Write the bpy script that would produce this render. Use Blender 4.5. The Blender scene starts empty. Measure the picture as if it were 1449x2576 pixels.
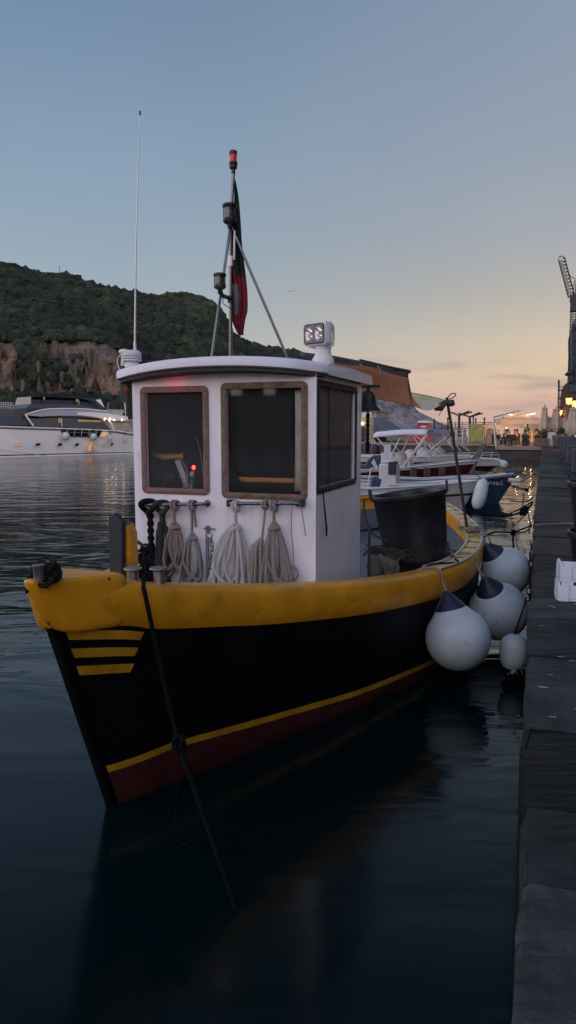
import bpy, bmesh, math, random
import numpy as np
from mathutils import Vector, Matrix, Euler
random.seed(7)
R = math.radians
SC = bpy.context.scene
COL = SC.collection
# ------------------------------------------------------------------ camera maths
F = 1786.; PH = math.atan(213/1786.); HC = 2.55; TH = R(19.7)
CP, SP = math.cos(PH), math.sin(PH)
def ray(x, y):
    u = (x-724.5)/F; v = (y-1288)/F
    return (u, CP-v*SP, -SP-v*CP)
D2 = (math.sin(TH), math.cos(TH)); P2 = (math.cos(TH), -math.sin(TH))
def at_z(x, y, z):
    d = ray(x, y); k = (z-HC)/d[2]; return Vector((d[0]*k, d[1]*k, z))
def at_s(x, y, s):
    d = ray(x, y); k = s/(d[0]*D2[0]+d[1]*D2[1]); return Vector((d[0]*k, d[1]*k, HC+d[2]*k))
def at_d(x, y, dep):
    d = ray(x, y); k = dep/d[1]; return Vector((d[0]*k, dep, HC+d[2]*k))
def ST(s, t, z=0.): return Vector((s*D2[0]+t*P2[0], s*D2[1]+t*P2[1], z))   # along / across the quay
def to_st(p): return (p[0]*D2[0]+p[1]*D2[1], p[0]*P2[0]+p[1]*P2[1])
# ------------------------------------------------------------------ objects
FR = {}
def tag(o, label=None, cat=None, group=None, kind=None):
    if label: o['label'] = label
    if cat: o['category'] = cat
    if group: o['group'] = group
    if kind: o['kind'] = kind
    return o
def thing(name, label, cat, loc=(0, 0, 0), rz=0., group=None):
    o = bpy.data.objects.new(name, None); COL.objects.link(o)
    o.location = loc; o.rotation_euler = (0, 0, rz); o.empty_display_size = .1
    FR[o.name] = (Vector(loc), rz)
    return tag(o, label, cat, group)
def copy_tree(o, parent=None):
    c = o.copy(); COL.objects.link(c)
    if parent is not None: c.parent = parent
    for ch in [q for q in bpy.data.objects if q.parent == o]:
        copy_tree(ch, c)
    return c
class MB:
    def __init__(s): s.v = []; s.f = []; s.m = []
    def add(s, vs, fs, mi=0):
        b = len(s.v); s.v += [tuple(p) for p in vs]
        for f in fs: s.f.append(tuple(b+i for i in f)); s.m.append(mi)
        return s
    def hexa(s, b4, t4, mi=0):
        return s.add(list(b4)+list(t4), [(3,2,1,0),(4,5,6,7),(0,1,5,4),(1,2,6,5),(2,3,7,6),(3,0,4,7)], mi)
    def box(s, c, d, rz=0., mi=0, rx=0., ry=0.):
        M = Euler((rx, ry, rz)).to_matrix(); x, y, z = d[0]/2, d[1]/2, d[2]/2; c = Vector(c)
        q = [c+M@Vector(p) for p in ((-x,-y,-z),(x,-y,-z),(x,y,-z),(-x,y,-z),(-x,-y,z),(x,-y,z),(x,y,z),(-x,y,z))]
        return s.hexa(q[:4], q[4:], mi)
    def bx(s, x0, x1, y0, y1, z0, z1, mi=0):
        return s.box(((x0+x1)/2, (y0+y1)/2, (z0+z1)/2), (abs(x1-x0), abs(y1-y0), abs(z1-z0)), 0, mi)
    def tube(s, pts, r, n=8, mi=0, closed=False, flat=1.):
        pts = [Vector(p) for p in pts]; m = len(pts); rings = []
        up = Vector((0, 0, 1)); prev = None
        for i, p in enumerate(pts):
            a = pts[(i-1) % m] if (i > 0 or closed) else p
            b = pts[(i+1) % m] if (i < m-1 or closed) else p
            t = (b-a); t = t.normalized() if t.length > 1e-9 else Vector((0, 0, 1))
            if prev is None:
                u = t.cross(up)
                if u.length < .1: u = t.cross(Vector((1, 0, 0)))
            else:
                u = prev-t*prev.dot(t)
                if u.length < 1e-6: u = t.cross(up)
            u.normalize(); prev = u; w = t.cross(u)
            rr = r[i] if isinstance(r, (list, tuple)) else r
            rings.append([p+(u*math.cos(2*math.pi*k/n)+w*math.sin(2*math.pi*k/n)*flat)*rr for k in range(n)])
        vs = [q for g in rings for q in g]; fs = []
        for i in range(m if closed else m-1):
            j = (i+1) % m
            for k in range(n):
                l = (k+1) % n; fs.append((i*n+k, i*n+l, j*n+l, j*n+k))
        if not closed:
            fs.append(tuple(range(n))[::-1]); fs.append(tuple((m-1)*n+k for k in range(n)))
        return s.add(vs, fs, mi)
    def lathe(s, c, prof, n=20, mi=0, rot=None, sx=1., sy=1.):
        M = rot or Matrix.Identity(3); c = Vector(c); vs = []; fs = []
        for r, z in prof:
            for k in range(n):
                a = 2*math.pi*k/n; vs.append(c+M@Vector((r*math.cos(a)*sx, r*math.sin(a)*sy, z)))
        for i in range(len(prof)-1):
            for k in range(n):
                l = (k+1) % n; fs.append((i*n+k, i*n+l, (i+1)*n+l, (i+1)*n+k))
        fs.append(tuple(range(n))[::-1]); fs.append(tuple((len(prof)-1)*n+k for k in range(n)))
        return s.add(vs, fs, mi)
    def ball(s, c, r, n=12, mi=0, sc=(1, 1, 1)):
        prof = [(math.sin(math.pi*i/n)*1.0+1e-4, -math.cos(math.pi*i/n)) for i in range(n+1)]
        M = Matrix.Diagonal((r*sc[0], r*sc[1], r*sc[2]))
        return s.lathe(c, prof, 2*n, mi, M)
    def grid(s, rows, mi=0, closed=False, mif=None):
        n = len(rows[0]); vs = [p for g in rows for p in g]; b = len(s.v); s.v += [tuple(p) for p in vs]
        for i in range(len(rows)-1):
            for k in range(n if closed else n-1):
                l = (k+1) % n
                s.f.append((b+i*n+k, b+i*n+l, b+(i+1)*n+l, b+(i+1)*n+k)); s.m.append(mif(i, k) if mif else mi)
        return s
    def prism(s, pts, off, mi=0):          # polygon swept by a vector
        pts = [Vector(p) for p in pts]; off = Vector(off); n = len(pts)
        vs = pts+[p+off for p in pts]
        fs = [tuple(range(n))[::-1], tuple(range(n, 2*n))]+[(k, (k+1) % n, n+(k+1) % n, n+k) for k in range(n)]
        return s.add(vs, fs, mi)
    def build(s, name, mats, parent=None, world=False, bev=0., solid=0., ang=38, sub=0, flat=False):
        vs = s.v
        if world and parent is not None:
            loc, rz = FR[parent.name]; c, q = math.cos(-rz), math.sin(-rz); o = []
            for p in vs:
                x, y = p[0]-loc[0], p[1]-loc[1]; o.append((x*c-y*q, x*q+y*c, p[2]-loc[2]))
            vs = o
        me = bpy.data.meshes.new(name); me.from_pydata(vs, [], s.f)
        mats = mats if isinstance(mats, (list, tuple)) else [mats]
        for m in mats: me.materials.append(m)
        me.polygons.foreach_set('material_index', s.m)
        me.validate()
        bm = bmesh.new(); bm.from_mesh(me); bmesh.ops.recalc_face_normals(bm, faces=bm.faces); bm.to_mesh(me); bm.free()
        if not flat:
            me.polygons.foreach_set('use_smooth', [True]*len(me.polygons))
            me.set_sharp_from_angle(angle=R(ang))
        me.update()
        ob = bpy.data.objects.new(name, me); COL.objects.link(ob)
        if parent is not None:
            ob.parent = parent; FR[ob.name] = FR[parent.name]
        else: FR[ob.name] = (Vector((0, 0, 0)), 0.)
        if solid: m = ob.modifiers.new('s', 'SOLIDIFY'); m.thickness = solid; m.offset = 0
        if sub: m = ob.modifiers.new('u', 'SUBSURF'); m.levels = sub; m.render_levels = sub
        if bev:
            m = ob.modifiers.new('b', 'BEVEL'); m.width = bev; m.segments = 2; m.limit_method = 'ANGLE'; m.angle_limit = R(40)
        return ob
def spline(pts, n):     # Catmull-Rom through pts
    pts = [Vector(p) for p in pts]; out = []
    for i in range(len(pts)-1):
        p0 = pts[max(i-1, 0)]; p1 = pts[i]; p2 = pts[i+1]; p3 = pts[min(i+2, len(pts)-1)]
        for k in range(n):
            t = k/n
            out.append(.5*((2*p1)+(p2-p0)*t+(2*p0-5*p1+4*p2-p3)*t*t+(3*p1-p0-3*p2+p3)*t**3))
    out.append(pts[-1]); return out
def lerp(a, b, t): return a+(b-a)*t
def interp(tab, x):
    if x <= tab[0][0]: return tab[0][1]
    for a, b in zip(tab, tab[1:]):
        if x <= b[0]: return lerp(a[1], b[1], (x-a[0])/(b[0]-a[0]))
    return tab[-1][1]
# ------------------------------------------------------------------ materials
def mat(name, col, rough=.6, metal=0., var=.15, vs=6., bump=0., bs=40., spec=.5, col2=None, cth=(.45, .6), cs=8., emis=None, es=0., coat=0., alpha=None, stretch=None):
    m = bpy.data.materials.new(name); m.use_nodes = True; nt = m.node_tree; N = nt.nodes; L = nt.links
    b = N['Principled BSDF']; b.inputs['Roughness'].default_value = rough; b.inputs['Metallic'].default_value = metal
    b.inputs['Specular IOR Level'].default_value = spec
    if coat: b.inputs['Coat Weight'].default_value = coat
    b.inputs['Base Color'].default_value = (*col, 1)
    tc = N.new('ShaderNodeTexCoord'); vec = tc.outputs['Object']
    if stretch:
        mp = N.new('ShaderNodeMapping'); mp.inputs['Scale'].default_value = stretch; L.new(vec, mp.inputs[0]); vec = mp.outputs[0]
    out = None
    if var:
        n = N.new('ShaderNodeTexNoise'); n.inputs['Scale'].default_value = vs; n.inputs['Detail'].default_value = 5; L.new(vec, n.inputs['Vector'])
        mr = N.new('ShaderNodeMapRange'); mr.inputs[1].default_value = .3; mr.inputs[2].default_value = .7
        mr.inputs[3].default_value = 1-var; mr.inputs[4].default_value = 1+var; L.new(n.outputs['Fac'], mr.inputs[0])
        mx = N.new('ShaderNodeMix'); mx.data_type = 'RGBA'; mx.blend_type = 'MULTIPLY'; mx.inputs[0].default_value = 1
        mx.inputs[6].default_value = (*col, 1); L.new(mr.outputs[0], mx.inputs[7]); out = mx.outputs[2]
        if rough < .95:
            r2 = N.new('ShaderNodeMapRange'); r2.inputs[3].default_value = max(rough-.1, .03); r2.inputs[4].default_value = min(rough+.12, 1)
            L.new(n.outputs['Fac'], r2.inputs[0]); L.new(r2.outputs[0], b.inputs['Roughness'])
    if col2:
        n2 = N.new('ShaderNodeTexNoise'); n2.inputs['Scale'].default_value = cs; n2.inputs['Detail'].default_value = 8; n2.inputs['Roughness'].default_value = .65
        L.new(vec, n2.inputs['Vector'])
        r3 = N.new('ShaderNodeMapRange'); r3.inputs[1].default_value = cth[0]; r3.inputs[2].default_value = cth[1]; L.new(n2.outputs['Fac'], r3.inputs[0])
        m2 = N.new('ShaderNodeMix'); m2.data_type = 'RGBA'; L.new(r3.outputs[0], m2.inputs[0])
        if out: L.new(out, m2.inputs[6])
        else: m2.inputs[6].default_value = (*col, 1)
        m2.inputs[7].default_value = (*col2, 1); out = m2.outputs[2]
    if out: L.new(out, b.inputs['Base Color'])
    if bump:
        n3 = N.new('ShaderNodeTexNoise'); n3.inputs['Scale'].default_value = bs; n3.inputs['Detail'].default_value = 4; L.new(vec, n3.inputs['Vector'])
        bp = N.new('ShaderNodeBump'); bp.inputs['Distance'].default_value = bump; bp.inputs['Strength'].default_value = 1
        L.new(n3.outputs['Fac'], bp.inputs['Height']); L.new(bp.outputs[0], b.inputs['Normal'])
    if emis:
        b.inputs['Emission Color'].default_value = (*emis, 1); b.inputs['Emission Strength'].default_value = es
    return m
def rope_mat(name, c1, c2, sc=60.):
    m = mat(name, c1, .9, 0, .2, 30, spec=.12 if c1[0] < .05 else .4)
    nt = m.node_tree; N = nt.nodes; L = nt.links; b = N['Principled BSDF']
    tc = N.new('ShaderNodeTexCoord'); w = N.new('ShaderNodeTexWave'); w.bands_direction = 'DIAGONAL'
    w.inputs['Scale'].default_value = sc; w.inputs['Distortion'].default_value = 2.; L.new(tc.outputs['Object'], w.inputs[0])
    mx = N.new('ShaderNodeMix'); mx.data_type = 'RGBA'; mx.inputs[6].default_value = (*c1, 1); mx.inputs[7].default_value = (*c2, 1)
    L.new(w.outputs['Fac'], mx.inputs[0]); L.new(mx.outputs[2], b.inputs['Base Color'])
    bp = N.new('ShaderNodeBump'); bp.inputs['Distance'].default_value = .004; L.new(w.outputs['Fac'], bp.inputs['Height']); L.new(bp.outputs[0], b.inputs['Normal'])
    return m
def glass_mat(name, tint=(.93, .95, .95), refl=1., veil=.022):  # diffuse share is a pale veil standing in for reflections and a lighter interior
    m = bpy.data.materials.new(name); m.use_nodes = True; nt = m.node_tree; N = nt.nodes; L = nt.links
    N.remove(N['Principled BSDF']); o = N['Material Output']
    t = N.new('ShaderNodeBsdfTransparent'); t.inputs[0].default_value = (*tint, 1)
    g = N.new('ShaderNodeBsdfGlossy'); g.inputs['Roughness'].default_value = .03; g.inputs[0].default_value = (refl, refl, refl, 1)
    f = N.new('ShaderNodeFresnel'); f.inputs[0].default_value = 1.6
    df = N.new('ShaderNodeBsdfDiffuse'); df.inputs[0].default_value = (.55, .56, .6, 1); md = N.new('ShaderNodeMixShader'); md.inputs[0].default_value = veil; L.new(t.outputs[0], md.inputs[1]); L.new(df.outputs[0], md.inputs[2])
    mx = N.new('ShaderNodeMixShader'); L.new(f.outputs[0], mx.inputs[0]); L.new(md.outputs[0], mx.inputs[1]); L.new(g.outputs[0], mx.inputs[2])
    L.new(mx.outputs[0], o.inputs[0]); return m
def emit(name, c, s): return mat(name, c, .4, 0, 0, emis=c, es=s)
M = {}
M['yellow'] = mat('yellow_paint', (.60, .26, .006), .45, 0, .20, 4, .005, 12, col2=(.28, .12, .015), cth=(.56, .74), cs=7, coat=.1)
M['yellow_line'] = mat('shaded_yellow_line', (.40, .20, .008), .5, 0, .3, 5)  # darker than the gunwale yellow: shade on the hull side put into the colour
M['yellow_cap'] = mat('worn_yellow_cap', (.66, .43, .12), .45, 0, .2, 8, .002, 30, col2=(.35, .26, .16), cth=(.58, .72), cs=14)
M['black'] = mat('black_hull_paint', (.0035, .0035, .0045), .5, 0, .3, 3, .002, 4, spec=.16)
M['red_af'] = mat('red_antifouling', (.055, .008, .007), .55, 0, .3, 6, .003, 10, col2=(.05, .01, .01), cth=(.5, .7))
M['white'] = mat('white_cabin_paint', (.80, .77, .80), .42, 0, .07, 2, .002, 8, col2=(.55, .50, .50), cth=(.56, .80), cs=3, stretch=(3, 3, .7))
M['roofwhite'] = mat('white_roof_paint', (.66, .64, .67), .5, 0, .05, 20, .0, 60, stretch=(3, 3, .2))
M['rust'] = mat('worn_brown_frame', (.14, .09, .062), .7, 0, .35, 12, .002, 60, col2=(.23, .175, .145), cth=(.5, .8), cs=20)
M['red_lit_frame'] = mat('red_lit_brown_frame', (.18, .105, .088), .7, 0, .3, 12, .002, 60, col2=(.24, .10, .085), cth=(.5, .8), cs=8)  # frame brown with the red glow falling on it put into the colour
M['steel'] = mat('stainless_steel', (.17, .17, .175), .28, .9, .15, 20)
M['dull_steel'] = mat('dull_steel', (.22, .21, .20), .5, .8, .3, 20)
M['darkplastic'] = mat('black_plastic', (.012, .013, .014), .45, 0, .2, 10)
M['tub'] = mat('black_tub_plastic', (.014, .015, .017), .4, 0, .25, 6, .002, 14)
M['rubber'] = mat('dark_rubber', (.03, .03, .035), .7, 0, .3, 14, .002, 30)
M['deck'] = mat('grey_deck_paint', (.10, .105, .12), .6, 0, .25, 8, .002, 50)
M['inner'] = mat('grey_bulwark_paint', (.09, .10, .12), .6, 0, .2, 4)
M['fender'] = mat('white_fender_vinyl', (.50, .54, .52), .5, 0, .14, 3, .0015, 7, col2=(.22, .23, .21), cth=(.60, .74), cs=11)
M['fender_top'] = mat('dark_fender_top', (.012, .016, .032), .5, 0, .2, 8)
M['glass'] = glass_mat('window_glass')
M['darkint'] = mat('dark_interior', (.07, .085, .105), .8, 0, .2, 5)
M['wood'] = mat('dark_wood', (.10, .055, .03), .6, 0, .3, 10, stretch=(1, 1, 8))
M['greywood'] = mat('weathered_grey_wood', (.11, .10, .10), .8, 0, .35, 12, .002, 30)
M['canvas_brown'] = mat('brown_canvas', (.40, .15, .06), .9, 0, .15, 6, .004, 14)
M['canvas_cream'] = mat('cream_canvas', (.60, .52, .34), .9, 0, .1, 6, .003, 14)
M['canvas_dark'] = mat('dark_canvas', (.07, .05, .045), .9, 0, .2, 12)
M['rope_white'] = rope_mat('off_white_rope', (.80, .77, .73), (.42, .40, .37))
M['rope_beige'] = rope_mat('beige_rope', (.44, .35, .30), (.18, .10, .09), 45)
M['rope_fleck'] = rope_mat('flecked_rope', (.58, .52, .42), (.03, .03, .03), 30)
M['rope_grey'] = rope_mat('grey_beige_rope', (.44, .39, .36), (.22, .19, .17))
M['rope_dark'] = rope_mat('dark_rope', (.022, .022, .024), (.008, .008, .008), 40)
M['rope_char'] = rope_mat('charcoal_rope', (.06, .055, .055), (.02, .02, .02), 40)
M['rope_moor'] = rope_mat('mooring_rope', (.007, .008, .008), (.003, .003, .003), 40)
M['net'] = rope_mat('fishing_net', (.16, .13, .10), (.07, .06, .05), 90)
M['redlamp'] = mat('red_lens', (.5, .01, .01), .25, 0, 0, emis=(1, .02, .01), es=.06)
M['redglow'] = emit('red_lamp_glow', (1, .03, .02), 9.)
M['redlens_off'] = mat('dark_red_lens', (.2, .005, .005), .2, 0, 0, emis=(1, .0, .0), es=.12)
M['clear'] = glass_mat('clear_lens', (.55, .6, .6))
M['flaggreen'] = mat('flag_green', (.004, .022, .015), .9, 0, .1, 10)
M['flagwhite'] = mat('flag_white', (.22, .20, .22), .9, 0, .05, 10)
M['flagred'] = mat('flag_red', (.20, .014, .02), .9, 0, .12, 10)
M['flaggold'] = mat('flag_emblem', (.16, .05, .04), .9, 0, .1, 10)
M['cream'] = mat('cream_plastic', (.66, .62, .52), .5, 0, .1, 10)
M['lampwhite'] = mat('white_lamp_housing', (.62, .60, .58), .45, 0, .1, 10)
M['mirror'] = mat('lamp_reflector', (.8, .8, .82), .08, 1., 0)
M['bronze'] = mat('dark_bronze', (.03, .026, .022), .45, .6, .2, 10)
M['foam'] = mat('white_polystyrene', (.68, .70, .74), .7, 0, .06, 8, .002, 90)
M['orange'] = mat('orange_glint', (.80, .33, .10), .7, 0, .1, 10)
M['jacket'] = mat('black_oilskin', (.012, .012, .013), .8, 0, .2, 10)
M['yellow_cloth'] = mat('yellow_cloth', (.75, .48, .10), .85, 0, .12, 12)
M['bottle'] = mat('green_bottle', (.015, .10, .06), .3, 0, .1, 10)
M['bottlelabel'] = mat('bottle_label', (.45, .5, .45), .6, 0, .1, 10)
# background
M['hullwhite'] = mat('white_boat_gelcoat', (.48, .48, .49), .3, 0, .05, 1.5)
M['yachtwhite'] = mat('yacht_white_gelcoat', (.88, .84, .82), .25, 0, .04, .5)
M['yachtgrey'] = mat('yacht_slate_grey', (.028, .036, .048), .45, 0, .08, .6)
M['yachtsilver'] = mat('yacht_silver_grey', (.40, .39, .41), .3, 0, .06, .6)
M['darkglass'] = mat('dark_tinted_glass', (.008, .01, .012), .08, 0, 0)
M['interior_lit'] = mat('warm_lit_interior', (.5, .34, .16), .6, 0, .35, 1.5, emis=(1, .55, .2), es=.10)
M['port_lit'] = mat('lit_porthole', (.4, .2, .08), .4, 0, .3, 3, emis=(1, .45, .12), es=.45)
M['cockpit'] = mat('cockpit_panel', (.7, .55, .3), .5, 0, .1, 2, emis=(1, .62, .25), es=.25)
M['dl'] = emit('downlight', (1, .72, .38), 45.)
M['redstripe'] = mat('dark_red_stripe', (.05, .009, .009), .4, 0, .15, 2)
M['darkstripe'] = mat('dark_stripe', (.02, .02, .022), .4, 0, .1, 2)
M['bluehull'] = mat('dark_blue_hull', (.018, .045, .085), .45, 0, .2, 2)
M['letters'] = mat('white_lettering', (.6, .62, .62), .6, 0, .1, 10)
M['outboard'] = mat('navy_outboard', (.018, .032, .075), .35, 0, .1, 4)
M['seat'] = mat('pale_seat_vinyl', (.45, .42, .40), .6, 0, .1, 4)
M['biminiw'] = mat('white_bimini', (.70, .70, .72), .8, 0, .06, 3)
M['biminip'] = mat('mauve_bimini', (.20, .155, .18), .8, 0, .08, 3)
M['alu'] = mat('pale_aluminium', (.55, .54, .52), .4, .5, .1, 5)
M['orangetube'] = mat('orange_inflatable', (.55, .09, .05), .6, 0, .12, 4)
M['stonewall'] = mat('pier_stone', (.055, .05, .043), .9, 0, .35, 1.2, .06, 3)
M['piertop'] = mat('pier_paving', (.26, .20, .16), .85, 0, .25, .8, .02, 4)
M['beige'] = mat('beige_masonry', (.30, .25, .18), .9, 0, .3, 1.5, .05, 4)
M['concrete'] = mat('pale_concrete', (.30, .27, .25), .9, 0, .2, 1, .03, 4)
M['tarp'] = mat('blue_grey_tarpaulin', (.08, .10, .14), .8, 0, .3, 1.5, .05, 2)
M['redpaint'] = mat('red_booth_paint', (.38, .02, .025), .5, 0, .15, 2)
M['banner'] = mat('yellow_green_banner', (.27, .27, .09), .8, 0, .12, 2)
M['brownmetal'] = mat('brown_metal', (.05, .035, .03), .6, .2, .2, 4)
M['darkmetal'] = mat('dark_metal', (.03, .03, .03), .6, .3, .2, 4)
M['paras'] = mat('cream_parasol_canvas', (.42, .34, .25), .9, 0, .15, 2)
def translucent(m, col, f=.45):
    nt = m.node_tree; N = nt.nodes; L = nt.links; t = N.new('ShaderNodeBsdfTranslucent'); t.inputs[0].default_value = (*col, 1); mx = N.new('ShaderNodeMixShader'); mx.inputs[0].default_value = f
    L.new(N['Principled BSDF'].outputs[0], mx.inputs[1]); L.new(t.outputs[0], mx.inputs[2]); L.new(mx.outputs[0], N['Material Output'].inputs[0]); return m
M['paras_open'] = translucent(mat('thin_parasol_canvas', (.55, .46, .34), .9, 0, .1, 2), (.8, .6, .36), .3)
M['paras_big'] = translucent(mat('cream_parasol_top', (.50, .42, .32), .9, 0, .1, 2), (.8, .6, .36), .22)
M['paras_grey'] = mat('grey_parasol_canvas', (.16, .15, .16), .9, 0, .1, 2)
M['paras_glow'] = mat('lamp_strip_canvas', (.8, .6, .3), .9, 0, .1, 2, emis=(1, .6, .2), es=1.0)
M['lantern'] = emit('lantern_glass', (1, .50, .10), 2.4)
M['warmbulb'] = emit('warm_bulb', (1, .6, .25), 25.)
M['facade_dark'] = mat('dark_facade_plaster', (.07, .04, .035), .9, 0, .3, .5, .04, 2)
M['facade_net'] = mat('blue_scaffold_netting', (.045, .075, .105), .8, 0, .3, .5, .06, 1.5)
M['plaster_a'] = mat('ochre_plaster', (.10, .07, .05), .9, 0, .2, .6)
M['plaster_b'] = mat('rose_plaster', (.10, .06, .055), .9, 0, .2, .6)
M['plaster_c'] = mat('sand_plaster', (.11, .09, .07), .9, 0, .2, .6)
M['rooftile'] = mat('roof_tiles', (.10, .05, .035), .9, 0, .3, 2)
M['winlit'] = mat('lit_house_window', (.5, .45, .3), .5, 0, 0, emis=(.95, 1., .75), es=1.2)
M['windark'] = mat('unlit_house_window', (.03, .035, .04), .15, 0, 0)
M['blocks'] = mat('granite_block', (.05, .054, .06), .85, 0, .2, 3, .01, 20)
M['soil'] = mat('planter_clay', (.14, .10, .08), .85, 0, .2, 4)
M['leaf'] = mat('planter_leaves', (.04, .065, .02), .8, 0, .4, 10)
M['tablecloth'] = mat('white_tablecloth', (.68, .62, .52), .8, 0, .08, 3)
M['board'] = mat('white_menu_board', (.55, .54, .55), .7, 0, .12, 3)
for i, c in enumerate([(.30, .10, .08), (.45, .36, .24), (.08, .09, .12), (.40, .22, .18), (.10, .16, .12), (.5, .46, .40)]):
    M['shirt%d' % i] = mat('shirt_cloth_%s' % 'abcdef'[i], c, .9, 0, .1, 8)
M['skin'] = mat('skin', (.45, .25, .17), .6, 0, .06, 8)
M['trouser'] = mat('dark_trousers', (.03, .03, .045), .9, 0, .1, 8)
M['hairs'] = [mat('hair_brown', (.05, .03, .02), .8, 0, .2, 30), mat('hair_grey', (.35, .33, .31), .8, 0, .2, 30), mat('hair_black', (.012, .01, .01), .7, 0, .2, 30)]
# ------------------------------------------------------------------ world and camera
def s2l(c): return tuple(((v/255+.055)/1.055)**2.4 if v/255 > .04045 else v/255/12.92 for v in c)
BACKK = 5.0  # gain on the unseen sky behind the camera, raised as fill light
def build_world():
    w = bpy.data.worlds.new('World'); SC.world = w; w.use_nodes = True; nt = w.node_tree; N = nt.nodes; L = nt.links
    bg = N['Background']
    tc = N.new('ShaderNodeTexCoord'); sx = N.new('ShaderNodeSeparateXYZ'); L.new(tc.outputs['Generated'], sx.inputs[0])
    def mth(op, a, b=None, c=None):
        n = N.new('ShaderNodeMath'); n.operation = op
        for i, q in enumerate((a, b, c)):
            if q is None: continue
            if isinstance(q, (int, float)): n.inputs[i].default_value = q
            else: L.new(q, n.inputs[i])
        return n.outputs[0]
    el = mth('ARCSINE', sx.outputs['Z']); e = mth('DIVIDE', mth('MAXIMUM', el, 0.), math.pi/2)   # 0..1
    e = mth('POWER', e, .5)
    def ramp(tab, fac):
        r = N.new('ShaderNodeValToRGB'); L.new(fac, r.inputs[0]); els = r.color_ramp.elements
        while len(els) < len(tab): els.new(.5)
        for el_, (deg, c) in zip(els, tab): el_.position = (deg/90)**.5; el_.color = (*s2l(c), 1)
        return r.outputs[0]
    warm = ramp([(0, (196, 150, 142)), (1.5, (214, 170, 148)), (3.5, (224, 190, 154)), (6.5, (208, 192, 166)), (10, (182, 177, 168)), (14, (161, 166, 174)), (20, (145, 158, 174)), (31, (127, 147, 172)), (42, (70, 92, 126)), (90, (40, 58, 92))], e)
    cool = ramp([(0, (190, 180, 176)), (4, (186, 184, 184)), (9, (160, 174, 186)), (13, (146, 167, 184)), (20, (126, 153, 180)), (31, (98, 128, 162)), (42, (56, 80, 114)), (90, (40, 58, 92))], e)
    back = ramp([(0, (164, 150, 148)), (10, (172, 158, 158)), (25, (152, 148, 156)), (45, (84, 100, 134)), (70, (46, 66, 100)), (90, (40, 58, 92))], e)
    bs = N.new('ShaderNodeMix'); bs.data_type = 'RGBA'; bs.blend_type = 'MULTIPLY'; bs.inputs[0].default_value = 1; L.new(back, bs.inputs[6]); bs.inputs[7].default_value = (BACKK, BACKK, BACKK, 1); back = bs.outputs[2]
    az = R(28); hx, hy = math.sin(az), math.cos(az)
    hl = mth('SQRT', mth('ADD', mth('MULTIPLY', sx.outputs['X'], sx.outputs['X']), mth('MULTIPLY', sx.outputs['Y'], sx.outputs['Y'])))
    dt = mth('DIVIDE', mth('ADD', mth('MULTIPLY', sx.outputs['X'], hx), mth('MULTIPLY', sx.outputs['Y'], hy)), mth('MAXIMUM', hl, .001))
    ang = mth('ARCCOSINE', mth('MINIMUM', mth('MAXIMUM', dt, -1.), 1.))
    def mr(v, a, b, c, d, sm=True):
        n = N.new('ShaderNodeMapRange'); n.interpolation_type = 'SMOOTHSTEP' if sm else 'LINEAR'
        for i, q in enumerate((a, b, c, d)): n.inputs[i+1].default_value = q
        L.new(v, n.inputs[0]); return n.outputs[0]
    f1 = mr(ang, R(0), R(46), 1, 0); f2 = mr(ang, R(52), R(105), 0, 1)
    def mix(f, a, b):
        m = N.new('ShaderNodeMix'); m.data_type = 'RGBA'
        if isinstance(f, float): m.inputs[0].default_value = f
        else: L.new(f, m.inputs[0])
        for s, q in ((6, a), (7, b)):
            if isinstance(q, tuple): m.inputs[s].default_value = (*q, 1)
            else: L.new(q, m.inputs[s])
        return m.outputs[2]
    c = mix(f1, cool, warm); c = mix(f2, c, back)
    # thin streaky cloud low over the sunset
    mp = N.new('ShaderNodeMapping'); mp.inputs['Scale'].default_value = (6, 6, 46); mp.inputs['Location'].default_value = (1.3, .4, .2); L.new(tc.outputs['Generated'], mp.inputs[0])
    nz = N.new('ShaderNodeTexNoise'); nz.inputs['Scale'].default_value = 1.; nz.inputs['Detail'].default_value = 6; nz.inputs['Roughness'].default_value = .55; L.new(mp.outputs[0], nz.inputs['Vector'])
    cl = mr(nz.outputs['Fac'], .48, .72, 0, .75); band = mth('MULTIPLY', mr(sx.outputs['Z'], .0, .035, .25, 1), mr(sx.outputs['Z'], .05, .12, 1, 0))
    c = mix(mth('MULTIPLY', cl, band), c, s2l((158, 148, 150)))
    nz2 = N.new('ShaderNodeTexNoise'); nz2.inputs['Scale'].default_value = 2.2; nz2.inputs['Detail'].default_value = 4; L.new(tc.outputs['Generated'], nz2.inputs['Vector'])
    sk = N.new('ShaderNodeTexSky'); sk.sky_type = 'NISHITA'; sk.sun_disc = False; sk.sun_elevation = R(.6); sk.sun_rotation = az; sk.altitude = 5
    skm = N.new('ShaderNodeMix'); skm.data_type = 'RGBA'; skm.blend_type = 'ADD'; skm.inputs[0].default_value = .004
    L.new(c, skm.inputs[6]); L.new(sk.outputs[0], skm.inputs[7])
    hs = N.new('ShaderNodeHueSaturation'); L.new(mr(nz2.outputs['Fac'], .3, .7, .96, 1.04, False), hs.inputs['Value']); hs.inputs['Saturation'].default_value = .90; L.new(skm.outputs[2], hs.inputs['Color'])
    L.new(hs.outputs[0], bg.inputs[0]); bg.inputs[1].default_value = 1.0
    s = bpy.data.lights.new('Sun', 'SUN'); s.energy = .10; s.angle = R(12); s.color = (1, .62, .38)
    so = bpy.data.objects.new('Sun', s); COL.objects.link(so)
    d = Vector((-math.sin(az), -math.cos(az), -math.tan(R(3)))); so.rotation_euler = d.to_track_quat('-Z', 'Y').to_euler()
    so.location = (20, 40, 30)
build_world()
cam = bpy.data.cameras.new('Camera'); co = bpy.data.objects.new('Camera', cam); COL.objects.link(co); SC.camera = co
co.location = (0, 0, HC); co.rotation_euler = (math.pi/2-PH, 0, 0)
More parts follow.
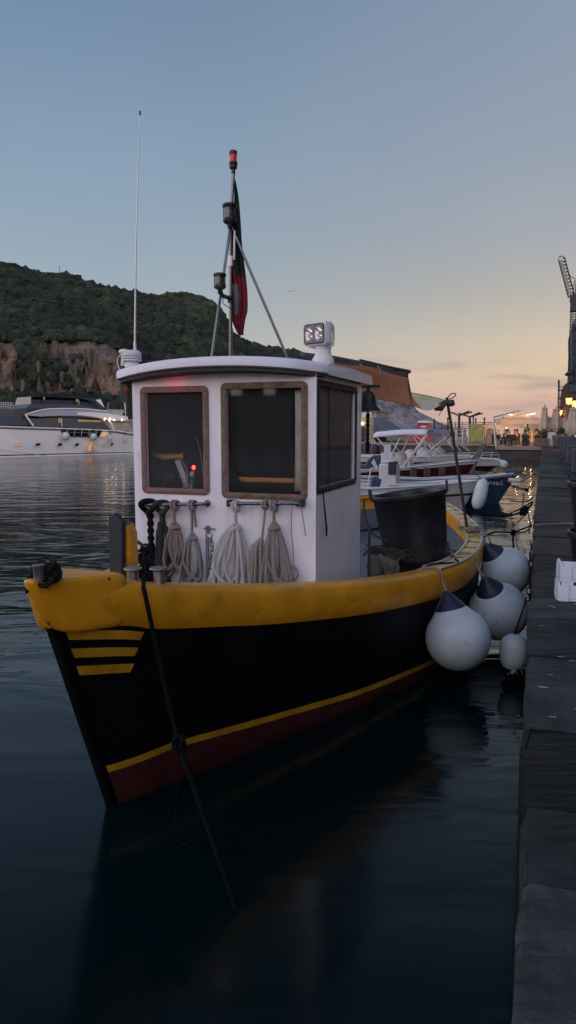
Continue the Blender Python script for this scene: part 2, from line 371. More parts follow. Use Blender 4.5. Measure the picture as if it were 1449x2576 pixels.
cam.sensor_fit = 'VERTICAL'; cam.sensor_height = 36.; cam.lens = 36*F/2576; cam.clip_end = 8000; cam.clip_start = .05
SC.view_settings.view_transform = 'Standard'; SC.view_settings.look = 'None'; SC.view_settings.exposure = 0; SC.view_settings.gamma = 1
# ------------------------------------------------------------------ water
def build_water():
    m = bpy.data.materials.new('harbour_water'); m.use_nodes = True; nt = m.node_tree; N = nt.nodes; L = nt.links
    b = N['Principled BSDF']; b.inputs['Base Color'].default_value = (.0005, .0068, .0072, 1); b.inputs['Roughness'].default_value = .05
    b.inputs['IOR'].default_value = 1.33; b.inputs['Specular IOR Level'].default_value = .52
    tc = N.new('ShaderNodeTexCoord')
    def noise(sc, rot, det, dist=0.):
        mp = N.new('ShaderNodeMapping'); mp.inputs['Rotation'].default_value = (0, 0, rot); mp.inputs['Scale'].default_value = sc
        L.new(tc.outputs['Object'], mp.inputs[0]); n = N.new('ShaderNodeTexNoise'); n.inputs['Scale'].default_value = 1; n.inputs['Detail'].default_value = det
        n.inputs['Distortion'].default_value = dist; L.new(mp.outputs[0], n.inputs['Vector']); return n.outputs['Fac']
    a = noise((.55, 1.3, 1), R(14), 2, .6); c = noise((2.2, 6.5, 1), R(-10), 3, .8); d = noise((.12, .16, 1), 0, 2)
    def mth(op, p, q):
        n = N.new('ShaderNodeMath'); n.operation = op
        for i, z in enumerate((p, q)):
            if isinstance(z, (int, float)): n.inputs[i].default_value = z
            else: L.new(z, n.inputs[i])
        return n.outputs[0]
    vd = N.new('ShaderNodeVectorMath'); vd.operation = 'DISTANCE'; vd.inputs[1].default_value = (-1.6, 2.6, 0); L.new(tc.outputs['Object'], vd.inputs[0])
    calm = N.new('ShaderNodeMapRange'); calm.interpolation_type = 'SMOOTHSTEP'; calm.inputs[1].default_value = 2.5; calm.inputs[2].default_value = 5.0; L.new(vd.outputs['Value'], calm.inputs[0]); calm = calm.outputs[0]
    mr = N.new('ShaderNodeMapRange'); mr.inputs[1].default_value = .35; mr.inputs[2].default_value = .65; mr.inputs[3].default_value = .35; mr.inputs[4].default_value = 1.2; L.new(d, mr.inputs[0])
    h = mth('ADD', mth('MULTIPLY', a, mth('ADD', .014, mth('MULTIPLY', calm, .026))), mth('MULTIPLY', mth('MULTIPLY', c, mr.outputs[0]), mth('ADD', .0012, mth('MULTIPLY', calm, .006))))
    L.new(mth('SUBTRACT', .15, mth('MULTIPLY', calm, .11)), b.inputs['Roughness'])
    bp = N.new('ShaderNodeBump'); bp.inputs['Distance'].default_value = 1.; bp.inputs['Strength'].default_value = 1.; L.new(h, bp.inputs['Height']); L.new(bp.outputs[0], b.inputs['Normal'])
    mb = MB(); mb.add([(-3000, -400, 0), (3000, -400, 0), (3000, 5000, 0), (-3000, 5000, 0)], [(0, 1, 2, 3)])
    o = mb.build('water', m); tag(o, 'dark teal rippled harbour water around the boats', kind='structure')
build_water()
# ------------------------------------------------------------------ quay
QE = -.05
def build_quay():
  stones = []
  for nm, ca, cb in (('quay_stone', (.024, .027, .026), (.008, .010, .010)), ('pale_quay_stone', (.045, .051, .050), (.018, .022, .022)), ('dark_quay_stone', (.008, .009, .009), (.003, .004, .004))):
    stone = mat(nm, ca, .62, 0, .4, 2.2, .012, 22, spec=.22, col2=cb, cth=(.40, .62), cs=3.2); stones.append(stone)
    nt = stone.node_tree; N = nt.nodes; L = nt.links; b = N['Principled BSDF']
    mp = N.new('ShaderNodeMapping'); mp.inputs['Rotation'].default_value = (0, 0, TH); mp.inputs['Scale'].default_value = (2.5, 14, 8); tc = N.new('ShaderNodeTexCoord')
    L.new(tc.outputs['Object'], mp.inputs[0]); n = N.new('ShaderNodeTexNoise'); n.inputs['Scale'].default_value = 1.2; n.inputs['Detail'].default_value = 5; L.new(mp.outputs[0], n.inputs[0])
    old = [l for l in L if l.to_socket == b.inputs['Normal']][0].from_node
    bp = N.new('ShaderNodeBump'); bp.inputs['Distance'].default_value = .05; L.new(n.outputs['Fac'], bp.inputs['Height']); L.new(old.outputs[0], bp.inputs['Normal']); L.new(bp.outputs[0], b.inputs['Normal'])
  if True:
    mb = MB()
    js = [-6, -4.9, -3.7, -2.6, -1.4, -.2, .9, 2.35, 2.87, 3.65, 4.85, 5.85, 6.6]
    tones = {.9: 1, 2.35: 0, 2.87: 2, 3.65: 1, 4.85: 0}
    while js[-1] < 59: js.append(js[-1]+random.choice([.8, 1., 1.25, 1.5]))
    for a, c in zip(js, js[1:]):
        c = min(c, 59.3)
        if c-a < .1: continue
        e = interp([(-6, .02), (1.7, -.018), (3.3, -.032), (5, -.048), (7, -.060), (12.6, -.088), (27, -.097), (59, -.10)], (a+c)/2)+random.uniform(-.012, .012); top = 1.05+random.uniform(-.010, .010); w = .78+random.uniform(-.03, .03)
        g = .008; rr = .020
        # rounded outer arris, slightly worn corners
        prof = [(e, -1.5), (e+.0, top-.30), (e-.004, top-rr)]+[(e+rr-rr*math.cos(q)*1., top-rr+rr*math.sin(q)) for q in (R(30), R(60), R(90))]+[(e+.25, top+.006), (w*.6, top+.002), (w, top-.004), (w, -1.5)]
        rows = []
        ns = max(3, int((c-a)/.22))
        for i in range(ns+1):
            s = lerp(a+g, c-g, i/ns); endk = .016 if i in (0, ns) else 0
            rows.append([ST(s, t+(endk if k < 5 else 0)+(random.uniform(-.008, .008) if 1 < k < 5 else 0), z-(endk*.5 if k > 1 and k < len(prof)-1 else 0)+(random.uniform(-.005, .005) if 2 < k < 9 else 0)) for k, (t, z) in enumerate(prof)])
        tn = tones.get(a, random.choice([0, 0, 1, 1, 2]) if a > 5.8 else 0)
        mb.grid(rows, mi=tn)
        n0 = len(prof); base = len(mb.v)-len(rows)*n0
        mb.f.append(tuple(base+k for k in range(n0))); mb.m.append(0)
        mb.f.append(tuple(base+(len(rows)-1)*n0+k for k in range(n0))[::-1]); mb.m.append(0)
    # promenade paving behind the coping
    mb.hexa([ST(-60, .80, -1.5), ST(-60, 40, -1.5), ST(59.3, 40, -1.5), ST(59.3, .80, -1.5)], [ST(-60, .80, 1.03), ST(-60, 40, 1.03), ST(59.3, 40, 1.03), ST(59.3, .80, 1.03)])
    mb.hexa([ST(-60, -60, -1.5), ST(-60, .79, -1.5), ST(-6.1, .79, -1.5), ST(-6.1, -60, -1.5)], [ST(-60, -60, 1.02), ST(-60, .79, 1.02), ST(-6.1, .79, 1.02), ST(-6.1, -60, 1.02)])
    o = mb.build('quay', stones, ang=30); tag(o, 'dark worn stone quay with rounded coping running to the restaurant', kind='structure')
    # far pier carrying the restaurant, and the farther jetty on the left
    mb = MB()
    A = at_z(1246, 1157, 0); s0, t0 = to_st(A)
    mb.hexa([ST(59.35, t0, -1.5), ST(59.35, 40, -1.5), ST(140, 60, -1.5), ST(140, t0, -1.5)], [ST(59.35, t0, 1.0), ST(59.35, 40, 1.0), ST(140, 60, 1.0), ST(140, t0, 1.0)], 0)
    mb.hexa([ST(59.2, t0-.1, .78), ST(59.2, QE, .78), ST(60.0, QE, .78), ST(60.0, t0-.1, .78)], [ST(59.2, t0-.1, 1.04), ST(59.2, QE, 1.04), ST(60.0, QE, 1.04), ST(60.0, t0-.1, 1.04)], 1)
    mb.hexa([ST(60.0, t0, 1.0), ST(60.0, 40, 1.0), ST(139, 60, 1.0), ST(139, t0, 1.0)], [ST(60.0, t0, 1.05), ST(60.0, 40, 1.05), ST(139, 60, 1.05), ST(139, t0, 1.05)], 1)
    o = mb.build('pier', [M['stonewall'], M['piertop']], flat=True); tag(o, 'stone pier under the restaurant terrace at the quay end', kind='structure')
    mb = MB()
    mb.hexa([ST(66, -60, -1.5), ST(66, t0-.15, -1.5), ST(120, t0-.15, -1.5), ST(120, -60, -1.5)], [ST(66, -60, .9), ST(66, t0-.15, .9), ST(120, t0-.15, .9), ST(120, -60, .9)], 0)
    mb.hexa([ST(65.9, -60, .9), ST(65.9, t0-.15, .9), ST(120, t0-.15, .9), ST(120, -60, .9)], [ST(65.9, -60, 1.1), ST(65.9, t0-.15, 1.1), ST(120, t0-.15, 1.1), ST(120, -60, 1.1)], 1)
    mb.hexa([ST(80, -60, 1.1), ST(80, t0-9, 1.1), ST(81, t0-9, 1.1), ST(81, -60, 1.1)], [ST(80, -60, 1.9), ST(80, t0-9, 1.9), ST(81, t0-9, 1.9), ST(81, -60, 1.9)], 2)
    o = mb.build('jetty', [M['stonewall'], M['piertop'], M['concrete']], flat=True); tag(o, 'low stone jetty beyond the moored small boats', kind='structure')
build_quay()
# ------------------------------------------------------------------ hills
def vnoise(x, y, seed=0):
    xi = np.floor(x).astype(int); yi = np.floor(y).astype(int); xf = x-xi; yf = y-yi
    def h(a, b):
        n = (a*374761393+b*668265263+seed*1442695041) & 0x7fffffff
        n = ((n ^ (n >> 13))*1274126177) & 0x7fffffff
        return ((n ^ (n >> 16)) & 0xffff)/65535.
    u = xf*xf*(3-2*xf); v = yf*yf*(3-2*yf)
    return (h(xi, yi)*(1-u)+h(xi+1, yi)*u)*(1-v)+(h(xi, yi+1)*(1-u)+h(xi+1, yi+1)*u)*v
def fbm(x, y, o=4, seed=0):
    r = 0; a = .5
    for i in range(o): r = r+a*(vnoise(x*2**i, y*2**i, seed+i)-.5)*2; a *= .5
    return r
def mesh_np(name, V, Fc, mats, smooth=True, mi=None):
    me = bpy.data.meshes.new(name); k = Fc.shape[1]
    me.vertices.add(len(V)); me.vertices.foreach_set('co', V.astype(np.float32).ravel())
    me.loops.add(Fc.size); me.loops.foreach_set('vertex_index', Fc.astype(np.int32).ravel())
    me.polygons.add(len(Fc)); me.polygons.foreach_set('loop_start', np.arange(0, Fc.size, k, dtype=np.int32))
    for m in mats: me.materials.append(m)
    if mi is not None: me.polygons.foreach_set('material_index', mi.astype(np.int32))
    me.polygons.foreach_set('use_smooth', np.full(len(Fc), smooth)); me.update(calc_edges=True)
    o = bpy.data.objects.new(name, me); COL.objects.link(o); return o
def ray_az(px): return math.atan((px-724.5)/F/CP)
RID = [(-700, 600), (-300, 640), (0, 667), (60, 674), (150, 688), (190, 693), (240, 718), (310, 738), (400, 751), (450, 748), (480, 753), (530, 768), (560, 793), (588, 850), (620, 872), (700, 888), (740, 899), (800, 918), (900, 962), (960, 1010), (1000, 1070)]
def hill_mat():
    m = mat('wooded_slope', (.022, .028, .012), .95, 0, .4, .08, .5, .6)
    return m
def rock_mat(name, c1, c2, c3):
    m = mat(name, c1, .95, 0, .25, .25, 1.2, .35, col2=c2, cth=(.42, .6), cs=.12)
    nt = m.node_tree; N = nt.nodes; L = nt.links; b = N['Principled BSDF']
    tc = N.new('ShaderNodeTexCoord'); vo = N.new('ShaderNodeTexVoronoi'); vo.feature = 'DISTANCE_TO_EDGE'; mp = N.new('ShaderNodeMapping'); mp.inputs['Scale'].default_value = (.20, .20, .13)
    nz = N.new('ShaderNodeTexNoise'); nz.inputs['Scale'].default_value = .5; nz.inputs['Detail'].default_value = 5
    L.new(tc.outputs['Object'], nz.inputs['Vector']); mxv = N.new('ShaderNodeMix'); mxv.data_type = 'RGBA'; mxv.blend_type = 'ADD'; mxv.inputs[0].default_value = 2.
    L.new(tc.outputs['Object'], mxv.inputs[6]); L.new(nz.outputs['Color'], mxv.inputs[7]); L.new(mxv.outputs[2], mp.inputs[0]); L.new(mp.outputs[0], vo.inputs['Vector'])
    mr = N.new('ShaderNodeMapRange'); mr.inputs[1].default_value = 0; mr.inputs[2].default_value = .05; L.new(vo.outputs['Distance'], mr.inputs[0])
    mx = N.new('ShaderNodeMix'); mx.data_type = 'RGBA'; L.new(mr.outputs[0], mx.inputs[0]); mx.inputs[6].default_value = (*c3, 1)
    src = [l for l in L if l.to_socket == b.inputs['Base Color']][0].from_socket; L.new(src, mx.inputs[7]); L.new(mx.outputs[2], b.inputs['Base Color'])
    return m
def build_hills():
    na, nr = 260, 90
    a0, a1 = ray_az(-700), ray_az(1010)
    px = np.linspace(-700, 1010, na); azs = np.array([ray_az(p) for p in px])
    ry = np.interp(px, [p for p, _ in RID], [q for _, q in RID])
    shore = 150+0*px; ridge = 250+0.*px
    cosz = np.cos(azs)
    Zr = np.array([HC+at_d(p, q, 1.)[2]-HC for p, q in zip(px, ry)])
    zr = np.array([(ray(p, q)[2]/math.hypot(ray(p, q)[0], ray(p, q)[1])) for p, q in zip(px, ry)])*ridge+HC   # ridge heights at that range
    cl = np.interp(px, [-700, -100, 0, 60, 85, 105, 200, 250, 300, 340], [1, 1, 1, 1, .9, 1, 1, .9, .8, 0])       # cliff strength
    def height(pxv, r, jit=True):
        zr_ = np.interp(pxv, px, zr); c_ = np.interp(pxv, px, cl)
        az = np.interp(pxv, px, azs); X = r*np.sin(az); Y = r*np.cos(az)
        k = (r-150)/100.
        slope = zr_*(np.clip(k, 0, 1)**.95)
        # cliff: bench then wall
        wall = np.interp(k, [0, .10, .17, .19, .24, .30, 1.0], [0, 5.5, 9.5, 16, 20, 23, 0])
        z1 = np.where(k < .30, wall, lerp(23, zr_, np.clip((k-.30)/.70, 0, 1)**.9))
        z = slope*(1-c_)+z1*c_
        z = np.where(k > 1, zr_-(k-1)*55, z)
        n = (fbm(X/26., Y/26., 4, 11)*5.5+fbm(X/7., Y/7., 3, 17)*1.6)*np.clip(k*3, 0, 1)*np.clip((1.05-k)*5, 0.12, 1)
        return X, Y, z+n, c_, k
    # radial samples, dense at the wall
    rr = np.concatenate([np.linspace(148, 164, 10), np.linspace(164.5, 182, 34), np.linspace(184, 330, 56)])
    G = np.zeros((len(rr), na, 3)); cm = np.zeros((len(rr), na)); kk = np.zeros((len(rr), na))
    for i, r in enumerate(rr):
        X, Y, z, c, k = height(px, np.full(na, r)); rough = fbm(px/14., z/4.+r*.02, 5, 21)
        wl = (k > .15) & (k < .31)
        G[i, :, 0] = X+np.where(wl, rough*5.5*c, 0)*np.sin(azs); G[i, :, 1] = Y+np.where(wl, rough*5.5*c, 0)*np.cos(azs); G[i, :, 2] = z
        cm[i] = c; kk[i] = k
    G[0, :, 2] = -3
    idx = np.arange(len(rr)*na).reshape(len(rr), na)
    Fc = np.stack([idx[:-1, :-1], idx[:-1, 1:], idx[1:, 1:], idx[1:, :-1]], -1).reshape(-1, 4)
    mi = ((kk > .165) & (kk < .285) & (cm > .3))[:-1, :-1].reshape(-1).astype(int)
    rock = rock_mat('brown_cliff_rock', (.17, .105, .066), (.09, .072, .056), (.03, .024, .02))
    o = mesh_np('hill', G.reshape(-1, 3), Fc, [hill_mat(), rock], False, mi); tag(o, 'wooded hill with a reddish brown cliff at its foot', kind='structure')
    # crowns
    bm = bmesh.new(); bmesh.ops.create_icosphere(bm, subdivisions=1, radius=1.)
    bv = np.array([v.co[:] for v in bm.verts]); bf = np.array([[v.index for v in f.verts] for f in bm.faces]); bm.free()
    rng = np.random.default_rng(4); variants = []
    for q in range(8):
        d = 1+rng.uniform(-.34, .34, len(bv)); vv = bv*d[:, None]; vv[:, 2] *= .8; variants.append(vv)
    cnt = 30000; pxs = rng.uniform(-120, 985, cnt); ks = rng.uniform(0.01, 1.03, cnt)**.85; r = 150+ks*100
    X, Y, Z, c, k = height(pxs, r); scr = fbm(pxs/55., Z/7., 3, 61)+.35*np.exp(-((pxs-85)/22.)**2)*2-.0+.25*np.clip((14-Z)/5., 0, 1); keep = ~((k > .15) & (k < .29) & (c > .35) & ((scr < .42) | (rng.uniform(0, 1, cnt) < .25))); keep &= Z > .8
    # some scrub clings to the wall
    X, Y, Z, k, pxs = X[keep], Y[keep], Z[keep], k[keep], pxs[keep]; n = len(X)
    size = rng.uniform(.55, 1.5, n)*(1+.6*(rng.uniform(0, 1, n) < .08)); size *= np.where(k > .9, .8, 1)*np.where(k<.15, .75, 1)
    V = []; FF = []; MI = []; nv = len(bv)
    tone = fbm(X/14., Y/14., 3, 31)+rng.uniform(-.35, .35, n)
    for i in range(n):
        a = rng.uniform(0, 6.28); ca, sa = math.cos(a), math.sin(a); v = variants[rng.integers(8)]
        w = np.empty_like(v); w[:, 0] = v[:, 0]*ca-v[:, 1]*sa; w[:, 1] = v[:, 0]*sa+v[:, 1]*ca; w[:, 2] = v[:, 2]*rng.uniform(.8, 1.15)
        V.append(w*size[i]+np.array([X[i], Y[i], Z[i]+size[i]*.35])); FF.append(bf+i*nv); MI.append(np.full(len(bf), 0 if tone[i] < -.15 else (1 if tone[i] < .3 else 2)))
    gm = [mat('dark_foliage', (.009, .013, .007), .95, 0, .5, .5), mat('green_foliage', (.016, .023, .010), .95, 0, .5, .5), mat('olive_foliage', (.030, .038, .016), .95, 0, .5, .5)]
    o = mesh_np('woodland', np.concatenate(V), np.concatenate(FF), gm, False, np.concatenate(MI)); tag(o, 'dense dark green trees and scrub covering the hillside', 'woodland', kind='stuff')
    # rocky headland behind the small boats
    RI2 = [(740, 915), (850, 950), (930, 982), (1000, 1010), (1035, 1030), (1060, 1042), (1090, 1056), (1112, 1068), (1135, 1078)]
    na = 150; px2 = np.linspace(740, 1135, na); rid = 190.
    zr2 = np.array([(ray(p, q)[2]/math.hypot(ray(p, q)[0], ray(p, q)[1])) for p, q in zip(px2, np.interp(px2, [p for p, _ in RI2], [q for _, q in RI2]))])*rid+HC
    az2 = np.array([ray_az(p) for p in px2]); rr = np.linspace(150, 215, 80); G = np.zeros((80, na, 3))
    for i, r in enumerate(rr):
        k = (r-150)/40.; X = r*np.sin(az2); Y = r*np.cos(az2)
        z = zr2*(np.clip(k, 0, 1)**.8) if k <= 1 else zr2-(k-1)*20
        rg = (np.abs(fbm(X/9., Y/9., 5, 41))*-5.+1.4)+(fbm(X/3.+Y/5., Y/2.5, 3, 47)*1.3)
        G[i, :, 0] = X; G[i, :, 1] = Y; G[i, :, 2] = z+rg*np.clip(k*2, 0, 1)*np.clip(zr2/8, .1, 1)*(.35 if abs(k-1) < .08 else 1)
    G[0, :, 2] = -2; idx = np.arange(80*na).reshape(80, na); Fc = np.stack([idx[:-1, :-1], idx[:-1, 1:], idx[1:, 1:], idx[1:, :-1]], -1).reshape(-1, 4)
    rock2 = rock_mat('grey_headland_rock', (.26, .24, .24), (.07, .072, .07), (.02, .02, .022))
    o = mesh_np('headland', G.reshape(-1, 3), Fc, [rock2], False); tag(o, 'grey rocky headland sloping to the sea', kind='structure')
build_hills()
# ------------------------------------------------------------------ foreground fishing boat
C0 = ST(3.18, -2.67, 0.)
def BL(x, y, z): return ST(3.18+y, -2.67+x, z)                 # boat frame -> world
def toB(p): s, t = to_st(p); return Vector((t+2.67, s-3.18, p[2]))
def pB(px, py, y): return toB(at_s(px, py, 3.18+y))            # pixel on the boat's cross plane y -> boat frame
def loft_hull(G, W, zw=0., lev=(-.35, -.12, 0, .12, .3, .5, .7, .86, 1.), n=6, bulge=.0):
    g = spline(G, n); w = spline(W, n)                         # G, W: (y, hb, z) / (y, hb, z)
    def pt(i, k, side):
        a, b = w[i], g[i]; sh = 1.0 if k >= 0 else max(0, 1+k*1.6)
        return Vector((side*max(0, lerp(a[1], b[1], k)*sh+bulge*math.sin(math.pi*min(max(k, 0), 1))), lerp(a[0], b[0], k), lerp(a[2], b[2], k)))
    return g, w, pt
GU = [(.02,.015,1.70),(.5,.22,1.61),(.81,.35,1.52),(1.32,.56,1.42),(1.82,.80,1.33),(2.68,1.21,1.215),(3.4,1.50,1.145),(4.2,1.75,1.085),(5.1,1.92,1.055),(6.3,1.95,1.065),(7.4,1.79,1.10),(8.6,1.46,1.15),(9.6,1.05,1.20),(10.25,.58,1.24),(10.5,.0,1.26)]
WL = [(.71,.012,0),(.88,.125,0),(1.12,.25,0),(1.50,.46,0),(1.98,.71,0),(2.75,1.13,0),(3.45,1.42,0),(4.2,1.68,0),(5.1,1.85,0),(6.3,1.86,0),(7.4,1.66,0),(8.5,1.28,0),(9.4,.84,0),(10.0,.38,0),(10.2,.0,0)]
boat = thing('fishing_boat', 'black and yellow wooden fishing boat with white wheelhouse moored beside the quay', 'fishing boat', C0, -TH)
def build_hull():
    GB = [(y+(.15 if i == 0 else 0), hb, z-.275+(-.02 if i == 0 else 0)) for i, (y, hb, z) in enumerate(GU)]
    n = 6
    g = spline(GB, n); w = spline(WL, n); st = len(g)
    # height of the yellow line above water
    def zs(y): return interp([(0, .30), (.7, .33), (1.06, .345), (1.87, .275), (2.77, .215), (4.3, .135), (7, .12), (10.5, .2)], y)
    rows = []
    for i in range(st):
        a, b = w[i], g[i]; sz = zs(lerp(a[0], b[0], .25)); ks = sz/b[2]; kd = .055/b[2]
        lv = [-.30, -.14, 0, ks*.5, ks-kd, ks, lerp(ks, 1, .2), lerp(ks, 1, .45), lerp(ks, 1, .7), lerp(ks, 1, .88), 1.]
        row = []
        for k in lv:
            sh = 1 if k >= 0 else max(0, 1+k*1.8)
            row.append((lerp(a[0], b[0], k), max(0, lerp(a[1], b[1], k)*sh+(.02*math.sin(math.pi*k) if k > 0 else 0)*min(1, b[1]*2)), lerp(a[2], b[2], k)))
        rows.append(row)
    full = [[Vector((p[1], p[0], p[2])) for p in r] for r in rows]+[[Vector((-p[1], p[0], p[2])) for p in r] for r in rows[::-1]]
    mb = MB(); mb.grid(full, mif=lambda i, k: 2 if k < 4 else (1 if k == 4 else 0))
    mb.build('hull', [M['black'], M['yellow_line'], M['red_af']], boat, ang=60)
    # hull side position for decoration: param along (float index), level 0..1 between line and gunwale
    def side(i, k, off=.004):
        i0 = int(i); f = i-i0; a = w[i0].lerp(w[min(i0+1, st-1)], f); b = g[i0].lerp(g[min(i0+1, st-1)], f)
        kk = k; hb = lerp(a[1], b[1], kk)+.02*math.sin(math.pi*kk)*min(1, b[1]*2)
        return Vector((hb+off, lerp(a[0], b[0], kk)-off*.6, lerp(a[2], b[2], kk)))
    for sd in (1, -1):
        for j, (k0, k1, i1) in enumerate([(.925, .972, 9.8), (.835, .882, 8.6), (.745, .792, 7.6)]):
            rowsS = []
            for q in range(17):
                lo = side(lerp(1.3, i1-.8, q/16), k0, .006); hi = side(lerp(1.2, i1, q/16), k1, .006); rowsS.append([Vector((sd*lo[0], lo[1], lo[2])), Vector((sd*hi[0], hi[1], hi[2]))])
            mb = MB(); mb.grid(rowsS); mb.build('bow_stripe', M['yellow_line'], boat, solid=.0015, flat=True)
    # gunwale: one swept band round the whole boat
    gp = spline(GU, n); m = len(gp); pts = [(Vector((p[1], p[0], p[2])), 1) for p in gp]+[(Vector((-p[1], p[0], p[2])), -1) for p in gp[::-1][1:]]
    P = [p for p, _ in pts]; tot = len(P); rows = []; inner = []; outer = []
    def nrm(i):
        a = P[max(i-1, 0)]; b = P[min(i+1, tot-1)]; t = (b-a); t.z = 0; t.normalize(); return Vector((t.y, -t.x, 0))
    for i in range(tot):
        N_ = nrm(i); p = P[i]; y = p.y; hbx = abs(p.x)
        wcap = min(.17, max(.02, hbx*.8)) if y < 5 else .17
        hh = .275; tb = .0
        sec = [(-wcap, 0), (-wcap+.012, .010), (-.03, .012), (.012, -.004), (.034, -.035), (.044, -.10), (.040, -.19), (.022, -.245), (.0, -.285), (-.05, -.285), (-.055, -.12), (-wcap+.03, -.06), (-wcap, -.05)]
        rows.append([p+N_*o+Vector((0, 0, z)) for o, z in sec])
        inner.append(p+N_*(-wcap)+Vector((0, 0, .008))); outer.append(p+N_*.012+Vector((0, 0, .006)))
    gi = [i for i in range(tot) if P[i].y > .26]
    mb = MB(); mb.grid([rows[i] for i in gi], closed=True); mb.build('gunwale', M['yellow'], boat, ang=55)
    # lighter working cap with trims round the stern half
    ia = [i for i in range(tot) if P[i].y > 4.05]
    mb = MB(); mb.grid([[inner[i]+Vector((0, 0, .012)), outer[i]+Vector((0, 0, .014))] for i in ia]); cap = mb.build('gunwale_cap', M['yellow_cap'], boat, solid=.008)
    for arr, nm in ((inner, 'trim'), (outer, 'trim')):
        mb = MB(); mb.tube([arr[i]+Vector((0, 0, .018)) for i in ia], .014, 8); mb.build('trim', M['alu'], boat)
    acc = 0; mb = MB()
    for i in ia[1:]:
        acc += (P[i]-P[i-1]).length
        if acc > .30:
            acc = 0; a, b = inner[i]+Vector((0, 0, .020)), outer[i]+Vector((0, 0, .020)); MB().tube([a, b], .005, 4).build('seam', M['rope_char'], cap)
    # inner bulwark, deck
    ins = []
    for i in range(tot):
        N_ = nrm(i); p = P[i]; ins.append(p-N_*min(.10, abs(p.x)*.7))
    mb = MB(); mb.grid([[q+Vector((0, 0, -.06)), Vector((q.x*.985, q.y+.17*max(0, 1-q.y/2.2), q.z-.26)), Vector((q.x*.96, q.y+.50*max(0, 1-q.y/2.2), .55))] for q in ins], mif=lambda i, k: 0 if k == 0 else 1)
    mb.build('bulwark', [M['yellow'], M['inner']], boat, ang=60)
    mb = MB(); half = [(q.x*.93, q.y+.46*max(0, 1-q.y/2.2)) for q in ins[:m]]
    mb.grid([[Vector((-x, y, .55+.25*max(0, 1-y/2.6)**1)), Vector((0, y, .575+.25*max(0, 1-y/2.6))), Vector((x, y, .55+.25*max(0, 1-y/2.6)))] for x, y in half]); mb.build('deck', M['deck'], boat)
    mb = MB()      # hatch and plank seams on the after deck
    mb.bx(.95, 1.55, 4.35, 4.95, .575, .63); mb.build('hatch', M['inner'], boat, bev=.01)
    mb = MB(); mb.box((1.15, 4.2, .70), (.9, .06, .07)); mb.box((1.05, 4.75, .69), (.06, 1.1, .06)); mb.box((1.35, 5.25, .68), (.9, .05, .05)); mb.build('deck_beam', M['rubber'], boat, bev=.006)
    # stem timber
    mb = MB(); rail = [Vector((0, lerp(.71, .165, k)-.018, lerp(0, 1.405, k))) for k in (-.2, 0, .2, .4, .6, .8, 1)]
    mb.grid([[p+Vector((-.035, .05, 0)), p+Vector((-.025, -.012, 0)), p+Vector((.025, -.012, 0)), p+Vector((.035, .05, 0))] for p in rail], mif=lambda i, k: 0)
    mb.build('stem', M['black'], boat, bev=.004)
    # bow block
    def outline(off, back):
        r = []
        for y in [back, back*.8, back*.6, back*.4, back*.22, back*.08]:
            hbv = interp([(p[0], p[1]) for p in GU], y)+off-.022*max(0, (y/back-.55)/.45)*(off > 0); r.append((hbv, y))
        return r
    lay = [(-.295, -.02, .20, .56), (-.29, .03, .175, .60), (-.26, .046, .155, .62), (-.15, .050, .09, .63), (-.02, .050, .02, .63), (.030, .048, .0, .62), (.044, .036, .0, .60), (.050, .0, .03, .56)]
    rowsB = []
    for dz, off, tip, back in lay:
        o = outline(off, back); right = [Vector((x, max(y, tip+.04*abs(x)), interp([(0, 1.66), (.25, 1.635), (.45, 1.615), (.65, 1.60)], y)+dz)) for x, y in o]
        tipp = [Vector((off*.6+.012, tip-.015, 1.66+dz)), Vector((0, tip-.028, 1.66+dz)), Vector((-off*.6-.012, tip-.015, 1.66+dz))]
        left = [Vector((-p.x, p.y, p.z)) for p in right[::-1]]; rowsB.append(right+tipp+left)
    mb = MB(); mb.grid(rowsB, closed=True); n0 = len(rowsB[0]); base = 0
    mb.f.append(tuple(range(n0))[::-1]); mb.m.append(0); b2 = (len(rowsB)-1)*n0; mb.f.append(tuple(b2+k for k in range(n0))); mb.m.append(0)
    o = mb.build('bow_cap', mat('chipped_bow_paint', (.62, .27, .008), .4, 0, .12, 3, .004, 12, col2=(.10, .045, .02), cth=(.635, .65), cs=6.5, coat=.2), boat, sub=1, ang=80)
    # bow roller with pins
    c = pB(92, 1447, -.02); mb = MB(); mb.lathe(c+Vector((0, .02, -.03)), [(.03, 0), (.032, .07), (.036, .075), (.036, .085)], 14, 0, Euler((0, 0, 0)).to_matrix()); mb.build('bow_pin', M['dull_steel'], boat)
    # mooring bitts on a plate
    q = pB(366, 1478, .88); pl = MB(); pl.box((q.x, q.y, q.z+.012), (.33, .13, .014), R(-4)); bt = pl.build('bitt_plate', M['dull_steel'], boat, bev=.003)
    for px in (335, 400):
        q = pB(px, 1474, .88); mb = MB(); mb.lathe((q.x, q.y, q.z+.012), [(.042, 0), (.036, .02), (.035, .095), (.058, .10), (.062, .106), (.058, .113), (.02, .116)], 22); mb.build('mooring_bitt', M['dull_steel'], boat)
    # tall black post by the far rail with yellow timber behind
    y0 = 1.72; a, b = pB(296, 1440, y0), pB(293, 1296, y0); mb = MB()
    w_ = .058
    mb.prism([(a.x-w_, y0-.03, a.z-.1), (a.x+w_, y0-.03, a.z-.1), (b.x+w_+.01, y0-.03, b.z-.05), (b.x-.01, y0-.03, b.z+.015), (b.x-w_-.005, y0-.03, b.z-.02)], (0, .07, 0)); mb.build('bow_post', M['rubber'], boat, bev=.008)
    mb = MB(); mb.prism([(a.x+w_-.01, y0+.03, a.z-.1), (a.x+w_+.05, y0+.03, a.z-.1), (a.x+w_+.045, y0+.03, b.z-.15), (b.x+w_+.0, y0+.03, b.z-.08)], (0, .12, 0)); mb.build('post_brace', M['yellow'], boat, bev=.005)
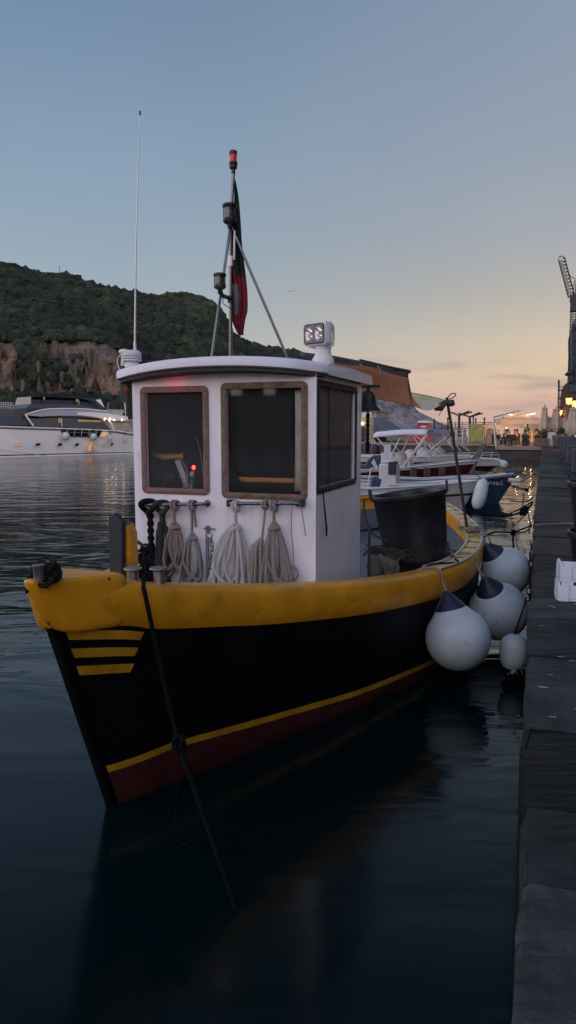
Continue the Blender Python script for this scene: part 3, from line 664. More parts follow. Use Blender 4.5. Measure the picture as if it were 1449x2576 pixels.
    mb = MB(); mb.tube([(a.x+.1, 1.8, a.z+.28), (a.x+.02, 2.1, a.z+.16), (-.9, 2.5, 1.5)], .012, 6); mb.build('post_stay', M['rope_beige'], boat)
build_hull()
# ------------------------------------------------------------------ wheelhouse
YF = 2.55; YB = 4.12
def build_cabin():
    z0, z1 = .55, 3.03; xl, xr = -.90, .87; th = .04
    def wall_with_holes(P, u0, u1, v0, v1, holes):        # P(u,v,w) -> boat-frame point; returns MB of a wall with rectangular openings
        mb = MB(); us = sorted({u0, u1, *[h[0] for h in holes], *[h[1] for h in holes]}); vs = sorted({v0, v1, *[h[2] for h in holes], *[h[3] for h in holes]})
        for a, b in zip(us, us[1:]):
            for c, d in zip(vs, vs[1:]):
                if any(h[0] <= (a+b)/2 <= h[1] and h[2] <= (c+d)/2 <= h[3] for h in holes): continue
                mb.hexa([P(a, c, 0), P(b, c, 0), P(b, c, 1), P(a, c, 1)], [P(a, d, 0), P(b, d, 0), P(b, d, 1), P(a, d, 1)])
        return mb
    # window openings (x0,x1,z0,z1) on the front; (y0,y1,z0,z1) on the sides
    W1 = (-.765, -.175, 1.995, 2.865); W2 = (.045, .745, 1.975, 2.885); WS = (YF+.06, YF+1.30, 2.03, 2.90)
    mb = wall_with_holes(lambda u, v, w: Vector((u, YF+w*th, v)), xl, xr, z0, z1, [W1, W2])
    m2 = wall_with_holes(lambda u, v, w: Vector((xr-w*th, u, v)), YF+th, YB, z0, z1, [WS])
    m3 = wall_with_holes(lambda u, v, w: Vector((xl+w*th, u, v)), YF+th, YB, z0, z1, [])
    m4 = wall_with_holes(lambda u, v, w: Vector((u, YB-w*th, v)), xl+th, xr-th, z0, z1, [])
    for m in (m2, m3, m4): mb.add(m.v, m.f)
    cab = mb.build('wheelhouse', M['white'], boat, bev=0)
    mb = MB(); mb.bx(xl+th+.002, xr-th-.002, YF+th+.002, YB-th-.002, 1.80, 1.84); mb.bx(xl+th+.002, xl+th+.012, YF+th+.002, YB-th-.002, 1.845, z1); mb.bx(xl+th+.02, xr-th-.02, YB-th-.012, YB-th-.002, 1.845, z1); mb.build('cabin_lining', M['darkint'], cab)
    def frame(u0, u1, v0, v1, P, m, gm, wd=.050, tk=.018, rad=.05):
        mb = MB(); n = 5; rows = []
        def ring(e, w, r):
            pts = []
            for cx, cz, a0 in ((u1+e-r, v0-e+r, -90), (u1+e-r, v1+e-r, 0), (u0-e+r, v1+e-r, 90), (u0-e+r, v0-e+r, 180)):
                for k in range(n+1): a = R(a0+90*k/n); pts.append(P(cx+r*math.cos(a), cz+r*math.sin(a), w))
            return pts
        mb.grid([ring(-.004, 0.0, .01), ring(-.004, -tk*.8, .01), ring(.010, -tk, .02), ring(wd-.012, -tk, rad*.8), ring(wd, -tk*.6, rad), ring(wd, 0.002, rad)], closed=True)
        f = mb.build('window_frame', m, cab, ang=50)
        # screws
        pos = [P(uu, lerp(v0, v1, k/6), -tk-.001) for k in range(7) for uu in (u0-wd*.5, u1+wd*.5)]+[P(lerp(u0, u1, k/4), vv, -tk-.001) for k in range(1, 4) for vv in (v0-wd*.5, v1+wd*.5)]
        sc0 = None
        for p in pos:
            if sc0 is None: sc0 = MB().ball((0, 0, 0), .007, 3).build('screw', M['darkmetal'], f); sc0.location = p
            else: q = sc0.copy(); COL.objects.link(q); q.parent = f; q.location = p
        mb = MB(); a, b, c, d = P(u0, v0, .5*th), P(u1, v0, .5*th), P(u1, v1, .5*th), P(u0, v1, .5*th)
        mb.add([a, b, c, d], [(0, 1, 2, 3)]); mb.build('window_pane', gm, cab)
        return f
    frame(*W1, lambda u, v, w: Vector((u, YF+w, v)), M['red_lit_frame'], glass_mat('veiled_glass', veil=.055))
    frame(*W2, lambda u, v, w: Vector((u, YF+w, v)), M['rust'], M['glass'])
    frame(*WS, lambda u, v, w: Vector((xr-w, u, v)), M['rubber'], glass_mat('pale_veiled_glass', veil=.13), .05, .014, .03)
    # half-open slider edge on the side window
    mb = MB(); mb.bx(xr-.028, xr-.014, YF+.42, YF+.45, 2.03, 2.90); mb.build('slider_edge', M['rubber'], cab)
    # roof: cambered slab with drooping lip
    rows = []; rowsb = []; n = 24; xa, xb = -1.03, .955; ya, yb = YF-.22, YB+.12
    def zr(x): k = (x-.0)/1.08; return 3.150-.085*k*k
    def yf(x): k = abs(x)/1.03; return ya+.17*abs(k)**3+(max(0, x-.7)*.55)
    mb = MB(); top = []; 
    for i in range(n+1):
        x = lerp(xa, xb, i/n); z = zr(x); f = yf(x)
        top.append([Vector((x, f+.03, z-.095)), Vector((x, f, z-.082)), Vector((x, f, z-.03)), Vector((x, f+.02, z-.006)), Vector((x, f+.07, z)), Vector((x, (f+yb)/2, z+.012)), Vector((x, yb-.06, z)), Vector((x, yb, z-.03)), Vector((x, yb, z-.09)), Vector((x, yb-.05, z-.095))])
    mb.grid(top, closed=True); k = len(top[0]); mb.f.append(tuple(range(k))); mb.m.append(0); b = n*k; mb.f.append(tuple(b+q for q in range(k))[::-1]); mb.m.append(0)
    roof = mb.build('roof', M['roofwhite'], boat, ang=50)
    mb = MB(); mb.grid([[Vector((x, yf(x)+.035, zr(x)-.098)), Vector((x, yf(x)+.035, zr(x)-.118)), Vector((x, YF+.0, zr(x)-.128))] for x in [lerp(xa+.03, xb-.03, i/n) for i in range(n+1)]]); mb.build('roof_edging', M['rubber'], boat, solid=.012)
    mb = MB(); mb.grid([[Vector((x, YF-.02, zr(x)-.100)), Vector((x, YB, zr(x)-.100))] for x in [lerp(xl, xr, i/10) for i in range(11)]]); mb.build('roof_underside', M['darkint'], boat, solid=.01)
    # hand rails below the windows
    def rail(pa, pb_, ends):
        a, b = pB(*pa, 2.47), pB(*pb_, 2.47); mb = MB(); mb.tube([a, b], .016, 12)
        for p in (a, b): mb.tube([p, Vector((p.x, YF+.002, p.z))], .012, 8)
        hr = mb.build('hand_rail', M['steel'], cab)
        for p in (a, b):
            mb = MB()
            if ends: mb.box((p.x, YF-.035, p.z), (.07, .07, .06))
            else: mb.lathe((p.x, YF+.0, p.z), [(.034, 0), (.03, .012), (.016, .015)], 14, 0, Euler((R(90), 0, 0)).to_matrix())
            mb.build('rail_end', M['darkplastic'] if ends else M['steel'], cab, bev=.004)
    rail((362, 1270), (512, 1268), False); rail((577, 1267), (752, 1266), True)
    # small dark lamp under the eave on the left side, with a dim red lens
    mb = MB(); mb.box((-1.0, 2.62, 2.88), (.07, .10, .20)); mb.tube([(-.98, 2.6, 2.8), (-.985, 2.58, 2.7), (-.96, 2.6, 2.62), (-.93, 2.62, 2.66)], .008, 6); sl = mb.build('side_lamp', M['darkplastic'], boat, bev=.01)
    MB().ball((-.965, 2.555, 2.90), .018, 6).build('lens', M['redlens_off'], sl)
    l = bpy.data.lights.new('added_red_light', 'POINT'); l.energy = .16; l.shadow_soft_size = .03; l.color = (1, .04, .04)  # added unseen red light beside the window frame, apart from the lamp
    lo = bpy.data.objects.new('added_red_light', l); COL.objects.link(lo); lo.parent = boat; lo.location = (-.45, 2.45, 2.905)
    # latch and shackle fitting on the front, scuffs
    q = pB(527, 1332, YF); mb = MB(); mb.box((q.x-.01, YF-.012, q.z), (.035, .02, .07)); mb.tube([(q.x-.05, YF-.02, q.z+.01), (q.x+.07, YF-.03, q.z+.012)], .007, 6); mb.build('lashing_eye', M['dull_steel'], cab, bev=.003)
    # dark cord hanging by the side window
    mb = MB(); q = Vector((xr+.02, YF+.14, 2.02)); mb.tube([q, q+Vector((.005, .02, -.13)), q+Vector((.02, .05, -.35)), q+Vector((.02, .045, -.42))], [.006, .007, .010, .008], 6); mb.build('window_cord', M['rope_dark'], cab)
    return zr
ZR = build_cabin()
def in_cabin():
    # things seen through the front windows
    def at(px, py, y): return pB(px, py, y)
    # yellow cloth over a white bar
    rows = []
    for i in range(11):
        k = i/10; a = at(lerp(372, 462, k), lerp(1137, 1140, k)+3*math.sin(k*3), 2.80); b = at(lerp(385, 462, k), lerp(1146, 1160, k)+6*math.sin(k*5), 2.78)
        rows.append([BL(*a), BL(*((a+b)/2+Vector((0, -.02, 0)))), BL(*b)])
    o = MB().grid(rows).build('cloth', M['yellow_cloth'], solid=.006); tag(o, 'yellow cloth draped over the wheel inside the left cabin window', 'cloth')
    st = thing('steering_wheel', 'dark steering wheel with pale rim behind the left cabin window', 'wheel', BL(0, 2.95, 1.9), -TH)
    c = at(425, 1200, 2.95); mb = MB(); M3 = Euler((R(78), 0, 0)).to_matrix(); cl = Vector((c.x, 0, c.z-1.9))
    ring = [cl+M3@Vector((.20*math.cos(a), .20*math.sin(a), 0)) for a in [2*math.pi*k/36 for k in range(36)]]
    mb.tube(ring, .014, 8, closed=True); mb.build('rim', M['seat'], st)
    mb = MB(); [mb.tube([cl, cl+M3@Vector((.2*math.cos(a), .2*math.sin(a), 0))], .009, 6) for a in (0, 2.09, 4.19)]; mb.lathe(cl, [(.04, -.02), (.045, 0), (.03, .02)], 14, 0, M3); mb.build('spokes', M['dull_steel'], st)
    mb = MB(); a = [at(445, 1158, 2.82), at(458, 1190, 2.80), at(470, 1228, 2.79)]; w = .028
    mb.grid([[BL(p.x-w, p.y, p.z), BL(p.x+w, p.y, p.z+.01)] for p in a]); o = mb.build('strap', M['foam'], solid=.01); tag(o, 'pale flat strap hanging below the yellow cloth in the left window', 'strap')
    p = at(484, 1235, 2.74); bt = thing('bottle', 'green plastic bottle with white cap standing behind the left cabin window', 'bottle', BL(p.x, p.y, 1.845), -TH)
    h = 1.845; zt = at(484, 1187, 2.74).z-h
    mb = MB(); mb.lathe((0, 0, 0), [(.034, 0), (.036, .01), (.036, zt*.72), (.028, zt*.80), (.018, zt*.84), (.017, zt*.86)], 18); mb.build('body', M['bottle'], bt)
    mb = MB(); mb.lathe((0, 0, 0), [(.021, zt*.86), (.022, zt*.87), (.022, zt)], 16); mb.build('cap', M['foam'], bt)
    mb = MB(); mb.prism([(-.012, -.038, zt*.25), (.012, -.038, zt*.25), (.016, -.037, zt*.42), (.009, -.038, zt*.58), (0, -.038, zt*.64), (-.009, -.038, zt*.58), (-.016, -.037, zt*.42)], (0, .003, 0)); mb.build('label', M['bottlelabel'], bt)
    p = at(487, 1176, 2.76); rl = thing('warning_lamp', 'small glowing red lamp inside the left cabin window above the bottle', 'lamp', BL(p.x, p.y, p.z), -TH)
    mb = MB(); mb.ball((0, 0, 0), .016, 8, 0, (1, 1, 1.3)); mb.build('lens', M['redglow'], rl); mb = MB(); mb.tube([(0, .01, -.02), (0, .05, -.13), (0, .07, -.30)], .008, 6); mb.build('stalk', M['darkplastic'], rl)
    # thin aerial inside
    mb = MB(); mb.tube([BL(*at(494, 1100, 2.7)), BL(*at(503, 1130, 2.7)), BL(*at(512, 1195, 2.7)), BL(*at(513, 1235, 2.7))], .003, 5); o = mb.build('cable', M['seat']); tag(o, 'thin pale cable hanging at the right of the left cabin window', 'cable')
    # black oilskin jacket with orange hem band
    jk = thing('jacket', 'black oilskin with an orange hem band hanging in the middle window', 'jacket', BL(.3, 2.75, 2.0), -TH)
    def sheet(edges, y, nm, m, wob=.012):
        rows = []
        for (xa, xb, z) in edges:
            rows.append([Vector((lerp(xa, xb, k/16)-.3, y-2.75+wob*math.sin(k*.9+z*7)+.3*0, z-2.0)) for k in range(17)])
        MB().grid(rows).build(nm, m, jk, solid=.006)
    def X(px, y=2.76, py=1200): return at(px, py, y).x
    ed = [(X(577), X(742), 2.86), (X(578), X(742), 2.7), (X(582), X(741), 2.5), (X(588), X(744), 2.35), (X(598), X(750), 2.18), (X(606), X(758), 2.11)]
    sheet(ed, 2.68, 'body', M['jacket']); sheet([(X(608), X(759), 2.107), (X(612), X(760), 2.065)], 2.675, 'hem_band', M['orange']); sheet([(X(612), X(760), 2.062), (X(618), X(762), 1.93)], 2.68, 'hem', M['jacket'])
    X2 = lambda px: at(px, 1200, 2.63).x
    rows = [[Vector((lerp(X2(742), X2(768), k/6)-.3, -.12+.006*math.sin(k*2.+v), z-2.0)) for k in range(7)] for v, z in enumerate((2.87, 2.6, 2.4, 2.2, 2.0))]
    cu = thing('curtain', 'pale narrow curtain at the right edge of the middle window', 'curtain', BL(.3, 2.75, 2.0), -TH); MB().grid(rows).build('cloth', mat('curtain_cloth', (.72, .70, .60), .8, 0, .15, 8), cu, solid=.006)
    j2 = thing('oilskin', 'black oilskin with an orange band hanging in the side window', 'jacket', BL(.74, 2.9, 2.0), -TH)
    def s2(za, zb, nm, m): MB().grid([[Vector((.01*math.sin(k), lerp(-.30, .16, k/8), z-2.)) for k in range(9)] for z in (za, zb)]).build(nm, m, j2, solid=.008)
    s2(2.88, 2.27, 'body', M['jacket']); s2(2.267, 2.225, 'band', M['orange']); s2(2.222, 2.05, 'hem', M['jacket'])
    # warm glint drawn as a small orange box in the middle window
    mb = MB(); q = at(650, 1205, 2.68); mb.box(BL(*q), (.02, .01, .03), .4); o = mb.build('glint_box', M['orange']); tag(o, 'small orange painted glint on the black oilskin in the middle window', 'glint_box')
    mb = MB(); mb.bx(-.70, -.35, 2.62, 2.75, 1.845, 1.90); o = thing('dash_clutter', 'dark clutter along the left window ledge', 'gear', BL(-.5, 2.68, 1.845), -TH)
    mb = MB(); mb.box((.0, .0, .02), (.3, .06, .04), .2); mb.tube([(-.2, 0, .05), (-.1, -.02, .09), (.05, .0, .06), (.15, .01, .02)], .012, 6); mb.build('tray', M['rubber'], o, bev=.004)
in_cabin()
# ------------------------------------------------------------------ roof equipment
def roof_gear():
    # tripod mast
    ym = 3.42
    b, ap, tp = pB(580, 890, ym), pB(580, 560, ym), pB(587, 437, ym)
    mb = MB(); mb.tube([Vector((b.x, b.y, ZR(b.x)-.02)), ap, tp], .017, 12); mast = mb.build('mast', M['steel'], boat)
    lL = pB(529, 892, 2.95); lR = pB(735, 898, 3.55)
    for q in (lL, lR):
        mb = MB(); mb.tube([Vector((q.x, q.y, ZR(q.x)-.02)), ap+Vector((0, 0, -.02))], .014, 10); mb.build('mast_leg', M['steel'], boat)
    mb = MB(); mb.tube([tp, tp+Vector((0, 0, .04))], .02, 10); mb.lathe(tp+Vector((0, 0, .04)), [(.022, 0), (.038, .01), (.040, .05), (.043, .055), (.040, .065)], 18); t = mb.build('beacon_base', M['darkplastic'], mast)
    mb = MB(); mb.lathe(tp+Vector((0, 0, .107)), [(.034, 0), (.036, .012), (.033, .03), (.036, .05), (.034, .065)], 18); mb.build('beacon_lens', M['redlamp'], mast)
    mb = MB(); mb.lathe(tp+Vector((0, 0, .173)), [(.038, 0), (.039, .03), (.03, .038), (.01, .04)], 18); mb.build('beacon_cap', M['darkplastic'], mast)
    # masthead lamp
    def lamp(px, py, y, r, h, nm):
        q = pB(px, py, y); mb = MB(); mb.lathe(q+Vector((0, 0, -h/2)), [(r*.3, -h*.35), (r*.45, -h*.12), (r*.7, -h*.08), (r*.95, .0), (r*1.02, h*.04), (r, h*.22)], 20); mb.lathe(q+Vector((0, 0, h/2)), [(r*1.0, -h*.2), (r*1.08, -h*.16), (r*1.08, -h*.04), (r*.9, .0), (r*.3, h*.03)], 20)
        for a in (0, 1.57, 3.14, 4.71): mb.tube([q+Vector((r*.9*math.cos(a+.4), r*.9*math.sin(a+.4), -h*.4)), q+Vector((r*.9*math.cos(a+.4), r*.9*math.sin(a+.4), h*.4))], r*.07, 4)
        o = mb.build(nm, M['darkplastic'], boat); mb = MB(); mb.lathe(q+Vector((0, 0, -h*.3)), [(r*.82, 0), (r*.82, h*.62)], 18); mb.build('lamp_lens', M['clear'], o)
        mb = MB(); mb.lathe(q+Vector((0, 0, -h*.28)), [(r*.4, 0), (r*.5, h*.25), (r*.4, h*.5)], 12); mb.build('lamp_core', M['dull_steel'], o)
        return q, o
    lamp(578, 536, ym-.06, .066, .17, 'masthead_lamp')
    q, o = lamp(553, 706, ym-.42, .056, .13, 'anchor_lamp')
    mb = MB(); e = pB(580, 745, ym); mb.tube([q+Vector((0, 0, -.1)), q+Vector((.02, 0, -.135)), e+Vector((-.01, 0, -.02))], [.028, .022, .016], 8); mb.tube([q+Vector((.03, .0, -.13)), q+Vector((.03, .0, -.21)), e+Vector((0, 0, -.12))], .004, 5); mb.box(e+Vector((0, 0, -.03)), (.045, .045, .07)); mb.build('lamp_bracket', M['darkplastic'], boat)
    mb = MB(); e = pB(582, 660, ym); mb.tube([e+Vector((-.005, 0, -.04)), e+Vector((-.005, 0, .06))], .026, 8); mb.tube([e+Vector((.03, 0, .02)), pB(590, 580, ym)], .013, 6); mb.build('mast_clamp', M['alu'], boat, bev=.002)
    # furled flag
    fl = thing('flag', 'furled green white and red flag hanging along the tripod mast', 'flag', BL(*pB(600, 800, ym+.05)), -TH)
    L = [(452, 588, 592), (500, 589, 600), (560, 584, 604), (610, 579, 606), (660, 574, 611), (700, 577, 616), (740, 582, 620), (780, 582, 621), (800, 583, 617), (820, 590, 613), (843, 602, 610)]
    c0 = pB(600, 800, ym+.05); rows = []
    for j, (py, xa, xb) in enumerate(L):
        a, b = pB(xa, py, ym+.05), pB(xb, py, ym+.05)
        rows.append([Vector((lerp(a.x, b.x, k/20)-c0.x, .028*math.sin(k*1.25+j*.35)*(min(1, j/3+.2)), a.z-c0.z)) for k in range(21)])
    R_ = spline_rows(rows, 5)
    nr = len(R_)
    def fm(i, k):
        t = i/nr*(len(L)-1); u = k/20
        if t < 4.3: return 0 if not (t > 2.7 and .42 < u < .56) else 1
        if t < 5.2: return 0 if u < .35 or (u > .4 and t < 4.8) else 2
        if u < .42 and t < 7.4: return 1 if u > .12 else 0
        if u < .62 and 4.8 < t < 6.2: return 3 if ((i//2+k) % 3 == 0) else 2
        return 1 if (u > .93 and 6.6 < t < 7.3) else 2
    MB().grid(R_, mif=fm).build('cloth', [M['flaggreen'], M['flagwhite'], M['flagred'], M['flaggold']], fl, solid=.003, ang=70)
    # whip antenna and its fittings at the roof corner
    ya = 2.95; b, t = pB(340, 888, ya), pB(352, 284, ya); an = MB(); an.tube([Vector((b.x+.01, b.y, ZR(b.x)-.02)), b+Vector((0, 0, .10))], [.026, .014], 10); an.tube(spline([b+Vector((0, 0, .09)), b.lerp(t, .45)+Vector((-.012, 0, 0)), t], 8), [lerp(.010, .004, k/16) for k in range(17)], 8)
    ao = an.build('whip_antenna', M['alu'], boat); mb = MB(); mb.lathe(t, [(.007, -.02), (.009, -.01), (.009, .015), (.004, .02)], 8); mb.build('antenna_tip', M['darkplastic'], ao)
    q = pB(333, 925, 2.62); gps = MB(); gps.lathe(q, [(.068, 0), (.072, .02), (.055, .055)], 20)
    for i in range(3): gps.lathe(q+Vector((0, 0, .055+.022*i)), [(.050, 0), (.085, .004), (.087, .010), (.080, .020)], 24)
    gps.lathe(q+Vector((0, 0, .12)), [(.083, 0), (.080, .02), (.06, .035), (.01, .042)], 24); gps.build('dome_antenna', M['lampwhite'], boat)
    q = pB(312, 885, 2.72); mb = MB(); mb.ball(q, .05, 8, 0, (1.15, .8, .55)); mb.lathe(q+Vector((-.005, 0, -.13)), [(.03, 0), (.025, .08), (.035, .12)], 12); mb.build('horn', M['lampwhite'], boat)
    mb = MB(); mb.tube(spline([q+Vector((-.03, 0, -.01)), q+Vector((-.075, 0, -.07)), q+Vector((-.06, 0, -.15)), q+Vector((-.01, 0, -.18))], 5), .005, 5); mb.tube([q+Vector((.04, 0, 0)), b+Vector((-.02, -.05, -.01))], .007, 5); mb.build('antenna_cable', M['lampwhite'], boat)
    # searchlight
    yl = 3.05; b = pB(805, 905, yl); c = pB(801, 841, yl); mb = MB()
    prof = [(.105, -.12), (.10, -.02), (.097, .02), (.078, .05), (.070, .09), (.074, .12), (.080, .13)]
    mb.lathe(b+Vector((.02, .03, -.01)), prof, 24, 0, None, 1, .85); mb.build('searchlight_foot', M['lampwhite'], boat)
    rz = R(-24)
    def box_round(w, h, d, off, m, nm, r=.03):
        mb = MB(); n = 5; rows = []
        for (dd, s, rr) in ((0, -.012, r), (.012, 0, r), (d*.55, 0.004, r), (d*.8, -.01, r*1.3), (d, -.045, r*1.6), (d+.004, -.07, r*1.6)):
            pts = []
            for cx, cz, a0 in ((w/2+s-rr, -h/2-s+rr, -90), (w/2+s-rr, h/2+s-rr, 0), (-w/2-s+rr, h/2+s-rr, 90), (-w/2-s+rr, -h/2-s+rr, 180)):
                for k in range(n+1):
                    a = R(a0+90*k/n); p = Vector((cx+rr*math.cos(a), dd+off, cz+rr*math.sin(a))); pts.append(c+Euler((R(2), 0, rz)).to_matrix()@p)
            rows.append(pts)
        mb.grid(rows, closed=True); k = len(rows[0]); mb.f.append(tuple(range((len(rows)-1)*k, len(rows)*k))); mb.m.append(0)
        return mb.build(nm, m, boat, ang=45)
    sl = box_round(.27, .20, .17, -.06, M['lampwhite'], 'searchlight')
    RM = Euler((R(2), 0, rz)).to_matrix(); w, h = .225, .155
    mb = MB()
    for sx in (-1, 1):
        rows = []
        for i in range(7):
            rows.append([c+RM@Vector((sx*w*.25+w*.235*(math.cos(a)*i/6), -.052+.075*(1-(i/6)**2), h*.46*(math.sin(a)*i/6))) for a in [2*math.pi*k/16 for k in range(16)]])
        mb.grid(rows, closed=True)
    mb.build('reflector', M['mirror'], sl, ang=80)
    mb = MB(); q = [c+RM@Vector((x*w/2, -.064, z*h/2)) for x, z in ((-1, -1), (1, -1), (1, 1), (-1, 1))]; mb.add(q, [(0, 1, 2, 3)]); mb.build('front_glass', M['glass'], sl)
    mb = MB(); q = [c+RM@Vector((x*w/2, -.058+.07, z*h/2)) for x, z in ((-1, -1), (1, -1), (1, 1), (-1, 1))]; mb.add(q, [(0, 1, 2, 3)]); q = [c+RM@Vector((x*w/2, -.060, z*h/2)) for x, z in ((-1, -1), (1, -1), (1, 1), (-1, 1))]; mb.tube(q, .005, 4, closed=True); mb.build('lamp_back', M['darkint'], sl)
    mb = MB(); mb.tube([c+RM@Vector((-.138, .03, -.0)), c+RM@Vector((-.138, .04, -.1)), c+RM@Vector((0, .05, -.135)), c+RM@Vector((.138, .04, -.1)), c+RM@Vector((.138, .03, 0))], .012, 8); mb.build('yoke', M['lampwhite'], sl)
    # cables and stowed poles on the roof behind
    mb = MB(); mb.tube(spline([pB(700, 899, 3.6), pB(725, 893, 3.6), pB(760, 897, 3.6), pB(790, 905, 3.5)], 6), .008, 6); mb.build('roof_cable', M['darkplastic'], boat)
def spline_rows(rows, n):
    out = []; m = len(rows[0]); cols = [spline([r[k] for r in rows], n) for k in range(m)]
    for i in range(len(cols[0])): out.append([c[i] for c in cols])
    return out
roof_gear()
# ------------------------------------------------------------------ awning, pole, bell
def awning():
    aw = thing('awning', 'brown and cream canvas awning stretched behind the wheelhouse', 'awning', BL(.8, 5.5, 2.9), -TH)
    def W(px, py, y): return BL(*pB(px, py, y))
    ridge = [W(838, 912, 4.3), W(880, 915, 4.9), W(930, 926, 5.6), W(985, 940, 6.3), W(1027, 948, 6.9)]
    low = [W(838, 968, 4.3), W(880, 982, 4.75), W(930, 996, 5.2), W(985, 1010, 5.7), W(1040, 1022, 6.1)]
    rows = []
    for i in range(9):
        k = i/8; row = []
        for a, b in zip(ridge, low):
            p = a.lerp(b, k); p.z -= .07*math.sin(math.pi*k)+.018*math.sin(len(row)*2.1+k*3); row.append(p+Vector((0, .03*math.sin(len(row)*2.6+k), 0)))
        rows.append(spline(row, 4))
    MB().grid(rows).build('brown_panel', M['canvas_brown'], aw, world=True, solid=.004, ang=70)
    # right edge of the brown panel curves down into the cream panel
    a = [W(1027, 948, 6.9), W(1029, 975, 6.75), W(1035, 1000, 6.5), W(1048, 1018, 6.25), W(1066, 1031, 6.1)]
    e0 = spline([low[-1], W(1040, 1022, 6.1), W(1066, 1031, 6.1)], 4)
    MB().grid([spline([ridge[-1], ridge[-1].lerp(low[-1], .5), low[-1]], 8), spline([a[0], a[2], a[4]], 8)]).build('brown_gusset', M['canvas_brown'], aw, world=True, solid=.004)
    top = spline([W(1028, 986, 6.8), W(1060, 992, 6.75), W(1090, 998, 6.7), W(1120, 1006, 6.65)], 5); mid = spline([W(1031, 996, 6.7), W(1062, 1002, 6.6), W(1090, 1008, 6.6), W(1116, 1010, 6.6)], 5)
    bot = spline([W(1044, 1014, 6.25), W(1066, 1031, 6.1), W(1092, 1028, 6.3), W(1113, 1015, 6.55)], 5)
    MB().grid([top, mid]).build('cream_hem', mat('yellowed_canvas', (.50, .42, .20), .9, 0, .1, 6), aw, world=True, solid=.004); MB().grid(spline_rows([mid, [p.lerp(q, .5)+Vector((0, 0, -.01)) for p, q in zip(mid, bot)], bot], 3)).build('cream_panel', M['canvas_cream'], aw, world=True, solid=.004, ang=70)
    bun = MB(); bun.tube([W(1094, 1030, 6.5), W(1108, 1024, 6.55), W(1122, 1012, 6.6), W(1138, 1014, 6.6), W(1142, 1020, 6.6)], [.02, .06, .035, .05, .02], 8); bun.build('canvas_bundle', M['canvas_dark'], aw, world=True)
    # spar with rolled dark cloth
    sp = MB(); pts = [W(760, 893, 3.6), W(840, 901, 4.6), W(900, 912, 5.6), W(960, 922, 6.4), W(1030, 935, 7.1)]; sp.tube(pts, .028, 8); sp.tube([W(905, 905, 5.5), W(1033, 935, 7.15)], .012, 6); sp.build('spar', M['greywood'], aw, world=True)
    rl = MB(); rl.grid([spline([W(838, 903, 4.55), W(880, 908, 5.2), W(940, 919, 6.1), W(1026, 937, 7.0)], 5), spline([W(838, 912, 4.5), W(880, 922, 5.1), W(940, 939, 6.0), W(1026, 947, 6.95)], 5), spline([W(838, 917, 4.45), W(880, 929, 5.05), W(940, 944, 5.95), W(1024, 952, 6.9)], 5)]); rl.build('roll_edge', M['canvas_dark'], aw, world=True, solid=.02)
    mb = MB(); [mb.tube([W(x, y, 5.2), W(x+8, y+10, 5.1), W(x+4, y+18, 5.1)], .006, 5) for x, y in ((868, 906), (905, 914), (950, 922))]; mb.build('lacing', M['rope_grey'], aw, world=True)
    po = thing('awning_pole', 'brown metal pole leaning up from the stern gunwale to the awning corner', 'pole', BL(*pB(1175, 1335, 6.8)), -TH)
    b, t = pB(1176, 1335, 6.8), pB(1124, 1000, 6.6); mb = MB(); mb.tube([BL(*b), BL(*t)], .020, 10); mb.build('shaft', M['brownmetal'], po, world=True)
    mb = MB(); c = pB(1130, 1000, 6.6); mb.tube(spline([BL(*(c+Vector((-.03, 0, -.01)))), BL(*(c+Vector((.03, 0, .05)))), BL(*(c+Vector((.085, 0, .045)))), BL(*(c+Vector((.06, 0, .005)))), BL(*(c+Vector((0, 0, -.02))))], 5), .009, 6)
    mb.tube([W(1117, 1017, 6.6), W(1112, 1030, 6.6), W(1104, 1046, 6.6)], .005, 5); mb.build('lashing', M['rope_grey'], po, world=True)
    lash = MB(); c = pB(1180, 1333, 6.8)
    for i in range(9):
        rr = .05+.05*random.random(); ph = random.random()*6; lash.tube([BL(*(c+Vector((rr*1.6*math.cos(a+ph)+random.uniform(-.015, .015), rr*math.sin(a+ph), .0+.018*math.sin(a*3+i)+.005*i)))) for a in [2*math.pi*k/12 for k in range(12)]], .009, 6, closed=True)
    lash.tube([BL(*(c+Vector((.08, 0, 0)))), BL(*(c+Vector((.2, -.02, -.05)))), BL(*(c+Vector((.23, -.04, -.25))))], .012, 6); o = lash.build('rope_lashing', M['rope_grey']); tag(o, 'grey rope wound round the pole foot on the stern gunwale', 'rope')
    be = thing('bell', 'dark bronze bell with a twisted cord hanging behind the wheelhouse', 'bell', BL(*pB(926, 1000, 4.5)), -TH)
    mb = MB(); mb.lathe((0, 0, -.145), [(.142, 0), (.135, .02), (.10, .06), (.082, .12), (.078, .17), (.05, .205), (.02, .215)], 28); mb.build('shell', M['bronze'], be)
    mb = MB(); mb.tube([(0, 0, .06), (0, 0, .12)], .02, 8); mb.box((0, 0, .12), (.28, .05, .03)); mb.build('hanger', M['bronze'], be); mb = MB(); mb.tube([(0, 0, -.12), (.0, 0, -.19)], .012, 6); mb.ball((0, 0, -.19), .025, 6); mb.build('clapper', M['bronze'], be)
    mb = MB()
    for q in (0, math.pi): mb.tube([(.012*math.cos(k*.9+q), .012*math.sin(k*.9+q), -.2-.014*k) for k in range(29)], .011, 6)
    mb.build('cord', M['rope_dark'], be)
    mb = MB(); mb.box((-.33, .0, -.03), (.09, .10, .24)); mb.box((-.2, .05, .12), (.3, .03, .03)); mb.build('bracket', M['darkplastic'], be)
awning()
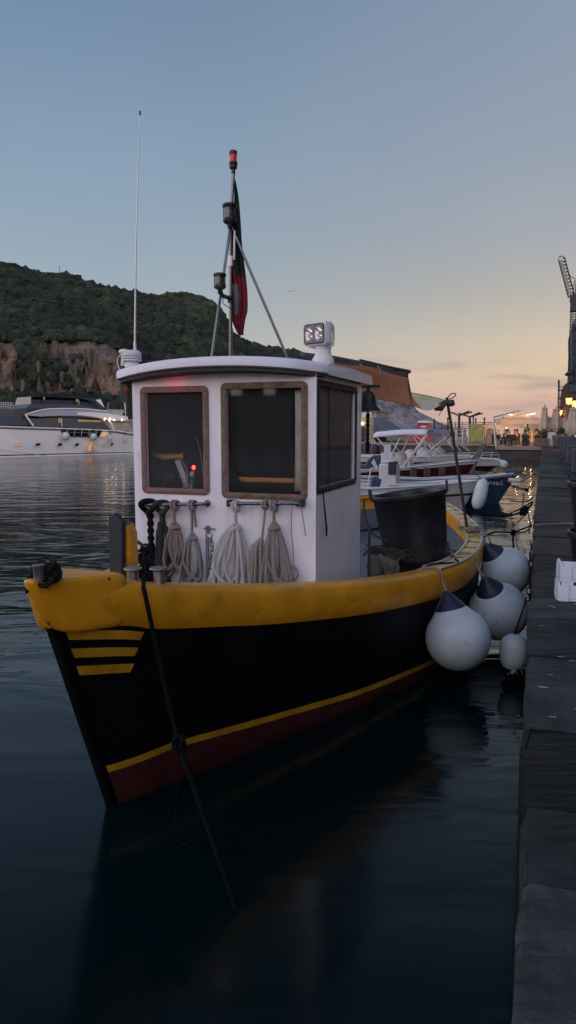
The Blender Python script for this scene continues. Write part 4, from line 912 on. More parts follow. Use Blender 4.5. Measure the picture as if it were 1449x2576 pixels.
# ------------------------------------------------------------------ ropes hanging on the wheelhouse
def hanging():
    Y0 = YF-.075
    def p2(px, py, y=Y0): return pB(px, py, y)
    def ring_on_rail(mb, px, py, r, w, y=Y0):
        c = p2(px, py); mb.tube([c+Vector((w*.5*math.sin(a), r*math.cos(a), r*math.sin(a))) for a in [2*math.pi*k/14 for k in range(14)]], .0, 6, closed=True) if False else None
        for o in (-.012, .014):
            mb.tube([c+Vector((o+.008*math.sin(a*2), .042*math.cos(a), .045*math.sin(a)-.008)) for a in [2*math.pi*k/14 for k in range(14)]], r, 6, closed=True)
    def coil(px0, px1, pyt, pyb, n, r, mt, name, label, railpx, neck=True, skew=0., jit=1., open_=.8, seed=1, railpy=1270, extra=None):
        rnd = random.Random(seed); o = thing(name, label, 'rope', BL(*p2((px0+px1)/2, pyb)), -TH)
        mb = MB(); L, Rr = p2(px0, pyb), p2(px1, pyb); T = p2(railpx, pyt); w = (Rr.x-L.x)/2; cx = (Rr.x+L.x)/2; h = T.z-L.z
        for i in range(n):
            wi = w*rnd.uniform(open_*.35, 1.); dx = rnd.uniform(-1, 1)*(w-wi)*1.; hb = h*rnd.uniform(.78, 1.0) ; yo = rnd.uniform(-.045, .03); tw = rnd.uniform(-.4, .4)*jit; sw = rnd.uniform(-.35, .35)*w; cr = rnd.uniform(-1.1, 1.1)*jit; pts = []
            for k in range(22):
                a = 2*math.pi*k/22; q = (1-math.cos(a))/2            # 0 top .. 1 bottom
                x = lerp(T.x, cx+dx, q**.7)+sw*q*q+wi*math.sin(a+cr*q*q)*(min(q, .999)**.35)*1.0+rnd.uniform(-.004, .004)*jit; z = T.z-hb*q+rnd.uniform(-.004, .004)
                pts.append(BL(x+skew*q*q, Y0+yo*q+.018*math.sin(a+tw)-.01, z))
            mb.tube(pts, r*rnd.uniform(.9, 1.08), 7, closed=True)
        for i in range(3):   # wrapping turns near the top
            mb.tube([BL(T.x+(.028+.012*i)*math.cos(a), Y0-.01+.03*math.sin(a), T.z-.03-.016*i+.01*math.sin(a*1+i)) for a in [2*math.pi*k/12 for k in range(12)]], r*.95, 6, closed=True)
        mb.build('coil', mt, o, world=True)
        mb = MB(); c = p2(railpx, railpy)
        for q in (-.013, .013): mb.tube([BL(c.x+q*1.2+.006*math.sin(2*a), Y0+.042*math.cos(a)+.0, c.z+.042*math.sin(a)-.006) for a in [2*math.pi*k/14 for k in range(14)]], r, 6, closed=True)
        if neck: mb.tube([BL(c.x, Y0-.03, c.z-.03), BL(lerp(c.x, T.x, .5)+.004, Y0-.02, lerp(c.z, T.z, .5)), BL(T.x, Y0-.01, T.z+.01)], r*1.05, 7)
        mb.build('hitch', mt, o, world=True)
        if extra: extra(o, r, mt)
        return o
    # 1 black heavy rope with tangled mass
    o = thing('rope_bundle', 'heavy black rope with a tangled bunch at the left end of the rail', 'rope', BL(*p2(366, 1470)), -TH); mb = MB(); rnd = random.Random(3)
    mb.tube([BL(*(p2(372, 1276)+Vector((.060*math.cos(a), .045*math.sin(a*2), .060*math.sin(a))))) for a in [2*math.pi*k/18 for k in range(18)]], .026, 8, closed=True)
    for q in (0, 3.14): mb.tube([BL(*(p2(lerp(378, 381, k/19), lerp(1295, 1385, k/19))+Vector((.016*math.cos(k*.8+q), .016*math.sin(k*.8+q), 0)))) for k in range(20)], .018, 7)
    for i in range(46):
        c = p2(rnd.uniform(350, 392), rnd.uniform(1378, 1478)); ph = rnd.uniform(0, 6); rr = rnd.uniform(.02, .05)
        mb.tube([BL(*(c+Vector((rr*math.cos(a+ph)*1.1, rnd.uniform(-.03, .03), rr*math.sin(a+ph)*1.2)))) for a in [2*math.pi*k/8 for k in range(8)]], .014, 5, closed=True)
    mb.build('strands', M['rope_dark'], o, world=True)
    # 2 charcoal braided thick rope
    o = thing('rope_hank', 'thick charcoal braided rope hanging second from the left on the rail', 'rope', BL(*p2(410, 1470)), -TH); mb = MB()
    mb.tube([BL(*(p2(406, 1277)+Vector((.058*math.cos(a), .04*math.sin(a*2), .052*math.sin(a))))) for a in [2*math.pi*k/18 for k in range(18)]], .025, 8, closed=True)
    mb.tube([BL(*p2(408, 1290)), BL(*p2(409, 1318))], .028, 8)
    for (xa, xb, yy) in ((402, 399, -.02), (412, 410, -.04), (421, 423, 0.0)):
        for q in (0, 2.1, 4.2): mb.tube([BL(*(p2(lerp(408, lerp(xa, xb, k/29), min(1, k/5)), lerp(1312, 1478, k/29))+Vector((.015*math.cos(k*.9+q), yy+.015*math.sin(k*.9+q), 0)))) for k in range(30)], .014, 6)
    mb.build('strands', M['rope_char'], o, world=True)
    coil(415, 468, 1312, 1455, 7, .0125, M['rope_beige'], 'rope_coil', 'beige coiled rope with red flecks hanging left of the pale coil', 440, seed=5, open_=1.2)
    def hook(o, r, mt):
        mb = MB(); mb.tube([BL(*p2(487, 1276)), BL(*p2(490, 1300)), BL(*p2(493, 1326))], r*1.1, 7); mb.build('tail', mt, o, world=True)
    coil(460, 512, 1340, 1478, 6, .0125, M['rope_grey'], 'rope_coil', 'dusty pale coiled rope with a metal clip, fourth on the left rail', 484, seed=8, open_=1.2, extra=hook)
    # 5 chain
    o = thing('chain', 'short grey metal chain hanging from a shackle between the coiled ropes', 'chain', BL(*p2(528, 1470)), -TH); mb = MB()
    sh = p2(526, 1338); mb.tube([BL(*(sh+Vector((.03*math.cos(a), 0, .035*math.sin(a)-.02)))) for a in [math.pi*k/8+math.pi for k in range(9)]], .008, 6)
    mb.build('shackle', M['dull_steel'], o, world=True)
    for i in range(11):
        c = p2(530+4*math.sin(i*.8), 1358+i*11); mb = MB(); ax = i % 2
        mb.tube([BL(*(c+Vector(((.014*math.cos(a) if ax else .004), (.004 if ax else .014*math.cos(a)), .026*math.sin(a))))) for a in [2*math.pi*k/12 for k in range(12)]], .0055, 6, closed=True); mb.build('link', M['dull_steel'], o, world=True)
    mb = MB(); a, b = p2(521, 1350, YF-.02), p2(521, 1478, YF-.02); mb.hexa([BL(a.x-.012, a.y-.01, b.z), BL(a.x+.012, a.y-.01, b.z), BL(a.x+.012, a.y+.01, b.z), BL(a.x-.012, a.y+.01, b.z)], [BL(a.x-.012, a.y-.01, a.z), BL(a.x+.012, a.y-.01, a.z), BL(a.x+.012, a.y+.01, a.z), BL(a.x-.012, a.y+.01, a.z)])
    mb.build('strap', mat('blue_grey_strap', (.16, .19, .24), .7, 0, .2, 20), o, world=True)
    def fan(o, r, mt):
        for i, (x0, x1, xb) in enumerate([(596, 560, 522), (592, 566, 534), (600, 612, 622), (590, 585, 548), (598, 604, 600)]):
            yy = -.035-.01*(i % 3); mb = MB(); mb.tube(spline([BL(*(p2(x0, 1322)+Vector((0, yy*.5, 0)))), BL(*(p2(x1, 1385)+Vector((0, yy, 0)))), BL(*(p2(xb, 1492)+Vector((0, yy, 0))))], 6), r, 7); mb.build('loose_strand', mt, o, world=True)
    coil(520, 628, 1314, 1515, 14, .0150, M['rope_white'], 'rope_coil', 'big off-white coiled rope fanning out below the middle window', 594, seed=12, open_=1.0, railpy=1272, extra=fan)
    # extra straight strands of the big coil sweeping left
    # 7 flecked hank
    o = thing('rope_hank', 'dark and pale flecked rope bundle hanging below the middle window', 'rope', BL(*p2(650, 1470)), -TH); mb = MB()
    c = p2(667, 1269)
    for q in (-.012, .012): mb.tube([BL(c.x+q, Y0+.04*math.cos(a), c.z+.04*math.sin(a)) for a in [2*math.pi*k/12 for k in range(12)]], .009, 6, closed=True)
    mb.tube([BL(*p2(667, 1280)), BL(*p2(660, 1350))], .011, 6); rnd = random.Random(9)
    for i in range(9):
        x1 = lerp(628, 668, (i+.5)/9); yy = rnd.uniform(-.05, .02)
        mb.tube([BL(*(p2(659, 1352)+Vector((0, yy*.2, 0)))), BL(*(p2(lerp(655, x1, .7), 1372)+Vector((0, yy, 0)))), BL(*(p2(x1, 1420)+Vector((0, yy, 0)))), BL(*(p2(x1-2, 1485)+Vector((0, yy, 0))))], .0135, 7)
    mb.build('strands', M['rope_fleck'], o, world=True)
    coil(668, 738, 1312, 1510, 13, .0135, M['rope_grey'], 'rope_coil', 'grey beige coiled rope hanging rightmost below the middle window', 690, seed=15, open_=1.1, railpy=1271)
    mb = MB(); mb.tube(spline([BL(*p2(740, 1266)), BL(*p2(752, 1258)), BL(*p2(762, 1300)), BL(*p2(769, 1348))], 5), .0045, 5); mb.tube(spline([BL(*p2(735, 1270)), BL(*p2(733, 1330)), BL(*p2(738, 1400)), BL(*p2(740, 1475))], 5), .005, 5)
    for i in range(2): mb.tube([BL(*(p2(737-6*i, 1442)+Vector(((.045+.02*i)*math.cos(a), .01*i, (.05+.015*i)*math.sin(a))))) for a in [2*math.pi*k/18 for k in range(18)]], .008, 6, closed=True)
    o = mb.build('cord', M['rope_grey']); tag(o, 'thin grey cord with a small loop right of the coiled ropes', 'cord')
    # rope wound round the bow pin
    mb = MB(); c = pB(104, 1443, .05); rnd = random.Random(2)
    for i in range(9):
        rr = rnd.uniform(.03, .052); cc = c+Vector((rnd.uniform(-.05, .06), rnd.uniform(-.02, .06), rnd.uniform(-.03, .03))); tl = rnd.uniform(-.8, .8)
        mb.tube([BL(*(cc+Vector((rr*math.cos(a), rr*math.sin(a)*.6, rr*.7*math.sin(a+tl))))) for a in [2*math.pi*k/12 for k in range(12)]], .014, 6, closed=True)
    mb.tube([BL(*(c+Vector((-.05, 0, 0)))), BL(*(c+Vector((-.09, -.02, -.05)))), BL(*(c+Vector((-.06, -.05, -.10))))], .014, 6)
    o = mb.build('rope_tangle', M['rope_dark']); tag(o, 'black rope tangled round the metal pin on the bow tip', 'rope')
hanging()
# ------------------------------------------------------------------ tubs and net on deck
def tub(name, label, c, rt, rb, h, rz=0, tilt=0., handles=True, group=None, col=None):
    o = thing(name, label, 'tub', c, rz, group); o.rotation_euler = (0, tilt, rz)
    mb = MB(); mb.lathe((0, 0, 0), [(rb*.9, 0), (rb, .02), (lerp(rb, rt, .5), h*.5), (rt*.985, h-.06), (rt*1.0, h-.055), (rt*1.045, h-.05), (rt*1.06, h-.03), (rt*1.055, h), (rt*1.0, h+.004), (rt*.97, h-.01), (rt*.95, h-.05), (rb*.93, .06), (rb*.5, .05)], 40); mb.build('body', col or M['tub'], o, ang=50)
    if handles:
        for s in (0, math.pi):
            mb = MB(); cx, cy = rt*1.04*math.cos(s), rt*1.04*math.sin(s); tx, ty = -math.sin(s), math.cos(s)
            mb.tube([(cx+tx*.09, cy+ty*.09, h-.03), (cx*1.01+tx*.085, cy*1.01+ty*.085, h+.085), (cx*1.01-tx*.085, cy*1.01-ty*.085, h+.085), (cx-tx*.09, cy-ty*.09, h-.03)], .013, 8); mb.tube([(cx*1.01, cy*1.01, h-.02), (cx*1.01, cy*1.01, h+.085)], .012, 8); mb.build('handle', col or M['tub'], o)
    return o
def deck_gear():
    c = pB(1068, 1400, 5.05); z0 = .58
    # lower tub and stacked upper tub tilting on it
    tub('fish_tub', 'large black plastic tub on the after deck under the tilted one', BL(1.30, 5.02, z0), .43, .37, .52, -TH+.9)
    tub('fish_tub', 'large black plastic tub tilted on top of the stacked tub at the stern', BL(1.33, 5.0, z0+.47), .42, .36, .76, -TH+.15, R(-8))
    tub('fish_basket', 'small dark round basket on deck behind the black tubs', BL(1.45, 6.2, .58), .26, .22, .38, 0, 0, False)
    rnd = random.Random(5); mb = MB()
    ctr = BL(1.25, 4.62, 1.16)
    for i in range(70):
        u = rnd.uniform(-.55, .62); c = BL(1.20+u*.62, 4.60+rnd.uniform(-.06, .05)+abs(u)*.35, 1.12+rnd.uniform(-.02, .06)); rr = rnd.uniform(.03, .075); ph = rnd.uniform(0, 6)
        mb.tube([c+Vector((rr*1.5*math.cos(a+ph), rr*.5*math.sin(a+ph), rr*.5*math.sin(a*2+ph))) for a in [2*math.pi*k/8 for k in range(8)]], rnd.uniform(.004, .009), 4, closed=True)
    o = mb.build('fishing_net', M['net']); tag(o, 'tangled brown fishing net draped over the rim of the lower tub', 'net')
    rows = []
    for i in range(15):
        u = i/14; x = lerp(.86, 1.22, u); row = []
        for k in range(9):
            v = k/8; dr = .10+.24*abs(math.sin(u*5.2+.6))+.03*math.sin(u*23); row.append(BL(x+.012*math.sin(9*v+u*8), 4.585-.025*math.sin(u*14)-.05*(v > 0)*min(1, v*3), 1.125-dr*v+.01*math.sin(u*20)))
        rows.append(row)
    o = MB().grid(rows).build('sacking', mat('brown_sacking', (.13, .11, .09), .95, 0, .35, 12, .006, 30), solid=.008, ang=70); tag(o, 'ragged brown sacking hanging over the lower tub front', 'cloth')
    mb = MB(); mb.tube(spline([BL(*pB(915, 1255, 5.3)), BL(*pB(918, 1300, 5.0)), BL(*pB(940, 1345, 4.8)), BL(*pB(985, 1362, 4.7))], 6), .014, 8); o = mb.build('hose', M['rubber']); tag(o, 'black hose curving down beside the deck tubs', 'hose')
    mb = MB(); mb.box(BL(.93, 4.3, 1.02), (.03, .03, .9)); o = mb.build('stanchion', M['rubber']); o.parent = None; tag(o, 'thin dark upright bar just behind the wheelhouse corner', 'bar')
deck_gear()
# ------------------------------------------------------------------ fenders
def fenders():
    def rope(pts, r, nm, label, mt='rope_grey'):
        mb = MB(); mb.tube(spline(pts, 6), r, 7); o = mb.build(nm, M[mt]); return tag(o, label, 'rope')
    def ball_fender(px, py, r, dep, ltop, label, tp, group='round white fenders'):
        c = at_d(px, py, dep); o = thing('fender', label, 'fender', c, 0, group)
        T = at_s(*tp); ax = (T-c).normalized(); q = Vector((0, 0, 1)).rotation_difference(ax).to_matrix()
        prof = []
        for k in range(30):
            z = -math.cos(math.pi*k/40); rr = math.sin(math.pi*k/40)
            if z < .62: prof.append((max(rr, .002)*r, z*r))
        for k in range(1, 13): f = k/12; prof.append((lerp(.78, .11, f**.93)*r, (.62+.80*f)*r))
        cut = [i for i, p in enumerate(prof) if p[1] > .93*r][0]
        mb = MB(); mb.lathe((0, 0, 0), prof[:cut+1], 44, 0, q); mb.build('ball', M['fender'], o, ang=60)
        mb = MB(); top = [(prof[cut][0]+.003, prof[cut][1]-.01)]+[(p[0]+.004, p[1]) for p in prof[cut+1:]]+[(.08*r, 1.48*r), (.05*r, 1.52*r)]
        mb.lathe((0, 0, 0), top, 32, 0, q)
        for k in range(6):
            a = k*1.047; mb.tube([q@Vector((top[0][0]*.9*math.cos(a), top[0][0]*.9*math.sin(a), top[0][1]+.02)), q@Vector((.12*r*math.cos(a), .12*r*math.sin(a), 1.42*r))], .012, 5)
        mb.build('cap', M['fender_top'], o, ang=60); return c+q@Vector((0, 0, 1.5*r)), o
    e1, _ = ball_fender(1152, 1606, .316, 6.80, 0, 'round white fender nearest the camera, lowest of the three', (1118, 1470, 7.0))
    e2, _ = ball_fender(1254, 1537, .336, 8.00, 0, 'round white fender in the middle of the three beside the quay', (1196, 1400, 8.0))
    e3, _ = ball_fender(1272, 1438, .318, 9.00, 0, 'round white fender farthest back, touching the water gap', (1205, 1345, 9.2))
    g1 = BL(1.73, 4.0, 1.10); g2 = BL(1.965, 5.55, 1.07); g3 = BL(2.0, 6.5, 1.08)
    def over(g, w=.2):   # rope lying over the gunwale
        s, t = to_st(g); return [ST(s-.05, t-w, g[2]+.0), ST(s, t-w*.6, g[2]+.03), ST(s, t-.02, g[2]+.035), ST(s, t+.055, g[2]-.01), ST(s, t+.07, g[2]-.12)]
    rope(over(BL(1.70, 3.98, 1.10))+[e1], .012, 'fender_rope', 'rope over the yellow gunwale holding the nearest fender')
    rope(over(BL(1.93, 5.2, 1.06))+[e2], .012, 'fender_rope', 'rope over the gunwale cap holding the middle fender')
    rope(over(BL(1.98, 6.6, 1.08))+[e3], .012, 'fender_rope', 'rope by the pole foot holding the farthest fender')
    rope([BL(1.52, 4.0, 1.10), BL(1.62, 4.25, 1.12), BL(1.80, 4.45, 1.11), BL(1.86, 4.62, 1.09), BL(1.80, 4.75, 1.10)], .010, 'lashing', 'thin brown cord lying across the gunwale cap', 'rope_moor')
    # small barrel fender with weed, hanging on the quay wall
    c = at_d(1292, 1638, 6.95); o = thing('barrel_fender', 'small white barrel float against the quay wall with weed below', 'fender', c, 0)
    prof = [(.02, -.19), (.06, -.185), (.11, -.15), (.135, -.08), (.142, 0), (.135, .07), (.11, .13), (.06, .165), (.01, .172)]
    mb = MB(); mb.lathe((0, 0, 0), prof, 32); mb.build('barrel', M['fender'], o, ang=60)
    mb = MB(); rnd = random.Random(6)
    for i in range(60):
        a = rnd.uniform(0, 6.28); r0 = rnd.uniform(.01, .09); p = Vector((r0*math.cos(a), r0*math.sin(a), -.17)); pts = [p]
        for k in range(4): p = p+Vector((rnd.uniform(-.035, .035), rnd.uniform(-.03, .03), -rnd.uniform(.012, .05))); pts.append(p)
        mb.tube(pts, .006, 4)
    mb.build('weed', M['rope_dark'], o)
    mb = MB(); [mb.tube([(rnd.uniform(-.03, .05), -.06, -.16), (rnd.uniform(-.06, .06), -.10, -.14), (rnd.uniform(-.1, .1), -.09, -.21)], .0035, 4) for i in range(9)]; mb.build('frayed_twine', M['rope_white'], o)
    mb = MB(); mb.tube([(0, 0, .165), (.05, .02, .3), (.13, .05, .55)], .008, 6); mb.build('lanyard', M['rope_moor'], o)
fenders()
# ------------------------------------------------------------------ helpers for things farther off
class PL:      # a real vertical plane through A heading to B: pixel -> point in that plane's local frame
    def __init__(s, A, B):
        s.A = Vector((A[0], A[1], 0)); e = Vector((B[0]-A[0], B[1]-A[1], 0)); s.e = e.normalized(); s.n = Vector((-s.e.y, s.e.x, 0)); s.rz = math.atan2(s.e.y, s.e.x)
        if s.n.dot(s.A) < 0: s.flip = -1
        else: s.flip = 1
    def __call__(s, px, py, off=0.):
        d = Vector(ray(px, py)); o = s.A+s.n*off; k = o.dot(s.n)/d.dot(s.n); p = d*k+Vector((0, 0, HC)); r = p-s.A
        return Vector((r.dot(s.e), off, p.z))
def crop3(cx, cy): return (849+cx*.4141, 849+cy*.4141)
def boat_hull(parent, L, B, zs, rake, mats, lev, name='hull', full=.55, stern=.75, deckz=-.12, deckm=None, nx=26, flare=.78):
    # bow towards +x (x=L), stern at x=0, centreline y=0; lev = [(level 0..1, material)...]
    def hb(k): return B/2*(stern+(1-stern)*min(1, k/.35)) if k < .35 else B/2*(1-((k-.35)/.65)**(1/full if full else 2))
    def hbw(k): return hb(k)*flare*(1-.25*max(0, (k-.6)/.4))
    rows = []
    for side in (1, -1):
        seq = range(nx+1) if side == 1 else range(nx, -1, -1)
        for i in seq:
            k = i/nx; z = interp(zs, k); row = [Vector((lerp(0, L-rake, k), 0 if k in (1,) else side*hbw(k)*.4, -.35))]
            for l, _ in lev: row.append(Vector((lerp(0, L-rake*(1-l), k), side*lerp(hbw(k), hb(k), l**.8), lerp(-.05, z, l))))
            rows.append(row)
    mb = MB(); mb.grid(rows, mif=lambda i, k: lev[max(k-1, 0)][1])
    n = nx+1; r0, r1 = rows[0], rows[-1]
    mb.grid([r0, r1])       # transom
    h = mb.build(name, mats, parent, ang=50)
    mb = MB(); mb.grid([[Vector((lerp(0, L, i/nx)*.995, s*hb(i/nx)*.96, interp(zs, i/nx)+deckz)) for s in (1, .5, 0, -.5, -1)] for i in range(nx+1)]); mb.build('deck', deckm or M['hullwhite'], parent)
    mb = MB()
    for s in (1, -1): mb.tube([Vector((lerp(0, L, i/nx), s*hb(i/nx), interp(zs, i/nx))) for i in range(nx+1)], .03, 6)
    mb.build('rubbing_strake', mats[0], parent)
    return hb
# ------------------------------------------------------------------ motor yacht across the harbour
def yacht():
    A = at_z(340, 1141.5, 0); Bp = at_z(0, 1151.5, 0); pl = PL(A, Bp)
    Y = thing('motor_yacht', 'big white motor yacht with slate grey upper decks under the cliff', 'yacht', A, pl.rz)
    s = -1 if pl.n.dot(pl.A) < 0 else 1      # local +y*s points away from the camera
    W = 5.4
    def c(cx, cy, off=0.): return pl(cx/2.5875/1.59, (1500+cy/2.5875)/1.59, off*s)
    # hull: rows along x from stern to bow
    sheer = [(1395, 600), (1285, 575), (1180, 555), (1150, 560), (1060, 575)]
    XS = [-2.6, -1.0, 0, 2, 4, 6, 8, 10, 12, 14, 16, 18, 20, 21.6, 22.6]
    def zt(X): return interp([(-2.6, 1.55), (0, c(1395, 605).z), (c(1180, 570).x, c(1180, 570).z), (c(650, 545).x, c(650, 550).z), (c(200, 530).x, c(200, 535).z), (c(0, 528).x, c(0, 528).z), (22.6, 3.15)], X)
    def hbY(X, l):
        k = max(0, (X-9)/13.6); f = max(0, 1-k**2.2); return W/2*(lerp(.80, 1., l))*f if X < 22.5 else 0
    rows = []
    for sd in (1, -1):
        for X in (XS if sd == 1 else XS[::-1]):
            row = []
            for l in (-.2, 0, .045, .08, .25, .55, .8, .93, 1.):
                z = zt(X)*l; xx = X-(1-l)*max(0, (X-16))*.3; row.append(Vector((xx, s*(W/2-sd*hbY(X, max(l, 0))), z)))
            rows.append(row)
    mb = MB(); mb.grid(rows, mif=lambda i, k: 1 if k == 2 else (1 if k == 0 else 0)); mb.grid([rows[0], rows[-1]]); mb.build('hull', [M['yachtwhite'], M['darkstripe']], Y, ang=30)
    # bulwark cap rail (dark line under a white cap)
    for off, zz, r, m in ((-.03, -.04, .05, 'yachtwhite'), (-.035, -.16, .035, 'darkstripe')):
        mb = MB(); mb.tube([Vector((X, s*(W/2-hbY(X, 1)+off), zt(X)+zz)) for X in XS[:-1]], r, 6); mb.build('cap_rail', M[m], Y)
    # angular chine line down at the bow
    mb = MB(); a, b_, d = c(0, 780, -.02), c(470, 835, -.02), c(300, 812, -.02); mb.tube([a+Vector((4, s*.3, .25)), a, d, b_], .025, 5); mb.build('chine', M['yachtsilver'], Y)
    # cut-out with side deck (dark recess)
    mb = MB(); pts = [c(620, 560, -.03), c(665, 632, -.03), c(1030, 640, -.03), c(1060, 576, -.03), c(1060, 560, -.03)]; mb.prism(pts, (0, s*.05, 0)); mb.build('side_opening', M['darkglass'], Y)
    mb = MB(); pts = [c(1030, 640, -.05), c(1085, 638, -.05), c(1112, 610, -.05), c(1122, 580, -.05), c(1062, 574, -.05)]; mb.prism(pts, (0, s*.05, 0)); mb.build('cockpit_side', M['cockpit'], Y)
    mb = MB(); [mb.tube([c(x, 558, -.06), c(x-8, 630, -.06)], .018, 4) for x in (700, 775, 850, 930, 1000)]; mb.tube([c(640, 590, -.06), c(1045, 600, -.06)], .015, 4); mb.build('guard_rail', M['alu'], Y)
    # portholes
    def port(x0, x1, y0, y1, m, sk=10, fr=True):
        mb = MB(); mb.prism([c(x0, y1, -.04), c(x1-sk, y1, -.04), c(x1, y0, -.04), c(x0+sk, y0, -.04)], (0, s*.03, 0)); q = mb.build('porthole', M[m], Y)
        mb = MB(); mb.tube([c(x0-4, y1+3, -.05), c(x1-sk+2, y1+3, -.05), c(x1+4, y0-2, -.05), c(x0+sk-2, y0-2, -.05)], .025, 4, closed=True); mb.build('frame', M['yachtsilver'], q)
    port(160, 212, 708, 730, 'port_lit'); port(368, 420, 708, 730, 'darkglass'); port(598, 645, 708, 732, 'darkglass'); port(776, 818, 708, 732, 'darkglass')
    port(1076, 1100, 706, 730, 'interior_lit', 4); port(1146, 1172, 706, 728, 'darkglass', 6)
    port(908, 955, 706, 784, 'port_lit', 14); port(964, 1008, 706, 784, 'interior_lit', 14)
    # superstructure: loft side outline inward (tumblehome)
    def loft(outline, y0, y1, inset, m, nm, par=Y):
        pts = [c(x, y, y0) for x, y in outline]; zc = sum(p.z for p in pts)/len(pts); zmin = min(p.z for p in pts); zmax = max(p.z for p in pts)
        def row(yy, ins):
            return [Vector((p.x, s*(yy+(ins*(p.z-zmin)/max(zmax-zmin, .1))), p.z)) for p in pts]
        mb = MB(); a = row(y0, inset); b2 = [Vector((p.x, s*(y1)-(q.y-s*y0), p.z)) for p, q in zip(pts, a)]
        n = len(pts); mb.add(a+b2, [tuple(range(n))[::-1], tuple(range(n, 2*n))]+[(k, (k+1) % n, n+(k+1) % n, n+k) for k in range(n)]); return mb.build(nm, m, par, ang=30)
    # main deck house: dark glass body, then framed by white sweep
    loft([(-900, 525), (-760, 470), (-300, 420), (260, 415), (330, 425), (1045, 455), (1145, 565), (1150, 575), (300, 545)], .55, W-.55, .25, M['darkglass'], 'main_windows')
    loft([(-900, 520), (-600, 470), (-100, 425), (0, 430), (255, 425), (330, 520), (0, 517)], .50, W-.5, .25, M['yachtgrey'], 'fore_coachroof')
    mb = MB(); mb.prism([c(805, 460, .72), c(1040, 468, .72), (c(1040, 545, .72)), (c(812, 548, .72))], (0, s*-.02, 0)); mb.build('lit_saloon', M['interior_lit'], Y)
    mb = MB(); mb.prism([c(600, 445, .70), c(632, 445, .70), c(638, 530, .70), c(606, 530, .70)], (0, s*-.02, 0)); mb.build('lit_door', M['interior_lit'], Y)
    def band(ptsU, ptsD, y0, y1, m, nm):
        mb = MB(); n = len(ptsU); rows = []
        for yy in (y0, y1):
            rows.append([c(x, y, yy) for x, y in ptsU]+[c(x, y, yy) for x, y in ptsD[::-1]])
        k = len(rows[0]); vs = rows[0]+rows[1]; mb.add(vs, [tuple(range(k))[::-1], tuple(range(k, 2*k))]+[(i, (i+1) % k, k+(i+1) % k, k+i) for i in range(k)]); return mb.build(nm, m, Y, ang=30)
    band([(262, 410), (400, 370), (560, 350), (840, 350), (1110, 372), (1320, 430), (1326, 455), (1310, 470)], [(300, 420), (420, 430), (560, 422), (700, 420), (860, 428), (1040, 452), (1250, 470), (1300, 472)], .28, W-.28, M['yachtsilver'], 'deck_overhang')
    band([(805, 388), (960, 388), (1110, 396), (1320, 432), (1326, 455), (1310, 470)], [(795, 412), (960, 430), (1060, 452), (1200, 468), (1290, 472), (1305, 472)], .20, .30, M['yachtwhite'], 'overhang_fascia')
    mb = MB(); mb.tube([c(262, 412, .25), c(345, 525, .25)], .07, 6); mb.tube(spline([c(262, 412, .25), c(400, 368, .25), c(560, 350, .25), c(840, 350, .25), c(1110, 374, .25)], 4), .06, 6); mb.build('white_arch', M['yachtwhite'], Y)
    mb = MB(); mb.tube([c(640, 445, .5), c(640, 532, .5)], .03, 4); mb.tube([c(1118, 472, .3), c(1140, 490, .3), (c(1180, 570, .3))], .10, 6); mb.build('aft_pillar', M['yachtwhite'], Y)
    # upper deck
    loft([(265, 345), (320, 300), (640, 300), (880, 312), (1010, 350), (1100, 385), (1110, 392), (560, 352)], .7, W-.7, .15, M['yachtgrey'], 'upper_deck')
    loft([(325, 300), (338, 222), (640, 225), (890, 240), (960, 290), (1000, 345), (640, 302)], .9, W-.9, .35, M['darkglass'], 'upper_windows')
    band([(330, 215), (400, 203), (560, 193), (800, 198), (1000, 212), (1060, 232)], [(332, 226), (560, 228), (800, 240), (940, 262), (980, 285), (1020, 340), (1105, 372), (1090, 330), (1052, 245)][::1], .85, .95, M['yachtgrey'], 'hardtop_side')
    band([(330, 214), (400, 203), (560, 193), (800, 198), (1000, 212), (1060, 232)], [(334, 226), (560, 226), (800, 232), (950, 240), (1000, 242), (1056, 244)], .85, W-.85, M['yachtgrey'], 'hardtop')
    mb = MB(); mb.prism([c(990, 258, .84), c(1040, 250, .84), c(1082, 338, .84)], (0, s*.04, 0)); mb.build('quarter_window', M['yachtwhite'], Y)
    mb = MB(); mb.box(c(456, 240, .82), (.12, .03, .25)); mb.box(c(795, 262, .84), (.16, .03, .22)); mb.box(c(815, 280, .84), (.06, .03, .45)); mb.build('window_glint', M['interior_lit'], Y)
    for x, r in ((762, .30), (938, .34)):
        mb = MB(); p = c(x, 165, 2.4); mb.ball(p, r, 8, 0, (1, 1, 1.0)); mb.lathe(p+Vector((0, 0, -r-.15)), [(r*.6, 0), (r*.8, .2)], 12); mb.build('radar_dome', M['darkplastic'], Y)
    mb = MB(); p = c(845, 195, 2.4)
    for dx, h in ((0, 1.0), (-.3, .6), (.25, .7), (.1, .8)): mb.tube([p+Vector((dx, 0, 0)), p+Vector((dx*.7, 0, h))], .035, 5)
    mb.box(p+Vector((0, 0, .55)), (1.1, .12, .12)); mb.box(p+Vector((.2, 0, .85)), (.5, .1, .1)); mb.build('radar_mast', M['darkmetal'], Y)
    mb = MB(); [mb.tube([c(x, 380+(x-1120)*.09, .5), c(x+4, 350+(x-1120)*.1, .5)], .02, 4) for x in (1130, 1170, 1210, 1250, 1275)]; mb.tube([c(1120, 355, .5), c(1272, 366, .5)], .02, 4); mb.tube([c(1117, 285, .6), c(1117, 375, .6)], .03, 5); mb.tube([c(1288, 245, .6), c(1300, 425, .6)], .06, 6)
    mb.box(c(1175, 385, 1.2), (1.4, 1., .5)); mb.build('aft_deck_rail', M['alu'], Y)
    for x in (1085, 1140, 1182, 1262):
        mb = MB(); mb.ball(c(x, 459 if x < 1150 else 466, .18), .042, 5); mb.build('downlight', M['dl'], Y)
